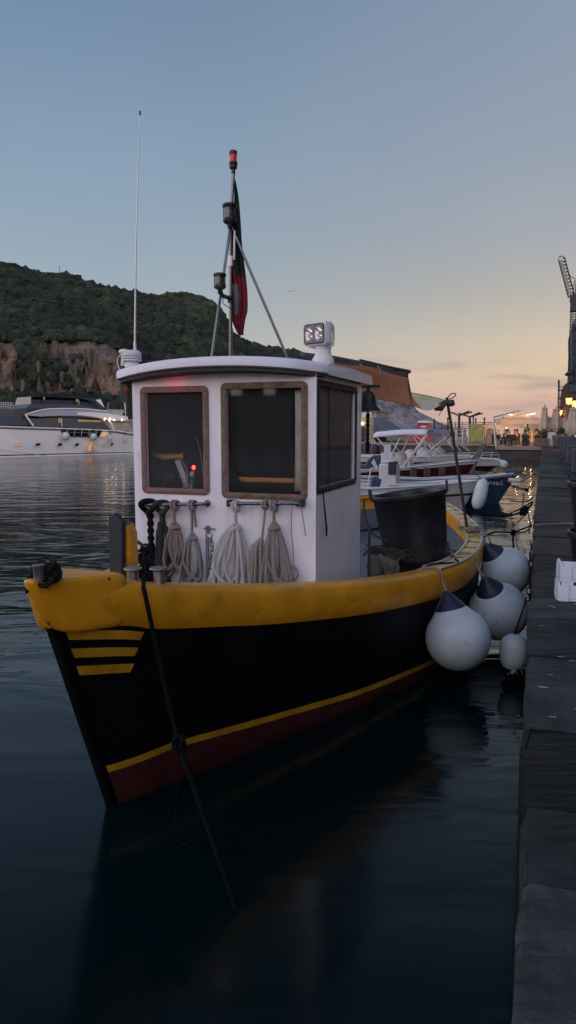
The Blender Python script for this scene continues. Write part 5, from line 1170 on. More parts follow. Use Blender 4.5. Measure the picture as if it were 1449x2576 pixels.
    # its fenders
    for i, (x, y, r, rnd_) in enumerate([(680, 632, 40, 1), (968, 640, 38, 1), (1142, 660, 18, 0), (1296, 668, 17, 0)]):
        p = c(x, y, -.36 if rnd_ else -.2); rr = r/115.; w = Vector(pl.A)+pl.e*p.x+pl.n*p.y; w.z = p.z
        lab = ['round white fender hanging at the forward end of the yacht side opening', 'round white fender hanging at the aft end of the yacht side opening', 'long white fender nearer the yacht cockpit', 'long white fender hanging closest to the yacht stern'][i]
        o = thing('yacht_fender', lab, 'fender', w, pl.rz, 'fenders on the yacht side'); mb = MB(); mb.ball((0, 0, 0), rr, 10, 0, (1, 1, 1.1 if rnd_ else 2.3)); mb.build('ball', M['fender'], o)
        mb = MB(); h = rr*(1.1 if rnd_ else 2.3); mb.lathe((0, 0, h*.8), [(rr*.5, 0), (rr*.25, h*.35)], 10); mb.tube([(0, 0, h), (0, 0, h+.55)], .025, 5); mb.build('strop', M['fender_top'], o)
    # second yacht peeping in at the left edge
    S = thing('sailing_yacht', 'grey yacht deck with white railing peeping in at the left edge', 'yacht', at_d(-60, 1075, 74), 0.)
    S.location.z = 0; FR[S.name] = (Vector(S.location), 0.)
    def dpt(x, y): return at_d(x/2.5875/1.59, (1500+y/2.5875)/1.59, 74)
    mb = MB(); mb.prism([dpt(-400, 420), dpt(-400, 330), dpt(0, 318), dpt(60, 340), dpt(150, 365), dpt(150, 440)], (0, 4, 0)); mb.build('coachroof', M['yachtgrey'], S, world=True)
    mb = MB(); mb.prism([dpt(-400, 900), dpt(-400, 400), dpt(145, 420), dpt(145, 900)], (0, 5, 0)); mb.build('hull', M['yachtwhite'], S, world=True)
    mb = MB(); [mb.tube([dpt(x, 282), dpt(x, 350)], .03, 4) for x in range(-60, 140, 24)]; [mb.tube([dpt(-80, y), dpt(131, y+6)], .03, 4) for y in (280, 305, 325)]; mb.build('railing', M['alu'], S, world=True)
    mb = MB(); mb.tube([dpt(157, -250), dpt(157, 330)], .035, 5); mb.tube([dpt(98, 180), dpt(98, 290)], .03, 4); mb.build('mast', M['darkmetal'], S, world=True)
    # low stone wall behind the yacht's stern
    mb = MB(); a, b_ = at_d(200, 1056, 92), at_d(420, 1056, 96); a.z = b_.z = 0
    for z0, z1, w_ in ((-1, 3.3, 0), (3.3, 3.6, .25)): mb.hexa([(a.x, a.y-w_, z0), (b_.x, b_.y-w_, z0), (b_.x, b_.y+6, z0), (a.x, a.y+6, z0)], [(a.x, a.y-w_, z1), (b_.x, b_.y-w_, z1), (b_.x, b_.y+6, z1), (a.x, a.y+6, z1)])
    o = mb.build('harbour_wall', M['beige']); tag(o, 'stone harbour wall behind the stern of the big yacht', 'wall')
yacht()
# ------------------------------------------------------------------ small boats moored bow to the quay
PDIR = Vector((P2[0], P2[1], 0)); RZP = math.atan2(P2[1], P2[0])
def moored(name, label, bowpx, s, L, group=None):
    B = at_s(bowpx[0], bowpx[1], s); o = B-PDIR*L; o.z = 0
    t = thing(name, label, 'boat', o, RZP, group); pl = PL(o, B)
    return t, (lambda cx, cy, off=0.: pl(*crop3(cx, cy), off)), B.z
def small_boats():
    # A: white boat with grey console, nearest
    a, pa, zb = moored('open_boat', 'white open boat with a console and dark stripe moored behind the fishing boat', crop3(862, 880), 22.6, 6.4)
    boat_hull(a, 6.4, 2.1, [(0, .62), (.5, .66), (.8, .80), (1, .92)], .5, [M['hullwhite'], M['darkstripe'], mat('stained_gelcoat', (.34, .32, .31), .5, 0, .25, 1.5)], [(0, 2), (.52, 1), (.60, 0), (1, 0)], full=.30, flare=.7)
    q = pa(315, 905); mb = MB(); zt_ = pa(315, 745, -.3).z; mb.bx(q.x-.28, q.x+.28, -.33, .33, .6, zt_-.12); mb.bx(q.x-.22, q.x+.20, -.28, .28, zt_-.119, zt_); mb.build('console', M['hullwhite'], a, bev=.04)
    mb = MB(); q2 = pa(327, 790); mb.box((q2.x+.1, -.2, q2.z), (.24, .4, .40)); mb.build('console_screen', M['darkplastic'], a, bev=.02)
    q3 = pa(245, 885); mb = MB(); mb.box((q3.x, -.1, q3.z), (.34, .5, .42), 0, 0, 0, R(12)); mb.build('seat', M['outboard'], a, bev=.05)
    mb = MB(); w = pa(235, 830); mb.tube([(w.x-.2, -.3, .7), (w.x-.1, -.3, 1.25), (w.x+.25, -.3, 1.35), (w.x+.3, -.3, .7)], .02, 6); mb.build('grab_rail', M['alu'], a)
    mb = MB(); mb.box((2.4, 0, .64), (2.6, 1.5, .05)); mb.box((4.4, 0, .76), (1.5, 1.1, .05)); mb.build('seat_pad', M['seat'], a, bev=.01)
    fq = pa(875, 940); fw = Vector(FR[a.name][0])+PDIR*fq.x; f = thing('boat_fender', 'long white fender hanging at the bow of the white open boat', 'fender', ST(22.2, to_st(fw)[1], fq.z), 0)
    mb = MB(); mb.lathe((0, 0, 0), [(.02, -.50), (.12, -.46), (.19, -.34), (.21, -.1), (.20, .15), (.16, .34), (.08, .44), (.02, .47)], 24, 0, Euler((0, R(12), 0)).to_matrix()); mb.build('body', M['fender'], f)
    mb = MB(); mb.tube([(.0, 0, .45), (-.05, .3, .55), (-.1, .5, .55)], .015, 5); mb.build('strop', M['rope_moor'], f)
    # B: blue boat with number
    b, pb, zb = moored('fishing_skiff', 'dark blue wooden boat with white lettering on its bow', crop3(1098, 822), 25., 6.6)
    boat_hull(b, 6.6, 2.3, [(0, .75), (.5, .70), (.8, .86), (1, zb)], .62, [mat('pale_gunwale', (.40, .42, .44), .5, 0, .15, 3), M['bluehull']], [(0, 1), (.5, 1), (.93, 0), (1, 0)], full=.42, flare=.72, deckm=M['greywood'])
    mb = MB(); q = pb(1080, 868); mb.tube([(q.x-.22, -.15, q.z+.02), (q.x+.12, -.02, q.z+.0), (q.x+.10, .15, q.z)], .075, 8); mb.tube([(q.x-.12, -.12, q.z-.13), (q.x+.10, -.02, q.z-.14), (q.x+.10, .15, q.z-.14)], .075, 8); mb.build('bow_pads', M['cream'], b)
    mb = MB(); mb.box((6.45, 0, zb+.04), (.5, .22, .14)); mb.build('stem_head', M['bluehull'], b, bev=.02)
    cu = bpy.data.curves.new('txt', 'FONT'); cu.body = 'SP460'; cu.size = .40; cu.extrude = .006; cu.align_x = 'LEFT'; cu.space_character = 1.12; tob = bpy.data.objects.new('txt', cu); COL.objects.link(tob); bpy.context.view_layer.update()
    me = bpy.data.meshes.new_from_object(tob.evaluated_get(bpy.context.evaluated_depsgraph_get())); bpy.data.objects.remove(tob)
    # follow the hull's near side
    L, B_, zs, rake, full, flare = 6.6, 2.3, [(0, .75), (.5, .70), (.8, .86), (1, zb)], .62, .42, .72
    def side(x, l):
        k = min(max(x/(L-rake*(1-l)), 0), 1); hb = B_/2*(1-(max(0, (k-.35)/.65))**(1/full)); hw = hb*flare*(1-.25*max(0, (k-.6)/.4)); return -lerp(hw, hb, l**.8)
    x0 = pb(888, 900, -.75).x; wdt = max(v.co.x for v in me.vertices); x1 = pb(1003, 880, -.45).x; sc = (x1-x0)/wdt
    for v in me.vertices:
        x = x0+v.co.x*sc; z = .60+(x-x0)*.05+v.co.y*.92*sc*1.0; zz = interp(zs, x/L); l = min(max((z+.05)/(zz+.05), 0), 1); v.co = (x, side(x, l)-.015-v.co.z, z)
    me.materials.clear(); me.materials.append(M['letters']); to = bpy.data.objects.new('lettering', me); COL.objects.link(to); to.parent = b
    # C: red and white boat with wooden prow, outboard and white bimini
    c, pc, zb = moored('motorboat', 'white boat with a dark red band, tall wooden prow and white bimini', crop3(862, 745), 28., 9.2)
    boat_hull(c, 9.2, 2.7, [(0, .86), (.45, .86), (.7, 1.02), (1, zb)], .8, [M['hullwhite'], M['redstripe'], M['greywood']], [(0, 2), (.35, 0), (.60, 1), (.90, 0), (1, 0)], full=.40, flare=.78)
    f0, f1 = pc(800, 845), pc(880, 645); mb = MB(); w = .18
    mb.prism([pc(785, 850, -.05), pc(820, 755, -.05), pc(808, 745, -.05), pc(872, 648, -.05), pc(908, 642, -.05), pc(852, 750, -.05), pc(815, 850, -.05)], (0, .14, 0)); mb.build('wooden_prow', M['greywood'], c, bev=.02)
    for x in (462, 545, 632): 
        q = pc(x, 836, -1.35); mb = MB(); mb.box((q.x, -1.36 if x < 600 else -1.22, q.z), (.26, .10, .55)); mb.build('rubber_strap', M['darkstripe'], c, bev=.02)
    q = pc(235, 760, -.4); mb = MB(); mb.prism([pc(160, 800, -.3), pc(178, 745, -.3), pc(215, 716, -.3), pc(268, 716, -.3), pc(280, 740, -.3), pc(272, 775, -.3), pc(245, 805, -.3)], (0, .5, 0)); ob = mb.build('outboard', M['outboard'], c, bev=.06)
    mb = MB(); mb.prism([pc(205, 760, -.33), pc(222, 735, -.33), pc(250, 800, -.33), pc(238, 806, -.33)], (0, -.01, 0)); mb.build('cowl_stripe', M['yachtsilver'], ob)
    mb = MB(); mb.prism([pc(125, 805, -.2), pc(130, 770, -.2), pc(180, 778, -.2), pc(180, 806, -.2)], (0, .4, 0)); mb.box(pc(190, 806, -.2), (.55, .5, .14)); mb.build('engine_well', M['outboard'], c, bev=.03)
    # bimini
    def bimini(par, P, xl, yl, xr, yr, dz, half, m, legs):
        rows = []
        for i in range(13):
            k = i/12; ym = lerp(yl, yr, k)-6*math.sin(math.pi*k)*1.2
            A = P(lerp(xl, xr, k), ym, -half); Z = A.z; X = A.x; rows.append([Vector((X, -half, Z-dz)), Vector((X, -half*.97, Z-.02)), Vector((X, -half*.5, Z+.07)), Vector((X, half*.5, Z+.07)), Vector((X, half*.97, Z-.02)), Vector((X, half, Z-dz))])
        MB().grid(rows).build('bimini_top', m, par, solid=.03, ang=60)
        for (x0, y0, x1, y1) in legs:
            for sgn in (-1, 1):
                A, B = P(x0, y0, -half), P(x1, y1, -half); mb = MB(); mb.tube([(A.x, sgn*half, A.z), (B.x, sgn*half, B.z)], .022, 6); mb.build('bimini_pole', M['alu'], par)
    bimini(c, pc, 218, 588, 541, 572, .13, 1.0, M['biminiw'], [(235, 600, 400, 805), (380, 610, 302, 770), (530, 600, 385, 800), (460, 605, 560, 740), (540, 600, 470, 700)])
    mb = MB(); q = pc(315, 745); mb.box((q.x, 0, 1.15), (.5, .9, .8)); mb.box((q.x+.6, .2, 1.05), (.5, .6, .6)); mb.build('console', M['hullwhite'], c, bev=.05)
    mb = MB(); q = pc(375, 780); mb.lathe((q.x, -.1, .95), [(.32, 0), (.34, .3), (.3, .55), (.2, .62)], 16); mb.build('seat', M['seat'], c)
    # D: white boat with windshield behind
    d, pd, zb = moored('speedboat', 'white boat with windshield, bow rail and mauve bimini farther out', crop3(995, 768), 38., 9.5)
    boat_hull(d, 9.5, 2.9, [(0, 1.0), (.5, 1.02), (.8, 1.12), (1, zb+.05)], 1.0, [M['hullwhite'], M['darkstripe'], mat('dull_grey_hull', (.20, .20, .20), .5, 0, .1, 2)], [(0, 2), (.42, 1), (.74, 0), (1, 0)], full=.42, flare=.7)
    mb = MB(); q = [pd(370, 740, -1.0), pd(430, 728, -1.0), pd(800, 735, -1.0), pd(960, 742, -.7), pd(985, 752, -.5)]; mb.prism(q+[Vector((q[-1].x, -.5, q[-1].z-.25)), Vector((q[0].x, -1.0, q[0].z-.4))], (0, 2.0, 0)); mb.build('coaming', M['hullwhite'], d, bev=.05)
    for (xa, ya, xb, yb, xc, yc, xd, yd) in ((555, 720, 585, 652, 610, 668, 575, 725), (590, 725, 622, 665, 668, 728, 600, 732)):
        for o1, o2 in ((-.9, -.8), (.9, .8)): MB().prism([pd(xa, ya, o1), pd(xb, yb, o2), pd(xc, yc, o2), pd(xd, yd, o1)], (0, .02, 0)).build('windshield', glass_mat('screen_glass', (.5, .62, .62)), d)
        mb = MB(); mb.tube([pd(xa, ya, -.92), pd(xb, yb, -.82), pd(xc, yc, -.82), pd(xd, yd, -.92)], .03, 5, closed=True); mb.build('windshield_frame', M['alu'], d)
    mb = MB()
    for off in (-.9, .9):
        for yy in (702, 716): mb.tube([pd(660, yy+8, off), pd(700, yy, off), pd(930, yy-2, off*.7), pd(970, yy-3, off*.3), pd(985, yy+12, off*.2)], .022, 5)
        for x in (720, 800, 880, 940): mb.tube([pd(x, 702, off*.9), pd(x-12, 736, off*.9)], .018, 5)
    mb.build('bow_rail', M['alu'], d)
    bimini(d, pd, 432, 566, 682, 582, .20, 1.1, M['biminip'], [(440, 575, 620, 700), (560, 570, 470, 700), (680, 590, 520, 720), (640, 590, 720, 700)])
    mb = MB(); [mb.ball(pd(x, y, -.5), r, 7, 0, (1, 1, 1.1)) for x, y, r in ((525, 718, .42), (440, 715, .3))]; mb.build('cushion', M['seat'], d)
    mb = MB(); mb.box(pd(470, 712, -.3), (.8, .6, .55)); mb.build('engine_cover', M['outboard'], d, bev=.08)
    mb = MB(); q = pd(1003, 772, -.2); mb.ball(q, .24, 8, 0, (1.2, 1, 1)); mb.build('bow_fender', M['fender'], d)
    # E: inflatables
    for i, (x, lab) in enumerate([(290, 'orange and white inflatable dinghy beside the jetty'), (150, 'small orange inflatable with black outboard by the jetty')]):
        P = at_s(*crop3(x, 690), 52.); P.z = 0; e = thing('inflatable_dinghy', lab, 'dinghy', P, RZP); k = 1. if i == 0 else .75
        mb = MB(); mb.tube([(-1.6*k, -.7, .35), (.6*k, -.7, .40), (1.4*k, -.45, .55), (1.75*k, 0, .65), (1.4*k, .45, .55), (.6*k, .7, .4), (-1.6*k, .7, .35)], .30*k, 12); mb.build('tube', M['orangetube'], e)
        mb = MB(); mb.box((-.2, 0, .3), (2.6*k, 1.1, .1)); mb.box((.2, -.2, .95), (.5, .5, .7), .2); mb.tube([(-.9*k, -.5, .6), (-.9*k, -.5, 1.6), (-.9*k, .5, 1.6), (-.9*k, .5, .6)], .04, 6); mb.build('floor', M['hullwhite'] if i == 0 else M['darkplastic'], e)
        mb = MB(); mb.box((-1.7*k, 0, .75), (.4, .4, .75)); mb.box((-2.0*k, -.8, .7), (.5, .4, .8)); mb.build('outboard', M['darkplastic'], e, bev=.08)
    for i, (x, y, s) in enumerate([(180, 690, 49.), (226, 700, 48.5)]):
        P = at_s(*crop3(x, y), s); o = thing('dark_fender', ['black barrel fender left of the orange dinghy', 'black barrel fender closest to the orange dinghy'][i], 'fender', P, 0); mb = MB(); mb.lathe((0, 0, 0), [(.05, -.6), (.35, -.5), (.42, 0), (.35, .5), (.05, .6)], 14); mb.build('body', M['darkplastic'], o); mb = MB(); mb.tube([(0, 0, .58), (0, 0, .8)], .04, 5); mb.build('eye', M['rope_white'], o)
small_boats()
# ------------------------------------------------------------------ mooring ropes
def moorings():
    def rope(pts, r, label, sag=0., name='mooring_rope', mt='rope_moor', knot=None):
        mb = MB(); P = []
        for a, b in zip(pts, pts[1:]):
            for k in range(8): q = a.lerp(b, k/8); q.z -= sag*4*(k/8)*(1-k/8); P.append(q)
        P.append(pts[-1]); mb.tube(P, r, 6)
        for kn in (knot or []):
            for i in range(5): mb.tube([kn+Vector((r*2.0*math.cos(a+i), r*2.0*math.sin(a+i*2), r*2.2*math.sin(a)+random.uniform(-r, r))) for a in [2*math.pi*k/8 for k in range(8)]], r*1.1, 5, closed=True)
        o = mb.build(name, M[mt]); return tag(o, label, 'rope', 'mooring ropes')
    qe = lambda px, py, z=.95: at_z(px, py, z)
    # dark bow line from the bitts down towards the camera
    b0 = BL(*pB(357, 1468, .86)); k1 = at_d(381, 1570, 4.31); w0 = at_z(596, 2290, 0); kn = b0.lerp(w0, .62); kn = at_d(450, 1872, kn.y); k2 = at_d(534, 2112, 3.66); k3 = w0; k4 = w0+(w0-k2)*.5
    rope([b0+Vector((0, .05, .03)), b0+Vector((.02, -.03, .06)), at_d(360, 1474, 4.43), at_d(364, 1490, 4.34), k1, at_d(413, 1720, 4.13), kn, k2, k3, k4], .0145, 'dark bow rope running from the bitts down the hull into the water', name='bow_rope', knot=[kn])
    rope(spline([kn+Vector((0, .02, -.05)), at_d(445, 2000, 4.0), at_d(442, 2090, 3.95), at_d(462, 2125, 3.9), at_d(493, 2090, 3.8), at_d(500, 2020, 3.75)], 4), .004, 'thin slack loop hanging below the bow rope knot', name='slack_rope')
    # stern line of the fishing boat to the quay ring
    g = BL(1.97, 6.6, 1.1); ring = at_z(1337, 1322, .98); kk = at_s(1291, 1340, lerp(to_st(g)[0], to_st(ring)[0], .62))
    rope([g, at_s(1245, 1338, 9.9), kk, ring], .013, 'black stern rope with a knot tied to the quay ring', knot=[kk])
    rope([kk+Vector((0, 0, .03)), at_s(1320, 1338, to_st(ring)[0]-.2), ring], .012, 'second strand of the black stern rope at the quay ring', .02)
    rope([kk, kk+Vector((.0, 0, -.10)), at_s(1292, 1380, to_st(kk)[0])], .014, 'rope end dangling straight down from the stern rope knot')
    rg = thing('mooring_ring', 'rusty iron ring on the quay edge with the black stern rope', 'ring', ring, -TH); mb = MB(); mb.tube([(-.03, .09*math.cos(a), .09*math.sin(a)-.04) for a in [2*math.pi*k/16 for k in range(16)]], .012, 6, closed=True); mb.build('loop', M['dull_steel'], rg)
    # lines to the boats behind
    jobs = [((1145, 1283), 12., (1268, 1297), 17.6, (1338, 1262), 'thin grey line passing behind the pole toward the quay'),
            ((1240, 1205), 23., (1330, 1232), 0, (1345, 1218), 'rope from the white boat bow to the quay'),
            ((1290, 1225), 24.5, (1325, 1232), 20., (1344, 1210), 'rope from the blue boat bow sagging to the quay, upper one'),
            ((1285, 1258), 24.0, (1320, 1262), 17.5, (1341, 1250), 'rope from the blue boat stem running low to the quay'),
            ((1268, 1294), 17.6, (1315, 1288), 15.2, (1338, 1268), 'dark doubled rope knotted near the quay edge'),
            ((1262, 1300), 17.5, (1322, 1283), 15.0, (1340, 1263), 'dark rope just under the doubled knotted one'),
            ((1225, 1180), 30., (1310, 1212), 27., (1347, 1190), 'thin rope from the wooden prow to the quay'),
            ((1255, 1172), 37., (1320, 1200), 30., (1350, 1170), 'thin rope from the speedboat bow to the quay')]
    for i, (a, sa, m_, sm, b, lab) in enumerate(jobs):
        A = at_s(*a, sa); B = at_z(*b, .98); Mm = at_s(*m_, sm or (sa+to_st(B)[0])/2); rope([A, Mm, B], .016 if i not in (4, 5) else .022, lab, .03, knot=[Mm] if i in (2, 4, 5) else None)
    # chains and loops down the quay face
    rnd = random.Random(8)
    for i, (px, py, n) in enumerate([(1336, 1372, 7), (1334, 1400, 8), (1342, 1290, 6), (1345, 1262, 5), (1347, 1240, 5), (1350, 1215, 4)]):
        A = at_z(px, py, 1.0); s, t = to_st(A); A = ST(s, QE-.04, 1.0); mb = MB()
        for k in range(n):
            c = A+Vector((rnd.uniform(-.01, .01), 0, -.085*k)); mb.tube([c+Vector(((.025 if k % 2 else .008)*math.cos(a), (.008 if k % 2 else .025)*math.sin(a+.4), .05*math.sin(a))) for a in [2*math.pi*q/10 for q in range(10)]], .009, 5, closed=True)
        o = mb.build('quay_chain', M['darkmetal']); w = ['second', 'nearest', 'third', 'fourth', 'fifth', 'farthest'][i]; tag(o, '%s rusty chain from the camera hanging over the quay edge' % w, 'chain', 'chains on the quay edge')
    for i, (px, py, dx, dy) in enumerate([(1325, 1285, -22, 30), (1328, 1290, 8, 30), (1318, 1240, -4, 40), (1330, 1265, -8, 34)]):
        s = 15.5+i*.8; rope([at_s(px, py, s), at_s(px+dx*.5, py+dy*.55, s), at_s(px+dx, py+dy, s)], .012, ['loose rope end slanting left below the knots', 'loose rope end hanging right below the knots', 'rope tail hanging under the upper ropes', 'rope tail hanging close to the quay wall'][i])
moorings()
# ------------------------------------------------------------------ things on the near quay
def quay_things():
    # stacked polystyrene crates
    for i, (z0, dz, ds, dt, w) in enumerate([(1.055, .165, 0, 0, .42), (1.222, .155, .015, .01, .42)]):
        c = ST(6.62+ds, .16+w/2+dt, z0); o = thing('foam_crate', ['white polystyrene fish crate at the bottom of the stack on the quay', 'white polystyrene fish crate on top of the stack on the quay'][i], 'crate', c, -TH+R(2+i*2), 'polystyrene crates')
        l, t = .30, .022; mb = MB(); mb.bx(-w/2, w/2, -l/2, l/2, 0, .02)
        for sx in (-1, 1): mb.bx(sx*w/2, sx*(w/2-t), -l/2, l/2, .021, dz-(0.02 if sx > 0 else 0))
        for sy in (-1, 1): mb.bx(-w/2+t+.001, w/2-t-.001, sy*l/2, sy*(l/2-t), .021, dz-.025)
        mb.build('box', M['foam'], o, bev=.006)
        mb = MB()
        for x in (-w/2+.05, -.02, w/2-.07): mb.bx(x-.035, x+.045, -l/2-.012, -l/2-.001, .0, dz*.86)
        for x in (-w/2+.03, .02): mb.bx(x, x+.10, -l/2, -l/2+t, dz-.024, dz+.018)
        for y in (-.10, .03): mb.bx(-w/2-.011, -w/2-.001, y, y+.07, .0, dz*.9)
        mb.build('rib', M['foam'], o, bev=.004)
    # black tubs stacked
    tub('quay_tub', 'black tub at the bottom of the nested stack at the right edge', ST(7.25, .60, 1.05), .335, .26, .52, 0, 0, False, None, M['tub'])
    tub('quay_tub', 'black tub on top of the nested stack at the right edge', ST(7.25, .595, 1.42), .35, .265, .62, 0, 0, False, None, M['tub'])
    # thin mortar strings / twine bits lying on the stones
    mb = MB(); rnd = random.Random(12)
    for i in range(16):
        s, t = rnd.uniform(2.6, 12), rnd.uniform(.08, .6); a = rnd.uniform(0, 3); l = rnd.uniform(.02, .07); mb.tube([ST(s, t, 1.062), ST(s+l*math.cos(a)*.5, t+l*math.sin(a)*.5, 1.066), ST(s+l*math.cos(a), t+l*math.sin(a), 1.062)], .0022, 4)
    o = mb.build('twine_scraps', M['rope_white']); tag(o, 'scattered pale twine scraps lying on the quay stones', 'litter', kind='stuff')
    mb = MB(); mb.tube(spline([ST(11.5, -.07, 1.0), ST(11.4, -.03, 1.075), ST(11.6, .2, 1.073), ST(11.75, .45, 1.072), ST(11.6, .78, 1.07)], 6), .012, 6); o = mb.build('quay_rope', M['rope_grey']); tag(o, 'thin grey rope lying across the quay coping', 'rope')
    mb = MB(); rnd = random.Random(31)
    for i in range(26):
        s, t = rnd.uniform(3.7, 9), rnd.uniform(.02, .6); l = rnd.uniform(.01, .03); a = rnd.uniform(-.5, .5); p = ST(s, t, 1.0645)
        mb.add([p, p+ST(l*.3, l*2)-Vector((0, 0, 0)), p+ST(l*.9, l*1.6+a*.02), p+ST(l*.7, -l*.3)], [(0, 1, 2, 3)])
    o = mb.build('fish_scales', mat('dried_scale_flecks', (.28, .29, .30), .8, 0, .2, 30), flat=True); tag(o, 'pale dried flecks scattered on the quay stones', 'litter', kind='stuff')
    # granite blocks along the coping's landward side
    for i, (s, h) in enumerate([(56., .80), (45., .78), (38., .77), (31.6, .78), (25.6, .79), (20.3, .78)]):
        mb = MB(); a = [ST(s, .96, 1.03), ST(s, 2.6, 1.03), ST(s+1.6, 2.6, 1.03), ST(s+1.6, .96, 1.03)]; mb.hexa(a, [p+Vector((0, 0, h)) for p in a]); o = mb.build('stone_block', M['blocks'], bev=.03)
        tag(o, ['farthest grey stone block by the menu board', 'second farthest grey stone block beside the quay coping', 'third grey stone block counted from the menu board', 'fourth grey stone block counted from the menu board', 'fifth grey stone block, above the black tubs', 'nearest grey stone block cut by the right edge'][i], 'block', 'stone blocks along the promenade')
quay_things()
# ------------------------------------------------------------------ far jetty furniture
def jetty_things():
    def Q(cx, cy, s): return at_s(*crop3(cx, cy), s)
    zt = 1.1
    def slab(pts, s, dep, m, nm, label=None, cat=None, parent=None):      # outline on a cross plane, given thickness along the quay direction
        mb = MB(); mb.prism([Q(x, y, s) for x, y in pts], Vector((D2[0], D2[1], 0))*dep); o = mb.build(nm, m, parent, world=parent is not None)
        if label: tag(o, label, cat)
        return o
    # stone house with lit doorway
    b = thing('stone_house', 'small stone building with a lit doorway behind the bell', 'building', ST(70, to_st(Q(60, 640, 70))[1], zt), -TH)
    slab([(-60, 655), (-60, 440), (235, 450), (237, 485), (222, 486), (222, 655)], 70, 6, M['beige'], 'wall', parent=b)
    slab([(-62, 436), (-62, 424), (242, 440), (240, 452)], 69.8, 6.3, M['concrete'], 'roof', parent=b)
    slab([(122, 640), (122, 540), (168, 540), (168, 640)], 69.95, .1, M['windark'], 'door', parent=b)
    mb = MB(); mb.box(Q(140, 522, 69.7), (.6, .2, .18), -TH); mb.build('door_lamp', emit('door_lamp_glow', (1, .8, .4), 6.), b, world=True)
    slab([(148, 485), (148, 455), (208, 455), (208, 485)], 69.9, .1, M['board'], 'sign_panel', parent=b)
    mb = MB(); [mb.tube([Q(120, y, 69), Q(172, y, 69)], .02, 4) for y in (560, 580, 600, 620)]; mb.build('railing', M['darkmetal'], b, world=True)
    slab([(218, 585), (220, 487), (256, 484), (375, 570), (372, 590)], 69, 2.5, M['tarp'], 'tarpaulin', 'blue grey tarpaulin sheeted over a sloping heap beside the stone steps', 'tarpaulin')
    # staircase up the headland
    st = thing('staircase', 'stone steps with pale yellow edges climbing left of the red booth', 'stairs', ST(71, to_st(Q(440, 600, 71))[1], zt), -TH)
    for i in range(9):
        k = i/8; x0 = lerp(440, 300, k); y0 = lerp(572, 492, k); slab([(x0-42, y0+7), (x0-42, y0-3), (x0+4, y0-3), (x0+4, y0+7)], 71+i*.5, .9, M['beige'], 'step', parent=st)
    mb = MB(); mb.prism([Q(240, 600, 71.3), Q(255, 505, 71.3), Q(300, 495, 71.3), Q(450, 580, 71.3), Q(450, 600, 71.3)], Vector((D2[0], D2[1], 0))*5.); mb.build('ramp', M['concrete'], st, world=True)
    mb = MB(); mb.tube([Q(270, 500, 70.8), Q(395, 578, 70.8)], .08, 5); mb.tube([Q(340, 490, 75), Q(452, 568, 75)], .08, 5); mb.build('edging', mat('pale_yellow_edge', (.42, .38, .24), .8), st, world=True)
    # red booth
    r = thing('booth', 'small red booth with a white domed roof on the jetty', 'booth', ST(72, to_st(Q(520, 640, 72))[1], zt), -TH)
    slab([(487, 655), (487, 518), (551, 518), (551, 655)], 72, 2.5, M['redpaint'], 'wall', parent=r)
    slab([(482, 519), (487, 510), (505, 504), (535, 504), (550, 510), (554, 519)], 71.8, 2.9, M['lampwhite'], 'roof', parent=r)
    slab([(505, 547), (505, 536), (540, 536), (540, 547)], 71.95, .05, M['board'], 'notice', parent=r)
    mb = MB(); mb.box(Q(515, 622, 69), (1.9, .8, 1.3), -TH); o = mb.build('crate', M['redpaint'], bev=.04); tag(o, 'faded red box under the booth on the jetty', 'box')
    mb = MB(); mb.lathe(Q(440, 628, 68.5), [(.5, -.35), (.62, 0), (.3, .3), (.05, .4)], 12); o = mb.build('buoy', mat('faded_red_buoy', (.30, .09, .07), .8)); tag(o, 'faded red buoy lying on the jetty left of the booth', 'buoy')
    # railing along the sea side
    rl = thing('railing', 'long pale metal railing along the jetty under the sunset', 'railing', ST(76, to_st(Q(700, 560, 76))[1], zt), -TH)
    for y in (518, 528, 540, 552): mb = MB(); mb.tube([Q(585, y+3, 76), Q(945, y-2, 76)], .03, 5); mb.build('rail', M['brownmetal'], rl, world=True)
    for x in range(590, 950, 42): mb = MB(); mb.tube([Q(x, 512, 76), Q(x, 600, 76)], .035, 5); mb.build('post', M['brownmetal'], rl, world=True)
    # tubular pens and low walls
    for i, (x0, x1, y0, y1, s) in enumerate([(560, 660, 590, 612, 74), (700, 775, 545, 590, 75), (898, 955, 555, 640, 68)]):
        o = slab([(x0, y1+20), (x0+4, y0+6), (x0+14, y0), (x1-10, y0+2), (x1, y0+8), (x1, y1+20)], s, 1.2, M['concrete'], 'boulder', ['pale rough wall end left of the pergolas', 'pale boulder pile under the pergolas', 'pale stacked stones right of the yellow banner'][i], 'rocks')
    ga = thing('net_rack', 'pale tubular rack behind the moored boats on the jetty', 'rack', ST(67, to_st(Q(725, 640, 67))[1], zt), -TH)
    mb = MB(); 
    for x in (680, 720, 760, 795): mb.tube([Q(x, 560, 67), Q(x, 645, 67)], .03, 5)
    for y in (562, 585, 610): mb.tube([Q(680, y, 67), Q(795, y, 67)], .025, 5)
    mb.build('frame', M['alu'], ga, world=True)
    # Y pergolas
    for i, (x, yt, arms) in enumerate([(739, 474, [(690, 455), (800, 447), (816, 452)]), (804, 482, [(735, 460), (866, 455), (879, 460)])]):
        p = thing('pergola_post', ['left Y-shaped wooden pergola post against the sunset', 'right Y-shaped wooden pergola post against the sunset'][i], 'pergola', ST(75, to_st(Q(x, 560, 75))[1], zt), -TH, 'pergola posts')
        mb = MB(); mb.tube([Q(x, 600, 75), Q(x, yt, 75)], .13, 6); mb.build('post', M['brownmetal'], p, world=True)
        for j, (ax, ay) in enumerate(arms): mb = MB(); e = Q(ax, ay, 75+(0 if j == 0 else j*1.2-1.2)); mb.tube([Q(x, yt, 75), e], .085, 5); mb.build('arm', M['brownmetal'], p, world=True)
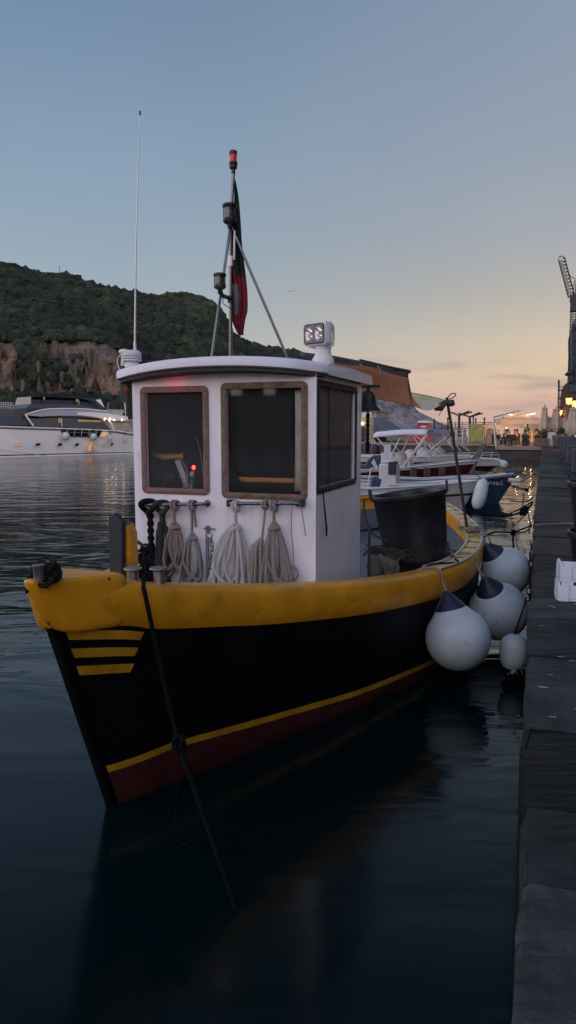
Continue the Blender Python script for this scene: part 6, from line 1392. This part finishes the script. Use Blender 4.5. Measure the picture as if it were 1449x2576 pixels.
    for i, (x, y0, s) in enumerate([(587, 498, 78), (670, 490, 76), (825, 485, 73), (840, 495, 73), (893, 490, 67)]):
        o = MB().tube([Q(x, y0, s), Q(x, 640, s)], .06 if i != 0 else .09, 6).tube([Q(x, y0-4, s), Q(x, y0+8, s)], .09, 6).build('bollard_post', M['brownmetal']); tag(o, ['thin pole standing above the rocky headland edge', 'thin pole behind the awning pole with a small aerial', 'short brown pole just left of the yellow banner top', 'short brown pole touching the yellow banner top', 'thin pole at the right side of the yellow banner'][i], 'pole', 'thin poles on the jetty')
    mb = MB(); mb.box(Q(893, 537, 66.9), (.12, .1, .12)); o = mb.build('signal_lamp', emit('small_red_signal', (1, .08, .04), 3.)); tag(o, 'tiny red signal light on the pole right of the banner', 'lamp')
    bn = thing('banner', 'yellow green banner stretched on a frame on the jetty', 'banner', ST(66.5, to_st(Q(845, 640, 66.5))[1], zt), -TH)
    rows = [[Q(lerp(798, 888, u/8), lerp(532, 639, v/8)+1.5*math.sin(u), 66.5)+Vector((0, .05*math.sin(u*1.3+v), 0)) for u in range(9)] for v in range(9)]
    MB().grid(rows).build('cloth', M['banner'], bn, world=True, solid=.03); mb = MB(); mb.tube([Q(797, 640, 66.5), Q(797, 530, 66.5), Q(890, 530, 66.5), Q(890, 640, 66.5)], .04, 5); mb.build('frame', M['alu'], bn, world=True)
    mb = MB()
    for k in range(3): a, b = crop3(700+k*12, 610), crop3(790+k*8, 690); mb.tube([at_s(*a, 66), at_s(*b, 50)], .02, 4)
    o = mb.build('dock_lines', M['rope_grey']); tag(o, 'slack pale lines dropping from the jetty rack to the boats', 'rope')
jetty_things()
# ------------------------------------------------------------------ people
def person_mesh(name, joints, mats_fn):
    vs = [Vector(j[0]) for j in joints]; ed = [(i, j[2]) for i, j in enumerate(joints) if j[2] is not None]
    me = bpy.data.meshes.new(name); me.from_pydata(vs, ed, []); ob = bpy.data.objects.new(name, me); COL.objects.link(ob)
    sk = ob.modifiers.new('s', 'SKIN'); sk.use_smooth_shade = True
    for i, j in enumerate(joints): me.skin_vertices[0].data[i].radius = (j[1], j[1]*.9)
    me.skin_vertices[0].data[0].use_root = True
    ob.modifiers.new('u', 'SUBSURF').levels = 1
    bpy.context.view_layer.update(); r = bpy.data.meshes.new_from_object(ob.evaluated_get(bpy.context.evaluated_depsgraph_get())); bpy.data.objects.remove(ob)
    for p in r.polygons: c = p.center; p.material_index = mats_fn(c); p.use_smooth = True
    return r
def sit_joints(lean=.1, arm=.3):
    return [((0, 0, .50), .15, None), ((0, lean*.3, .72), .14, 0), ((0, lean*.7, .92), .16, 1), ((0, lean, 1.08), .065, 2), ((0, lean+.03, 1.20), .10, 3), ((0, lean+.03, 1.31), .085, 4),
            ((-.09, .20, .50), .095, 0), ((-.11, .44, .49), .07, 6), ((-.11, .46, .10), .05, 7), ((-.11, .56, .05), .045, 8), ((.09, .20, .50), .095, 0), ((.11, .44, .49), .07, 10), ((.11, .46, .10), .05, 11), ((.11, .56, .05), .045, 12),
            ((-.19, lean*.8, .98), .065, 2), ((-.24, lean+.06, .76), .05, 14), ((-.12, lean+arm, .82), .04, 15), ((-.08, lean+arm+.08, .84), .035, 16), ((.19, lean*.8, .98), .065, 2), ((.24, lean+.06, .76), .05, 18), ((.12, lean+arm, .82), .04, 19), ((.08, lean+arm+.08, .84), .035, 20)]
def sm(c):
    if c.z > 1.08 or (c.y > .35 and c.z > .68): return 1
    if c.z < .56: return 2
    return 0
def stand_joints():
    return [((0, 0, .95), .15, None), ((0, 0, 1.15), .14, 0), ((0, 0, 1.35), .17, 1), ((0, 0, 1.50), .065, 2), ((0, .02, 1.61), .10, 3), ((0, .02, 1.72), .085, 4), ((-.10, 0, .88), .10, 0), ((-.11, .02, .50), .065, 6), ((-.11, 0, .08), .05, 7), ((-.11, .12, .04), .045, 8), ((.10, 0, .88), .10, 0), ((.11, .02, .50), .065, 10), ((.11, 0, .08), .05, 11), ((.11, .12, .04), .045, 12),
            ((-.20, 0, 1.40), .07, 2), ((-.26, 0, 1.14), .05, 14), ((-.2, .15, .95), .04, 15), ((.20, 0, 1.40), .07, 2), ((.26, 0, 1.14), .05, 17), ((.2, .15, .95), .04, 18)]
def stm(c):
    if c.z > 1.49: return 1
    if c.z < .93: return 2
    return 0
def glow(parent, loc, energy, r=.08, col=(1, .58, .25)):
    l = bpy.data.lights.new('lamp_light', 'POINT'); l.energy = energy; l.shadow_soft_size = r; l.color = col
    o = bpy.data.objects.new('lamp_light', l); COL.objects.link(o); o.parent = parent; o.location = loc
def restaurant():
    Z = 1.05
    def Q(cx, cy, s): return at_s(*crop3(cx, cy), s)
    def gz(cx, s): t = to_st(Q(cx, 650, s))[1]; return ST(s, t, Z)
    me_sit = person_mesh('person', sit_joints(), sm); me_sit2 = person_mesh('person', sit_joints(.28, .34), sm); me_st = person_mesh('person', stand_joints(), stm)
    me_hair = MB(); me_hair.ball((0, -.02, 0), .115, 7, 0, (.95, 1.0, .85))
    def person(me, p, rz, shirt, hair, hz, label, hy=.1):
        o = bpy.data.objects.new('person', me.copy()); COL.objects.link(o); o.location = p; o.rotation_euler = (0, 0, rz); o.data.materials.clear()
        for m in (M['shirt%d' % shirt], M['skin'], M['trouser']): o.data.materials.append(m)
        FR[o.name] = (Vector(p), rz); tag(o, label, 'person', 'diners on the terrace')
        mb = MB(); mb.ball((0, hy-.03, hz), .118, 6, 0, (.95, 1.0, .9)); mb.build('hair', M['hairs'][hair], o)
    # chair prototype
    def chair():
        c = thing('terrace_chair', 'x', 'chair', (0, 0, 0), 0, 'terrace chairs')
        MB().box((0, 0, .44), (.44, .44, .04)).build('seat', M['darkmetal'], c); MB().box((0, -.22, .72), (.42, .03, .36), 0, 0, R(6)).build('backrest', M['darkmetal'], c)
        for x in (-.19, .19):
            for y in (-.19, .19): MB().tube([(x, y, .0), (x*.95, y*.95, .43)], .02, 5).build('leg', M['darkmetal'], c)
        return c
    ch0 = chair(); used = [0]; 
    def put_chair(p, rz, label):
        c = ch0 if not used[0] else copy_tree(ch0); used[0] = 1; c.location = p; c.rotation_euler = (0, 0, rz); c['label'] = label
    def table(p, rz, label, cloth=False):
        t = thing('terrace_table', label, 'table', p, rz, 'terrace tables'); MB().box((0, 0, .735), (1.5, .8, .03)).build('tabletop', M['wood'], t)
        for x in (-.65, .65):
            for y in (-.32, .32): MB().box((x, y, .36), (.06, .06, .72)).build('leg', M['greywood'], t)
        mb = MB(); [mb.lathe((x, y, .752), [(.03, 0), (.035, .1), (.03, .18)], 8) for x, y in ((-.4, .1), (.1, -.15), (.45, .1))]; [mb.lathe((x, y, .752), [(.10, 0), (.12, .02)], 12) for x, y in ((-.2, -.2), (.3, .2))]; mb.build('tableware', M['tablecloth'], t)
    tabs = [(1010, 61.5, 'front left wooden table under the big parasol'), (1105, 61.5, 'front wooden table in the middle under the big parasol'), (1180, 63.0, 'wooden table near the planter right under the parasol'), (1060, 65.5, 'rear wooden table in the middle under the parasol'), (985, 66.0, 'rear left wooden table by the parasol frame')]
    seats = []
    for i, (cx, s, lab) in enumerate(tabs):
        p = gz(cx, s); table(p, -TH, lab)
        for j, (dx, dy, rz) in enumerate([(-.45, -.62, 0), (.4, -.62, 0), (-.42, .62, math.pi), (.42, .62, math.pi)]):
            q = p+Vector((P2[0], P2[1], 0))*dx+Vector((D2[0], D2[1], 0))*dy; seats.append((q, rz-TH, i, j))
    skip = {(0, 0), (2, 1), (1, 0), (4, 1), (3, 3)}
    where = ['front left table', 'front middle table', 'planter table', 'rear middle table', 'rear left table']; side = ['near left seat', 'near right seat', 'far left seat', 'far right seat']
    cl = ['brick red', 'cream', 'dark blue', 'rust pink', 'dark green', 'pale clothes']; hn = ['brown-haired', 'grey-haired', 'black-haired']
    rnd = random.Random(21)
    for q, rz, i, j in seats:
        put_chair(q, rz, 'dark terrace chair at the %s, %s' % (where[i], side[j]))
        if (i, j) in skip: continue
        sh, hr = rnd.randrange(6), rnd.randrange(3); v = rnd.random() < .5; fr = Vector((-math.sin(rz), math.cos(rz), 0))
        person(me_sit2 if v else me_sit, q+Vector((0, 0, -.02)), rz, sh, hr, 1.285, '%s diner in %s at the %s, %s' % (hn[hr], cl[sh], where[i], side[j]), .31 if v else .13)
    person(me_st, gz(1150, 66.5), math.pi-TH+.3, 4, 0, 1.69, 'person standing behind the tables in a dark green top', .02)
    person(me_st, gz(1195, 68), -.8, 1, 2, 1.69, 'person standing near the closed parasols in a cream top', .02)
    person(me_sit, gz(1270, 60.5), .6, 1, 0, 1.285, 'person sitting behind the menu board, left of two', .13); person(me_sit2, gz(1300, 61), -.2, 3, 2, 1.285, 'person sitting behind the menu board, right of two', .31)
    # big cantilever parasol
    u = thing('cantilever_parasol', 'large cream cantilever parasol with glowing light strips over the diners', 'parasol', gz(962, 60.2), -TH)
    s0 = 62.2; A = Q(1105, 462, s0); hw = (Q(1250, 500, s0)-Q(960, 500, s0)).length/2; ctr = Q(1106, 500, s0); zc = ctr.z; rows = []
    ctl = ctr+Vector((0, 0, 0)); zr_ = A.z
    sgn = [(-1, -1), (1, -1), (1, 1), (-1, 1)]
    def cp(a, f, dz=0.):      # square canopy point
        ex, ey = P2, D2; return Vector((ctl.x+ex[0]*a[0]*hw*f+ey[0]*a[1]*hw*f, ctl.y+ex[1]*a[0]*hw*f+ey[1]*a[1]*hw*f, lerp(zr_, zc, f**1.15)+dz))
    per = []
    for k in range(32):
        q = k/8; i = int(q) % 4; f = q-int(q); a, b = sgn[i], sgn[(i+1) % 4]; per.append((lerp(a[0], b[0], f), lerp(a[1], b[1], f)))
    mb = MB(); mb.grid([[cp(a, f) for a in per] for f in (.02, .25, .5, .75, 1.)]+[[cp(a, 1.0, -.30+(.04 if k % 4 else -.02)) for k, a in enumerate(per)]], closed=True); mb.build('canopy', M['paras_big'], u, world=True, solid=.0)
    mb = MB(); [mb.box(cp((x, -.1), .45, .10)+Vector((0, 0, 0)), (1.2, .14, .07), -TH, 0, 0, R(-10*(-1 if x > 0 else 1))*-1) for x in (-.75, .75)]; mb.build('light_strip', emit('warm_strip', (1, .62, .25), 3.5), u, world=True)
    mb = MB(); f0 = Q(963, 668, 60.2); f1 = Q(948, 484, 60.2); f2 = Q(1105, 455, 62.2)+Vector((0, 0, .15)); mb.tube([f0, f1], .09, 6); mb.tube([f1, f2], .08, 6); mb.tube([Q(975, 512, 60.2), f1+Vector((.8, .1, .1))], .05, 5); mb.box(f2, (.6, .2, .15), -TH); mb.build('frame', M['alu'], u, world=True)
    for k, (a, b) in enumerate([((-1, -1), 0), ((1, -1), 0), ((1, 1), 0), ((-1, 1), 0)]): mb = MB(); mb.tube([cp((0, 0), .05, -.08), cp(a, .98, -.06)], .03, 4); mb.build('rib', M['alu'], u, world=True)
    # lamp bulbs hanging under it
    for k, (x, y) in enumerate([(-.45, -.3), (.35, -.3), (.0, .35)]):
        p = cp((x, y), 1, 0); p.z = zc+.10; o = thing('pendant_lamp', ['warm lamp under the left of the big parasol', 'warm lamp under the right of the big parasol', 'warm lamp under the rear of the big parasol'][k], 'lamp', p, 0, 'lamps under the parasol'); mb = MB(); mb.ball((0, 0, 0), .07, 6); mb.build('bulb', M['warmbulb'], o); glow(o, (0, 0, -.12), 75); mb = MB(); mb.tube([(0, 0, .06), (0, 0, .35)], .012, 4); mb.build('flex', M['darkplastic'], o)
    # two more open, lit parasols behind
    for i, (x, s, w) in enumerate([(1010, 68, 2.0), (1170, 69, 2.0)]):
        p = gz(x, s); o = thing('open_parasol', ['lit open parasol glimpsed behind the left of the big parasol', 'lit open parasol glimpsed behind the right of the big parasol'][i], 'parasol', p, -TH, 'open parasols behind'); c = Q(x, 522, s); h = c.z-Z
        mb = MB(); mb.grid([[Vector((w*r_*math.cos(a), w*r_*math.sin(a), h+z_)) for a in [2*math.pi*k/8 for k in range(8)]] for r_, z_ in ((1.03, -.42), (1., -.15), (.5, .10), (.02, .28))], closed=True); ob = mb.build('canopy', M['paras_open'], o, ang=20); mb = MB(); mb.tube([(0, 0, 0), (0, 0, h+.3)], .04, 6); mb.build('pole', M['wood'], o)
        mb = MB(); mb.ball((.2, -.5, h-.35), .09, 6); mb.build('bulb', M['warmbulb'], o); glow(o, (.2, -.5, h-.7), 70)
    # closed parasols
    def closed(cx, yt, yb, s, w, label, m='paras'):
        T = Q(cx, yt, s); B_ = Q(cx, yb, s); p = gz(cx, s); o = thing('closed_parasol', label, 'parasol', p, 0, 'closed parasols'); h = T.z-Z; hb_ = B_.z-Z
        n = 20; prof = [(0, .02), (.10, .07), (.16, .26), (.19, .22), (.5, .34), (.8, .42), (1., .30)]
        rows = [[Vector((w*r*(1+.22*math.cos(a*5+zf*2))*math.cos(a), w*r*(1+.22*math.cos(a*5+zf*2))*math.sin(a), lerp(h, hb_, zf))) for a in [2*math.pi*k/n for k in range(n)]] for zf, r in [(0, .04), (.05, .12), (.13, .40), (.135, .28), (.4, .42), (.7, .60), (.93, .66), (1., .5)]]
        MB().grid(rows, closed=True).build('canopy', M[m], o, ang=50); mb = MB(); mb.tube([(0, 0, 0), (0, 0, h+.04)], .035, 6); mb.build('pole', M['wood'], o)
    closed(1250, 412, 592, 60.5, .60, 'tall closed cream parasol right of the big open one')
    closed(1320, 422, 562, 61.0, .72, 'closed cream parasol in front of the scaffold lamps')
    closed(1424, 415, 590, 48.0, .66, 'closed cream parasol nearest the right edge')
    closed(1278, 480, 560, 72, .5, 'grey closed parasol between the tall cream ones, left', 'paras_grey'); closed(1297, 480, 560, 73, .5, 'grey closed parasol between the tall cream ones, right', 'paras_grey')
    closed(1383, 495, 560, 66, .42, 'small closed parasol below the lanterns'); closed(1197, 530, 575, 74, .45, 'small dark closed parasol beyond the diners', 'canvas_dark')
    # planters, menu board
    def planter(cx, cyb, s, w, h, label, leafr):
        p = gz(cx, s); o = thing('planter', label, 'planter', p, -TH, 'terrace planters'); mb = MB(); mb.hexa([(-w*.42, -w*.35, 0), (w*.42, -w*.35, 0), (w*.42, w*.35, 0), (-w*.42, w*.35, 0)], [(-w*.5, -w*.42, h), (w*.5, -w*.42, h), (w*.5, w*.42, h), (-w*.5, w*.42, h)]); mb.build('pot', M['soil'], o, bev=.03)
        mb = MB(); rr = random.Random(int(cx))
        for i in range(170):
            a, b2, r = rr.uniform(0, 6.28), rr.uniform(-.2, 1.4), leafr*rr.uniform(.4, 1); c = Vector((r*math.cos(a)*math.cos(b2), r*math.sin(a)*math.cos(b2), h+.05+abs(r*math.sin(b2)))); d = Vector((rr.uniform(-1, 1), rr.uniform(-1, 1), rr.uniform(-.3, 1)))*.11; e = d.cross(Vector((rr.random(), rr.random(), rr.random()))).normalized()*.05; mb.add([c-d, c+e, c+d, c-e], [(0, 1, 2, 3)])
        mb.build('foliage', M['leaf'], o, flat=True)
    planter(1240, 668, 59.9, 1.1, .62, 'grey square planter on the terrace edge left of the menu board', .7); planter(1290, 590, 66, 1.4, .8, 'dark planter behind the diners near the closed parasols', .6); planter(1360, 580, 58, 1.4, .9, 'planter with ochre leaves below the small closed parasol', .5)
    p = ST(59.7, to_st(Q(1302, 655, 59.7))[1], 1.05); o = thing('menu_board', 'white menu board standing at the end of the quay coping', 'sign', p, -TH); mb = MB(); mb.prism([(-.38, 0, .30), (-.30, 0, .18), (0, 0, .14), (.3, 0, .16), (.38, 0, .3), (.38, .06, 1.1), (-.30, .06, 1.14), (-.38, .05, 1.0)], (0, .03, 0)); mb.build('panel', M['board'], o)
    mb = MB(); [mb.tube([(x, y0, 0), (x*.9, .05, 1.2)], .025, 5) for x in (-.4, .4) for y0 in (-.05, .4)]; mb.box((0, .05, 1.18), (.9, .08, .06)); mb.build('easel', M['wood'], o)
    for i, (cx, s, w) in enumerate([(1385, 70, 2.0), (1442, 64, 1.2), (1150, 71, 2.2)]):
        p = ST(s, to_st(Q(cx, 600, s))[1], 1.05); o = thing('dressed_table', ['long table under a cream cloth below the lanterns', 'cream clothed table at the right edge', 'white clothed table beyond the diners'][i], 'table', p, -TH, 'clothed tables'); rows = []
        per = [(-w/2, -.45), (-w/6, -.45), (w/6, -.45), (w/2, -.45), (w/2, .45), (0, .45), (-w/2, .45)]
        mb = MB(); mb.grid([[Vector((x*.0, y*.0, .80)) for x, y in per], [Vector((x, y, .80)) for x, y in per], [Vector((x*1.04, y*1.1, .75-.0)) for x, y in per], [Vector((x*(1.06+.03*(k % 2)), y*(1.15+.06*(k % 2)), .12)) for k, (x, y) in enumerate(per)]], closed=True); mb.build('cloth', M['tablecloth'], o, ang=60)
        mb = MB(); [mb.box((x, y, .38), (.06, .06, .75)) for x in (-w*.45, w*.45) for y in (-.35, .35)]; mb.build('leg', M['wood'], o)
        mb = MB(); [mb.lathe((x*w, 0, .805), [(.05, 0), (.06, .12)], 8) for x in (-.3, .1, .35)]; mb.build('tableware', M['foam'], o)
    # street lamps
    for i, (cx, cy, s, k) in enumerate([(1405, 386, 58, 1.), (1441, 404, 50, .9), (1352, 455, 80, 1.), (1343, 468, 76, 1.1)]):
        h = Q(cx, cy, s); p = Vector((h.x, h.y, 1.05)); o = thing('street_lamp', ['lit yellow lantern highest, in front of the dark house', 'lit yellow lantern at the right frame edge', 'smaller lit lantern beside the scaffold, upper', 'smaller lit lantern beside the scaffold, lower'][i], 'street lamp', p, 0, 'lit lanterns on the promenade'); H_ = h.z-1.05
        mb = MB(); w = .24*k; mb.lathe((0, 0, H_-.24*k), [(w*.5, 0), (w*.75, .05), (w, .45*k)], 8); mb.build('lantern', M['lantern'], o, ang=20); glow(o, (0, -w*1.4, H_-.1), 60, .2, (1, .5, .16)); mb = MB(); mb.lathe((0, 0, H_+.22*k), [(w*1.15, 0), (w*.5, .14*k), (.02, .2*k)], 8); mb.tube([(0, 0, 0), (0, 0, H_-.22*k)], .05, 6); mb.lathe((0, 0, 0), [(.14, 0), (.12, .4), (.06, .5)], 10); mb.build('post', M['darkmetal'], o)
restaurant()
# ------------------------------------------------------------------ crane, scaffold, buildings
def city():
    def Q2(zx, zy, s): return at_s((1900+zx/3.0297)/1.59, (1000+zy/3.0306)/1.59, s)       # crop 1900..2304 x 1000..1850
    def Q4(zx, zy, s): return at_s((2000+zx/4.7664)/1.59, (1500+zy/4.7675)/1.59, s)       # crop 2000..2304 x 1500..1900
    S = 100.
    cr = thing('tower_crane', 'tower crane with a raised lattice jib above the houses at the right edge', 'crane', ST(S, to_st(Q2(1150, 1600, S))[1], 1.), -TH)
    def lattice(a, b, w, n, r, nm):
        d = (b-a); t = d.normalized(); u = t.cross(Vector((D2[0], D2[1], 0))).normalized()*w/2; v = Vector((D2[0], D2[1], 0))*w/2; mb = MB(); cs = [u+v, u-v, -u-v, -u+v]
        for c in cs: mb.tube([a+c, b+c], r, 4)
        for i in range(n):
            p, q = a.lerp(b, i/n), a.lerp(b, (i+1)/n)
            for k in range(4): mb.tube([p+cs[k], q+cs[(k+1) % 4]], r*.6, 4); mb.tube([p+cs[k], p+cs[(k+1) % 4]], r*.7, 4)
        return mb.build(nm, M['darkmetal'], cr, world=True)
    lattice(Q2(1150, 1700, S), Q2(1195, 620, S), .62, 34, .045, 'tower'); lattice(Q2(1168, 560, S), Q2(1048, 105, S), .75, 11, .05, 'jib')
    mb = MB(); mb.box(Q2(1190, 590, S), (.8, 1., .9), -TH); mb.box(Q2(1205, 670, S), (1.0, 1.2, 1.6), -TH); mb.build('machinery', M['darkmetal'], cr, world=True, bev=.05)
    mb = MB(); mb.tube([Q2(1185, 560, S), Q2(1214, 350, S), Q2(1222, 560, S)], .10, 5); mb.tube(spline([Q2(1130, 285, S), Q2(1170, 330, S), Q2(1214, 345, S)], 4), .04, 4); mb.tube([Q2(1214, 350, S), Q2(1175, 470, S)], .03, 4); mb.tube([Q2(1010, 92, S), Q2(1060, 70, S), Q2(1080, 105, S)], .06, 4); mb.build('a_frame', M['darkmetal'], cr, world=True)
    # house wrapped in blue netting
    def house(name, label, s, z0, outline, dep, m, to, parts=()):
        o = thing(name, label, 'building', ST(s, to_st(to(outline[0][0], outline[0][1], s))[1], 1.05), -TH); mb = MB(); P = [to(x, y, s) for x, y in outline]
        mb.prism(P, Vector((D2[0], D2[1], 0))*dep); mb.build('wall', m, o, world=True); return o
    h = house('netted_house', 'tall house wrapped in blue scaffold netting at the right edge', 92., 0, [(1180, 1700), (1185, 1300), (1178, 930), (1186, 870), (1224, 830), (1800, 700), (1800, 1700)], 16, M['facade_net'], Q2)
    mb = MB()
    for y in (960, 1110, 1260, 1410): mb.tube([Q2(1180, y, 91.8), Q2(1600, y-60, 91.8)], .08, 4)
    for x in (1182, 1206, 1250): mb.tube([Q2(x, 900, 91.8), Q2(x, 1650, 91.8)], .07, 4)
    mb.build('scaffold_tube', M['darkmetal'], h, world=True)
    mb = MB(); mb.prism([Q2(1095, 1495, 90), Q2(1150, 1455, 90), Q2(1180, 1430, 90), Q2(1180, 1490, 90), Q2(1140, 1500, 90)], Vector((D2[0], D2[1], 0))*4); mb.build('canopy', M['darkmetal'], h, world=True)
    h = house('corner_house', 'dark plaster corner house behind the lanterns', 80., 0, [(1210, 800), (1215, 330), (1232, 180), (1270, 155), (1330, 150), (2400, -100), (2400, 800)], 18, M['facade_dark'], Q4)
    for (x, y, w, hh) in ((1370, 245, 60, 140), (1420, 245, 60, 140)):
        mb = MB(); mb.prism([Q4(x-w/2, y+hh/2, 79.9), Q4(x+w/2, y+hh/2, 79.9), Q4(x+w/2, y-hh/2, 79.9), Q4(x-w/2, y-hh/2, 79.9)], Vector((D2[0], D2[1], 0))*-.08); w_ = mb.build('window', M['windark'], h, world=True)
        mb = MB(); mb.tube([Q4(x-w/2, y+hh/2, 79.7), Q4(x+w/2, y+hh/2, 79.7), Q4(x+w/2, y-hh/2, 79.7), Q4(x-w/2, y-hh/2, 79.7)], .07, 4, closed=True); mb.build('frame', M['facade_net'], w_, world=True)
    mb = MB(); mb.prism([Q4(1300, 150, 79.5), Q4(1600, 20, 79.5), Q4(1600, 0, 79.5), Q4(1300, 130, 79.5)], Vector((D2[0], D2[1], 0))*2); mb.build('cornice', M['darkmetal'], h, world=True)
    mb = MB(); mb.prism([Q4(1150, 1100, 76), Q4(1150, 840, 76), Q4(1500, 700, 76), Q4(1500, 1100, 76)], Vector((D2[0], D2[1], 0))*3); o = mb.build('shop_front', M['plaster_a']); tag(o, 'low dark shop front below the corner house', 'building')
    # scaffold tower
    sc = thing('scaffold', 'slim scaffold tower standing left of the corner house', 'scaffold', ST(82, to_st(Q4(1150, 700, 82))[1], 1.05), -TH)
    for x, y0 in ((1112, 90), (1132, 90), (1208, 215)): mb = MB(); mb.tube([Q4(x+0, y0, 82), Q4(x-10 if x < 1200 else x, 760, 82)], .05, 5); mb.build('standard', M['darkmetal'], sc, world=True)
    for y in (300, 460, 620, 770): mb = MB(); a, b = Q4(1105, y, 82), Q4(1212, y, 82); mb.prism([a, b, b+Vector((0, 0, .12)), a+Vector((0, 0, .12))], Vector((D2[0], D2[1], 0))*.9); mb.build('platform', M['darkmetal'], sc, world=True)
    for y in (215, 240, 265, 380, 420, 545, 580, 690, 720): mb = MB(); mb.tube([Q4(1108, y, 82), Q4(1210, y, 82)], .025, 4); mb.build('guard_rail', M['darkmetal'], sc, world=True)
    mb = MB(); rnd = random.Random(3); [mb.tube([Q4(1112+rnd.uniform(-6, 14), y, 82), Q4(1122+rnd.uniform(-10, 14), y+24, 82)], .05, 4) for y in range(95, 220, 12)]; mb.build('rope_sleeve', M['darkmetal'], sc, world=True)
    # row of tall houses along the promenade, and across the basin behind the camera: they shade the quay and show in the window panes
    def tall(label, s0, s1, t0, t1, hh, m, face, lit):
        o = thing('harbour_house', label, 'building', ST(s0, t0, 1.03), -TH, 'tall harbour houses'); mb = MB(); mb.hexa([(0, 0, 0), (t1-t0, 0, 0), (t1-t0, s1-s0, 0), (0, s1-s0, 0)], [(0, 0, hh), (t1-t0, 0, hh), (t1-t0, s1-s0, hh), (0, s1-s0, hh)]); mb.build('wall', M[m], o)
        mb = MB(); w, d = t1-t0, s1-s0; mb.hexa([(-.5, -.5, hh), (w+.5, -.5, hh), (w+.5, d+.5, hh), (-.5, d+.5, hh)], [(w*.3, d*.3, hh+2), (w*.7, d*.3, hh+2), (w*.7, d*.7, hh+2), (w*.3, d*.7, hh+2)]); mb.build('roof', M['rooftile'], o)
        nfl = int(hh/3.4); L_ = d if face == 'l' else w
        for f in range(nfl):
            for k in range(int(L_/3)):
                u = 1.5+k*3; z = 1.6+f*3.4; mm = 'winlit' if (f, k) in lit else 'windark'; mb = MB()
                if face == 'l': mb.bx(-.05, .02, u-.5, u+.5, z-.8, z+.8)
                else: mb.bx(u-.5, u+.5, d-.02, d+.05, z-.8, z+.8)
                mb.build('window', M[mm], o)
    tall('ochre harbour house beside the quay, seen only in reflections', -14, 8, 13, 22, 12, 'plaster_a', 'l', {(1, 2)}); tall('rose harbour house farther along the quay, off frame', 8.2, 26, 13.4, 22, 13, 'plaster_b', 'l', {(0, 1)}); tall('sand harbour house toward the restaurant, off frame', 26.2, 44, 13, 22, 11.5, 'plaster_c', 'l', {(0, 3)})
    tall('ochre harbour house level with the terrace, off frame', 44.2, 70, 12, 21, 12, 'plaster_a', 'l', {(0, 5)}); tall('rose house across the basin behind the viewer', -54, -44, -26, -6, 11, 'plaster_b', 'b', {(1, 0), (1, 1)}); tall('sand house across the basin behind the viewer', -54, -44, -46, -26.3, 10, 'plaster_c', 'b', {(1, 3), (2, 5)}); tall('ochre house closing the quay behind the viewer', -54, -43, -5.7, 12, 11, 'plaster_a', 'b', {(1, 1)})
city()
# a distant bird over the headland, and a bird-thin mast on the hill crest
def bits():
    c = at_d(731, 733, 120); mb = MB(); mb.add([c+Vector((-.7, 0, .10)), c+Vector((-.1, .1, .0)), c+Vector((.1, .1, 0)), c+Vector((.7, 0, .15)), c+Vector((.05, -.15, -.05)), c+Vector((-.05, -.15, -.05))], [(0, 1, 5), (1, 2, 4, 5), (2, 3, 4)]); o = mb.build('bird', M['darkmetal'], solid=.05); tag(o, 'tiny dark bird gliding in the sky right of the mast', 'bird')
    a = at_d(150, 690, 236); mb = MB(); mb.tube([a+Vector((0, 0, -2)), a+Vector((0, 0, 2.6))], .09, 4); o = mb.build('hilltop_mast', M['darkmetal']); tag(o, 'thin mast on the hill crest at the left', 'mast')
bits()
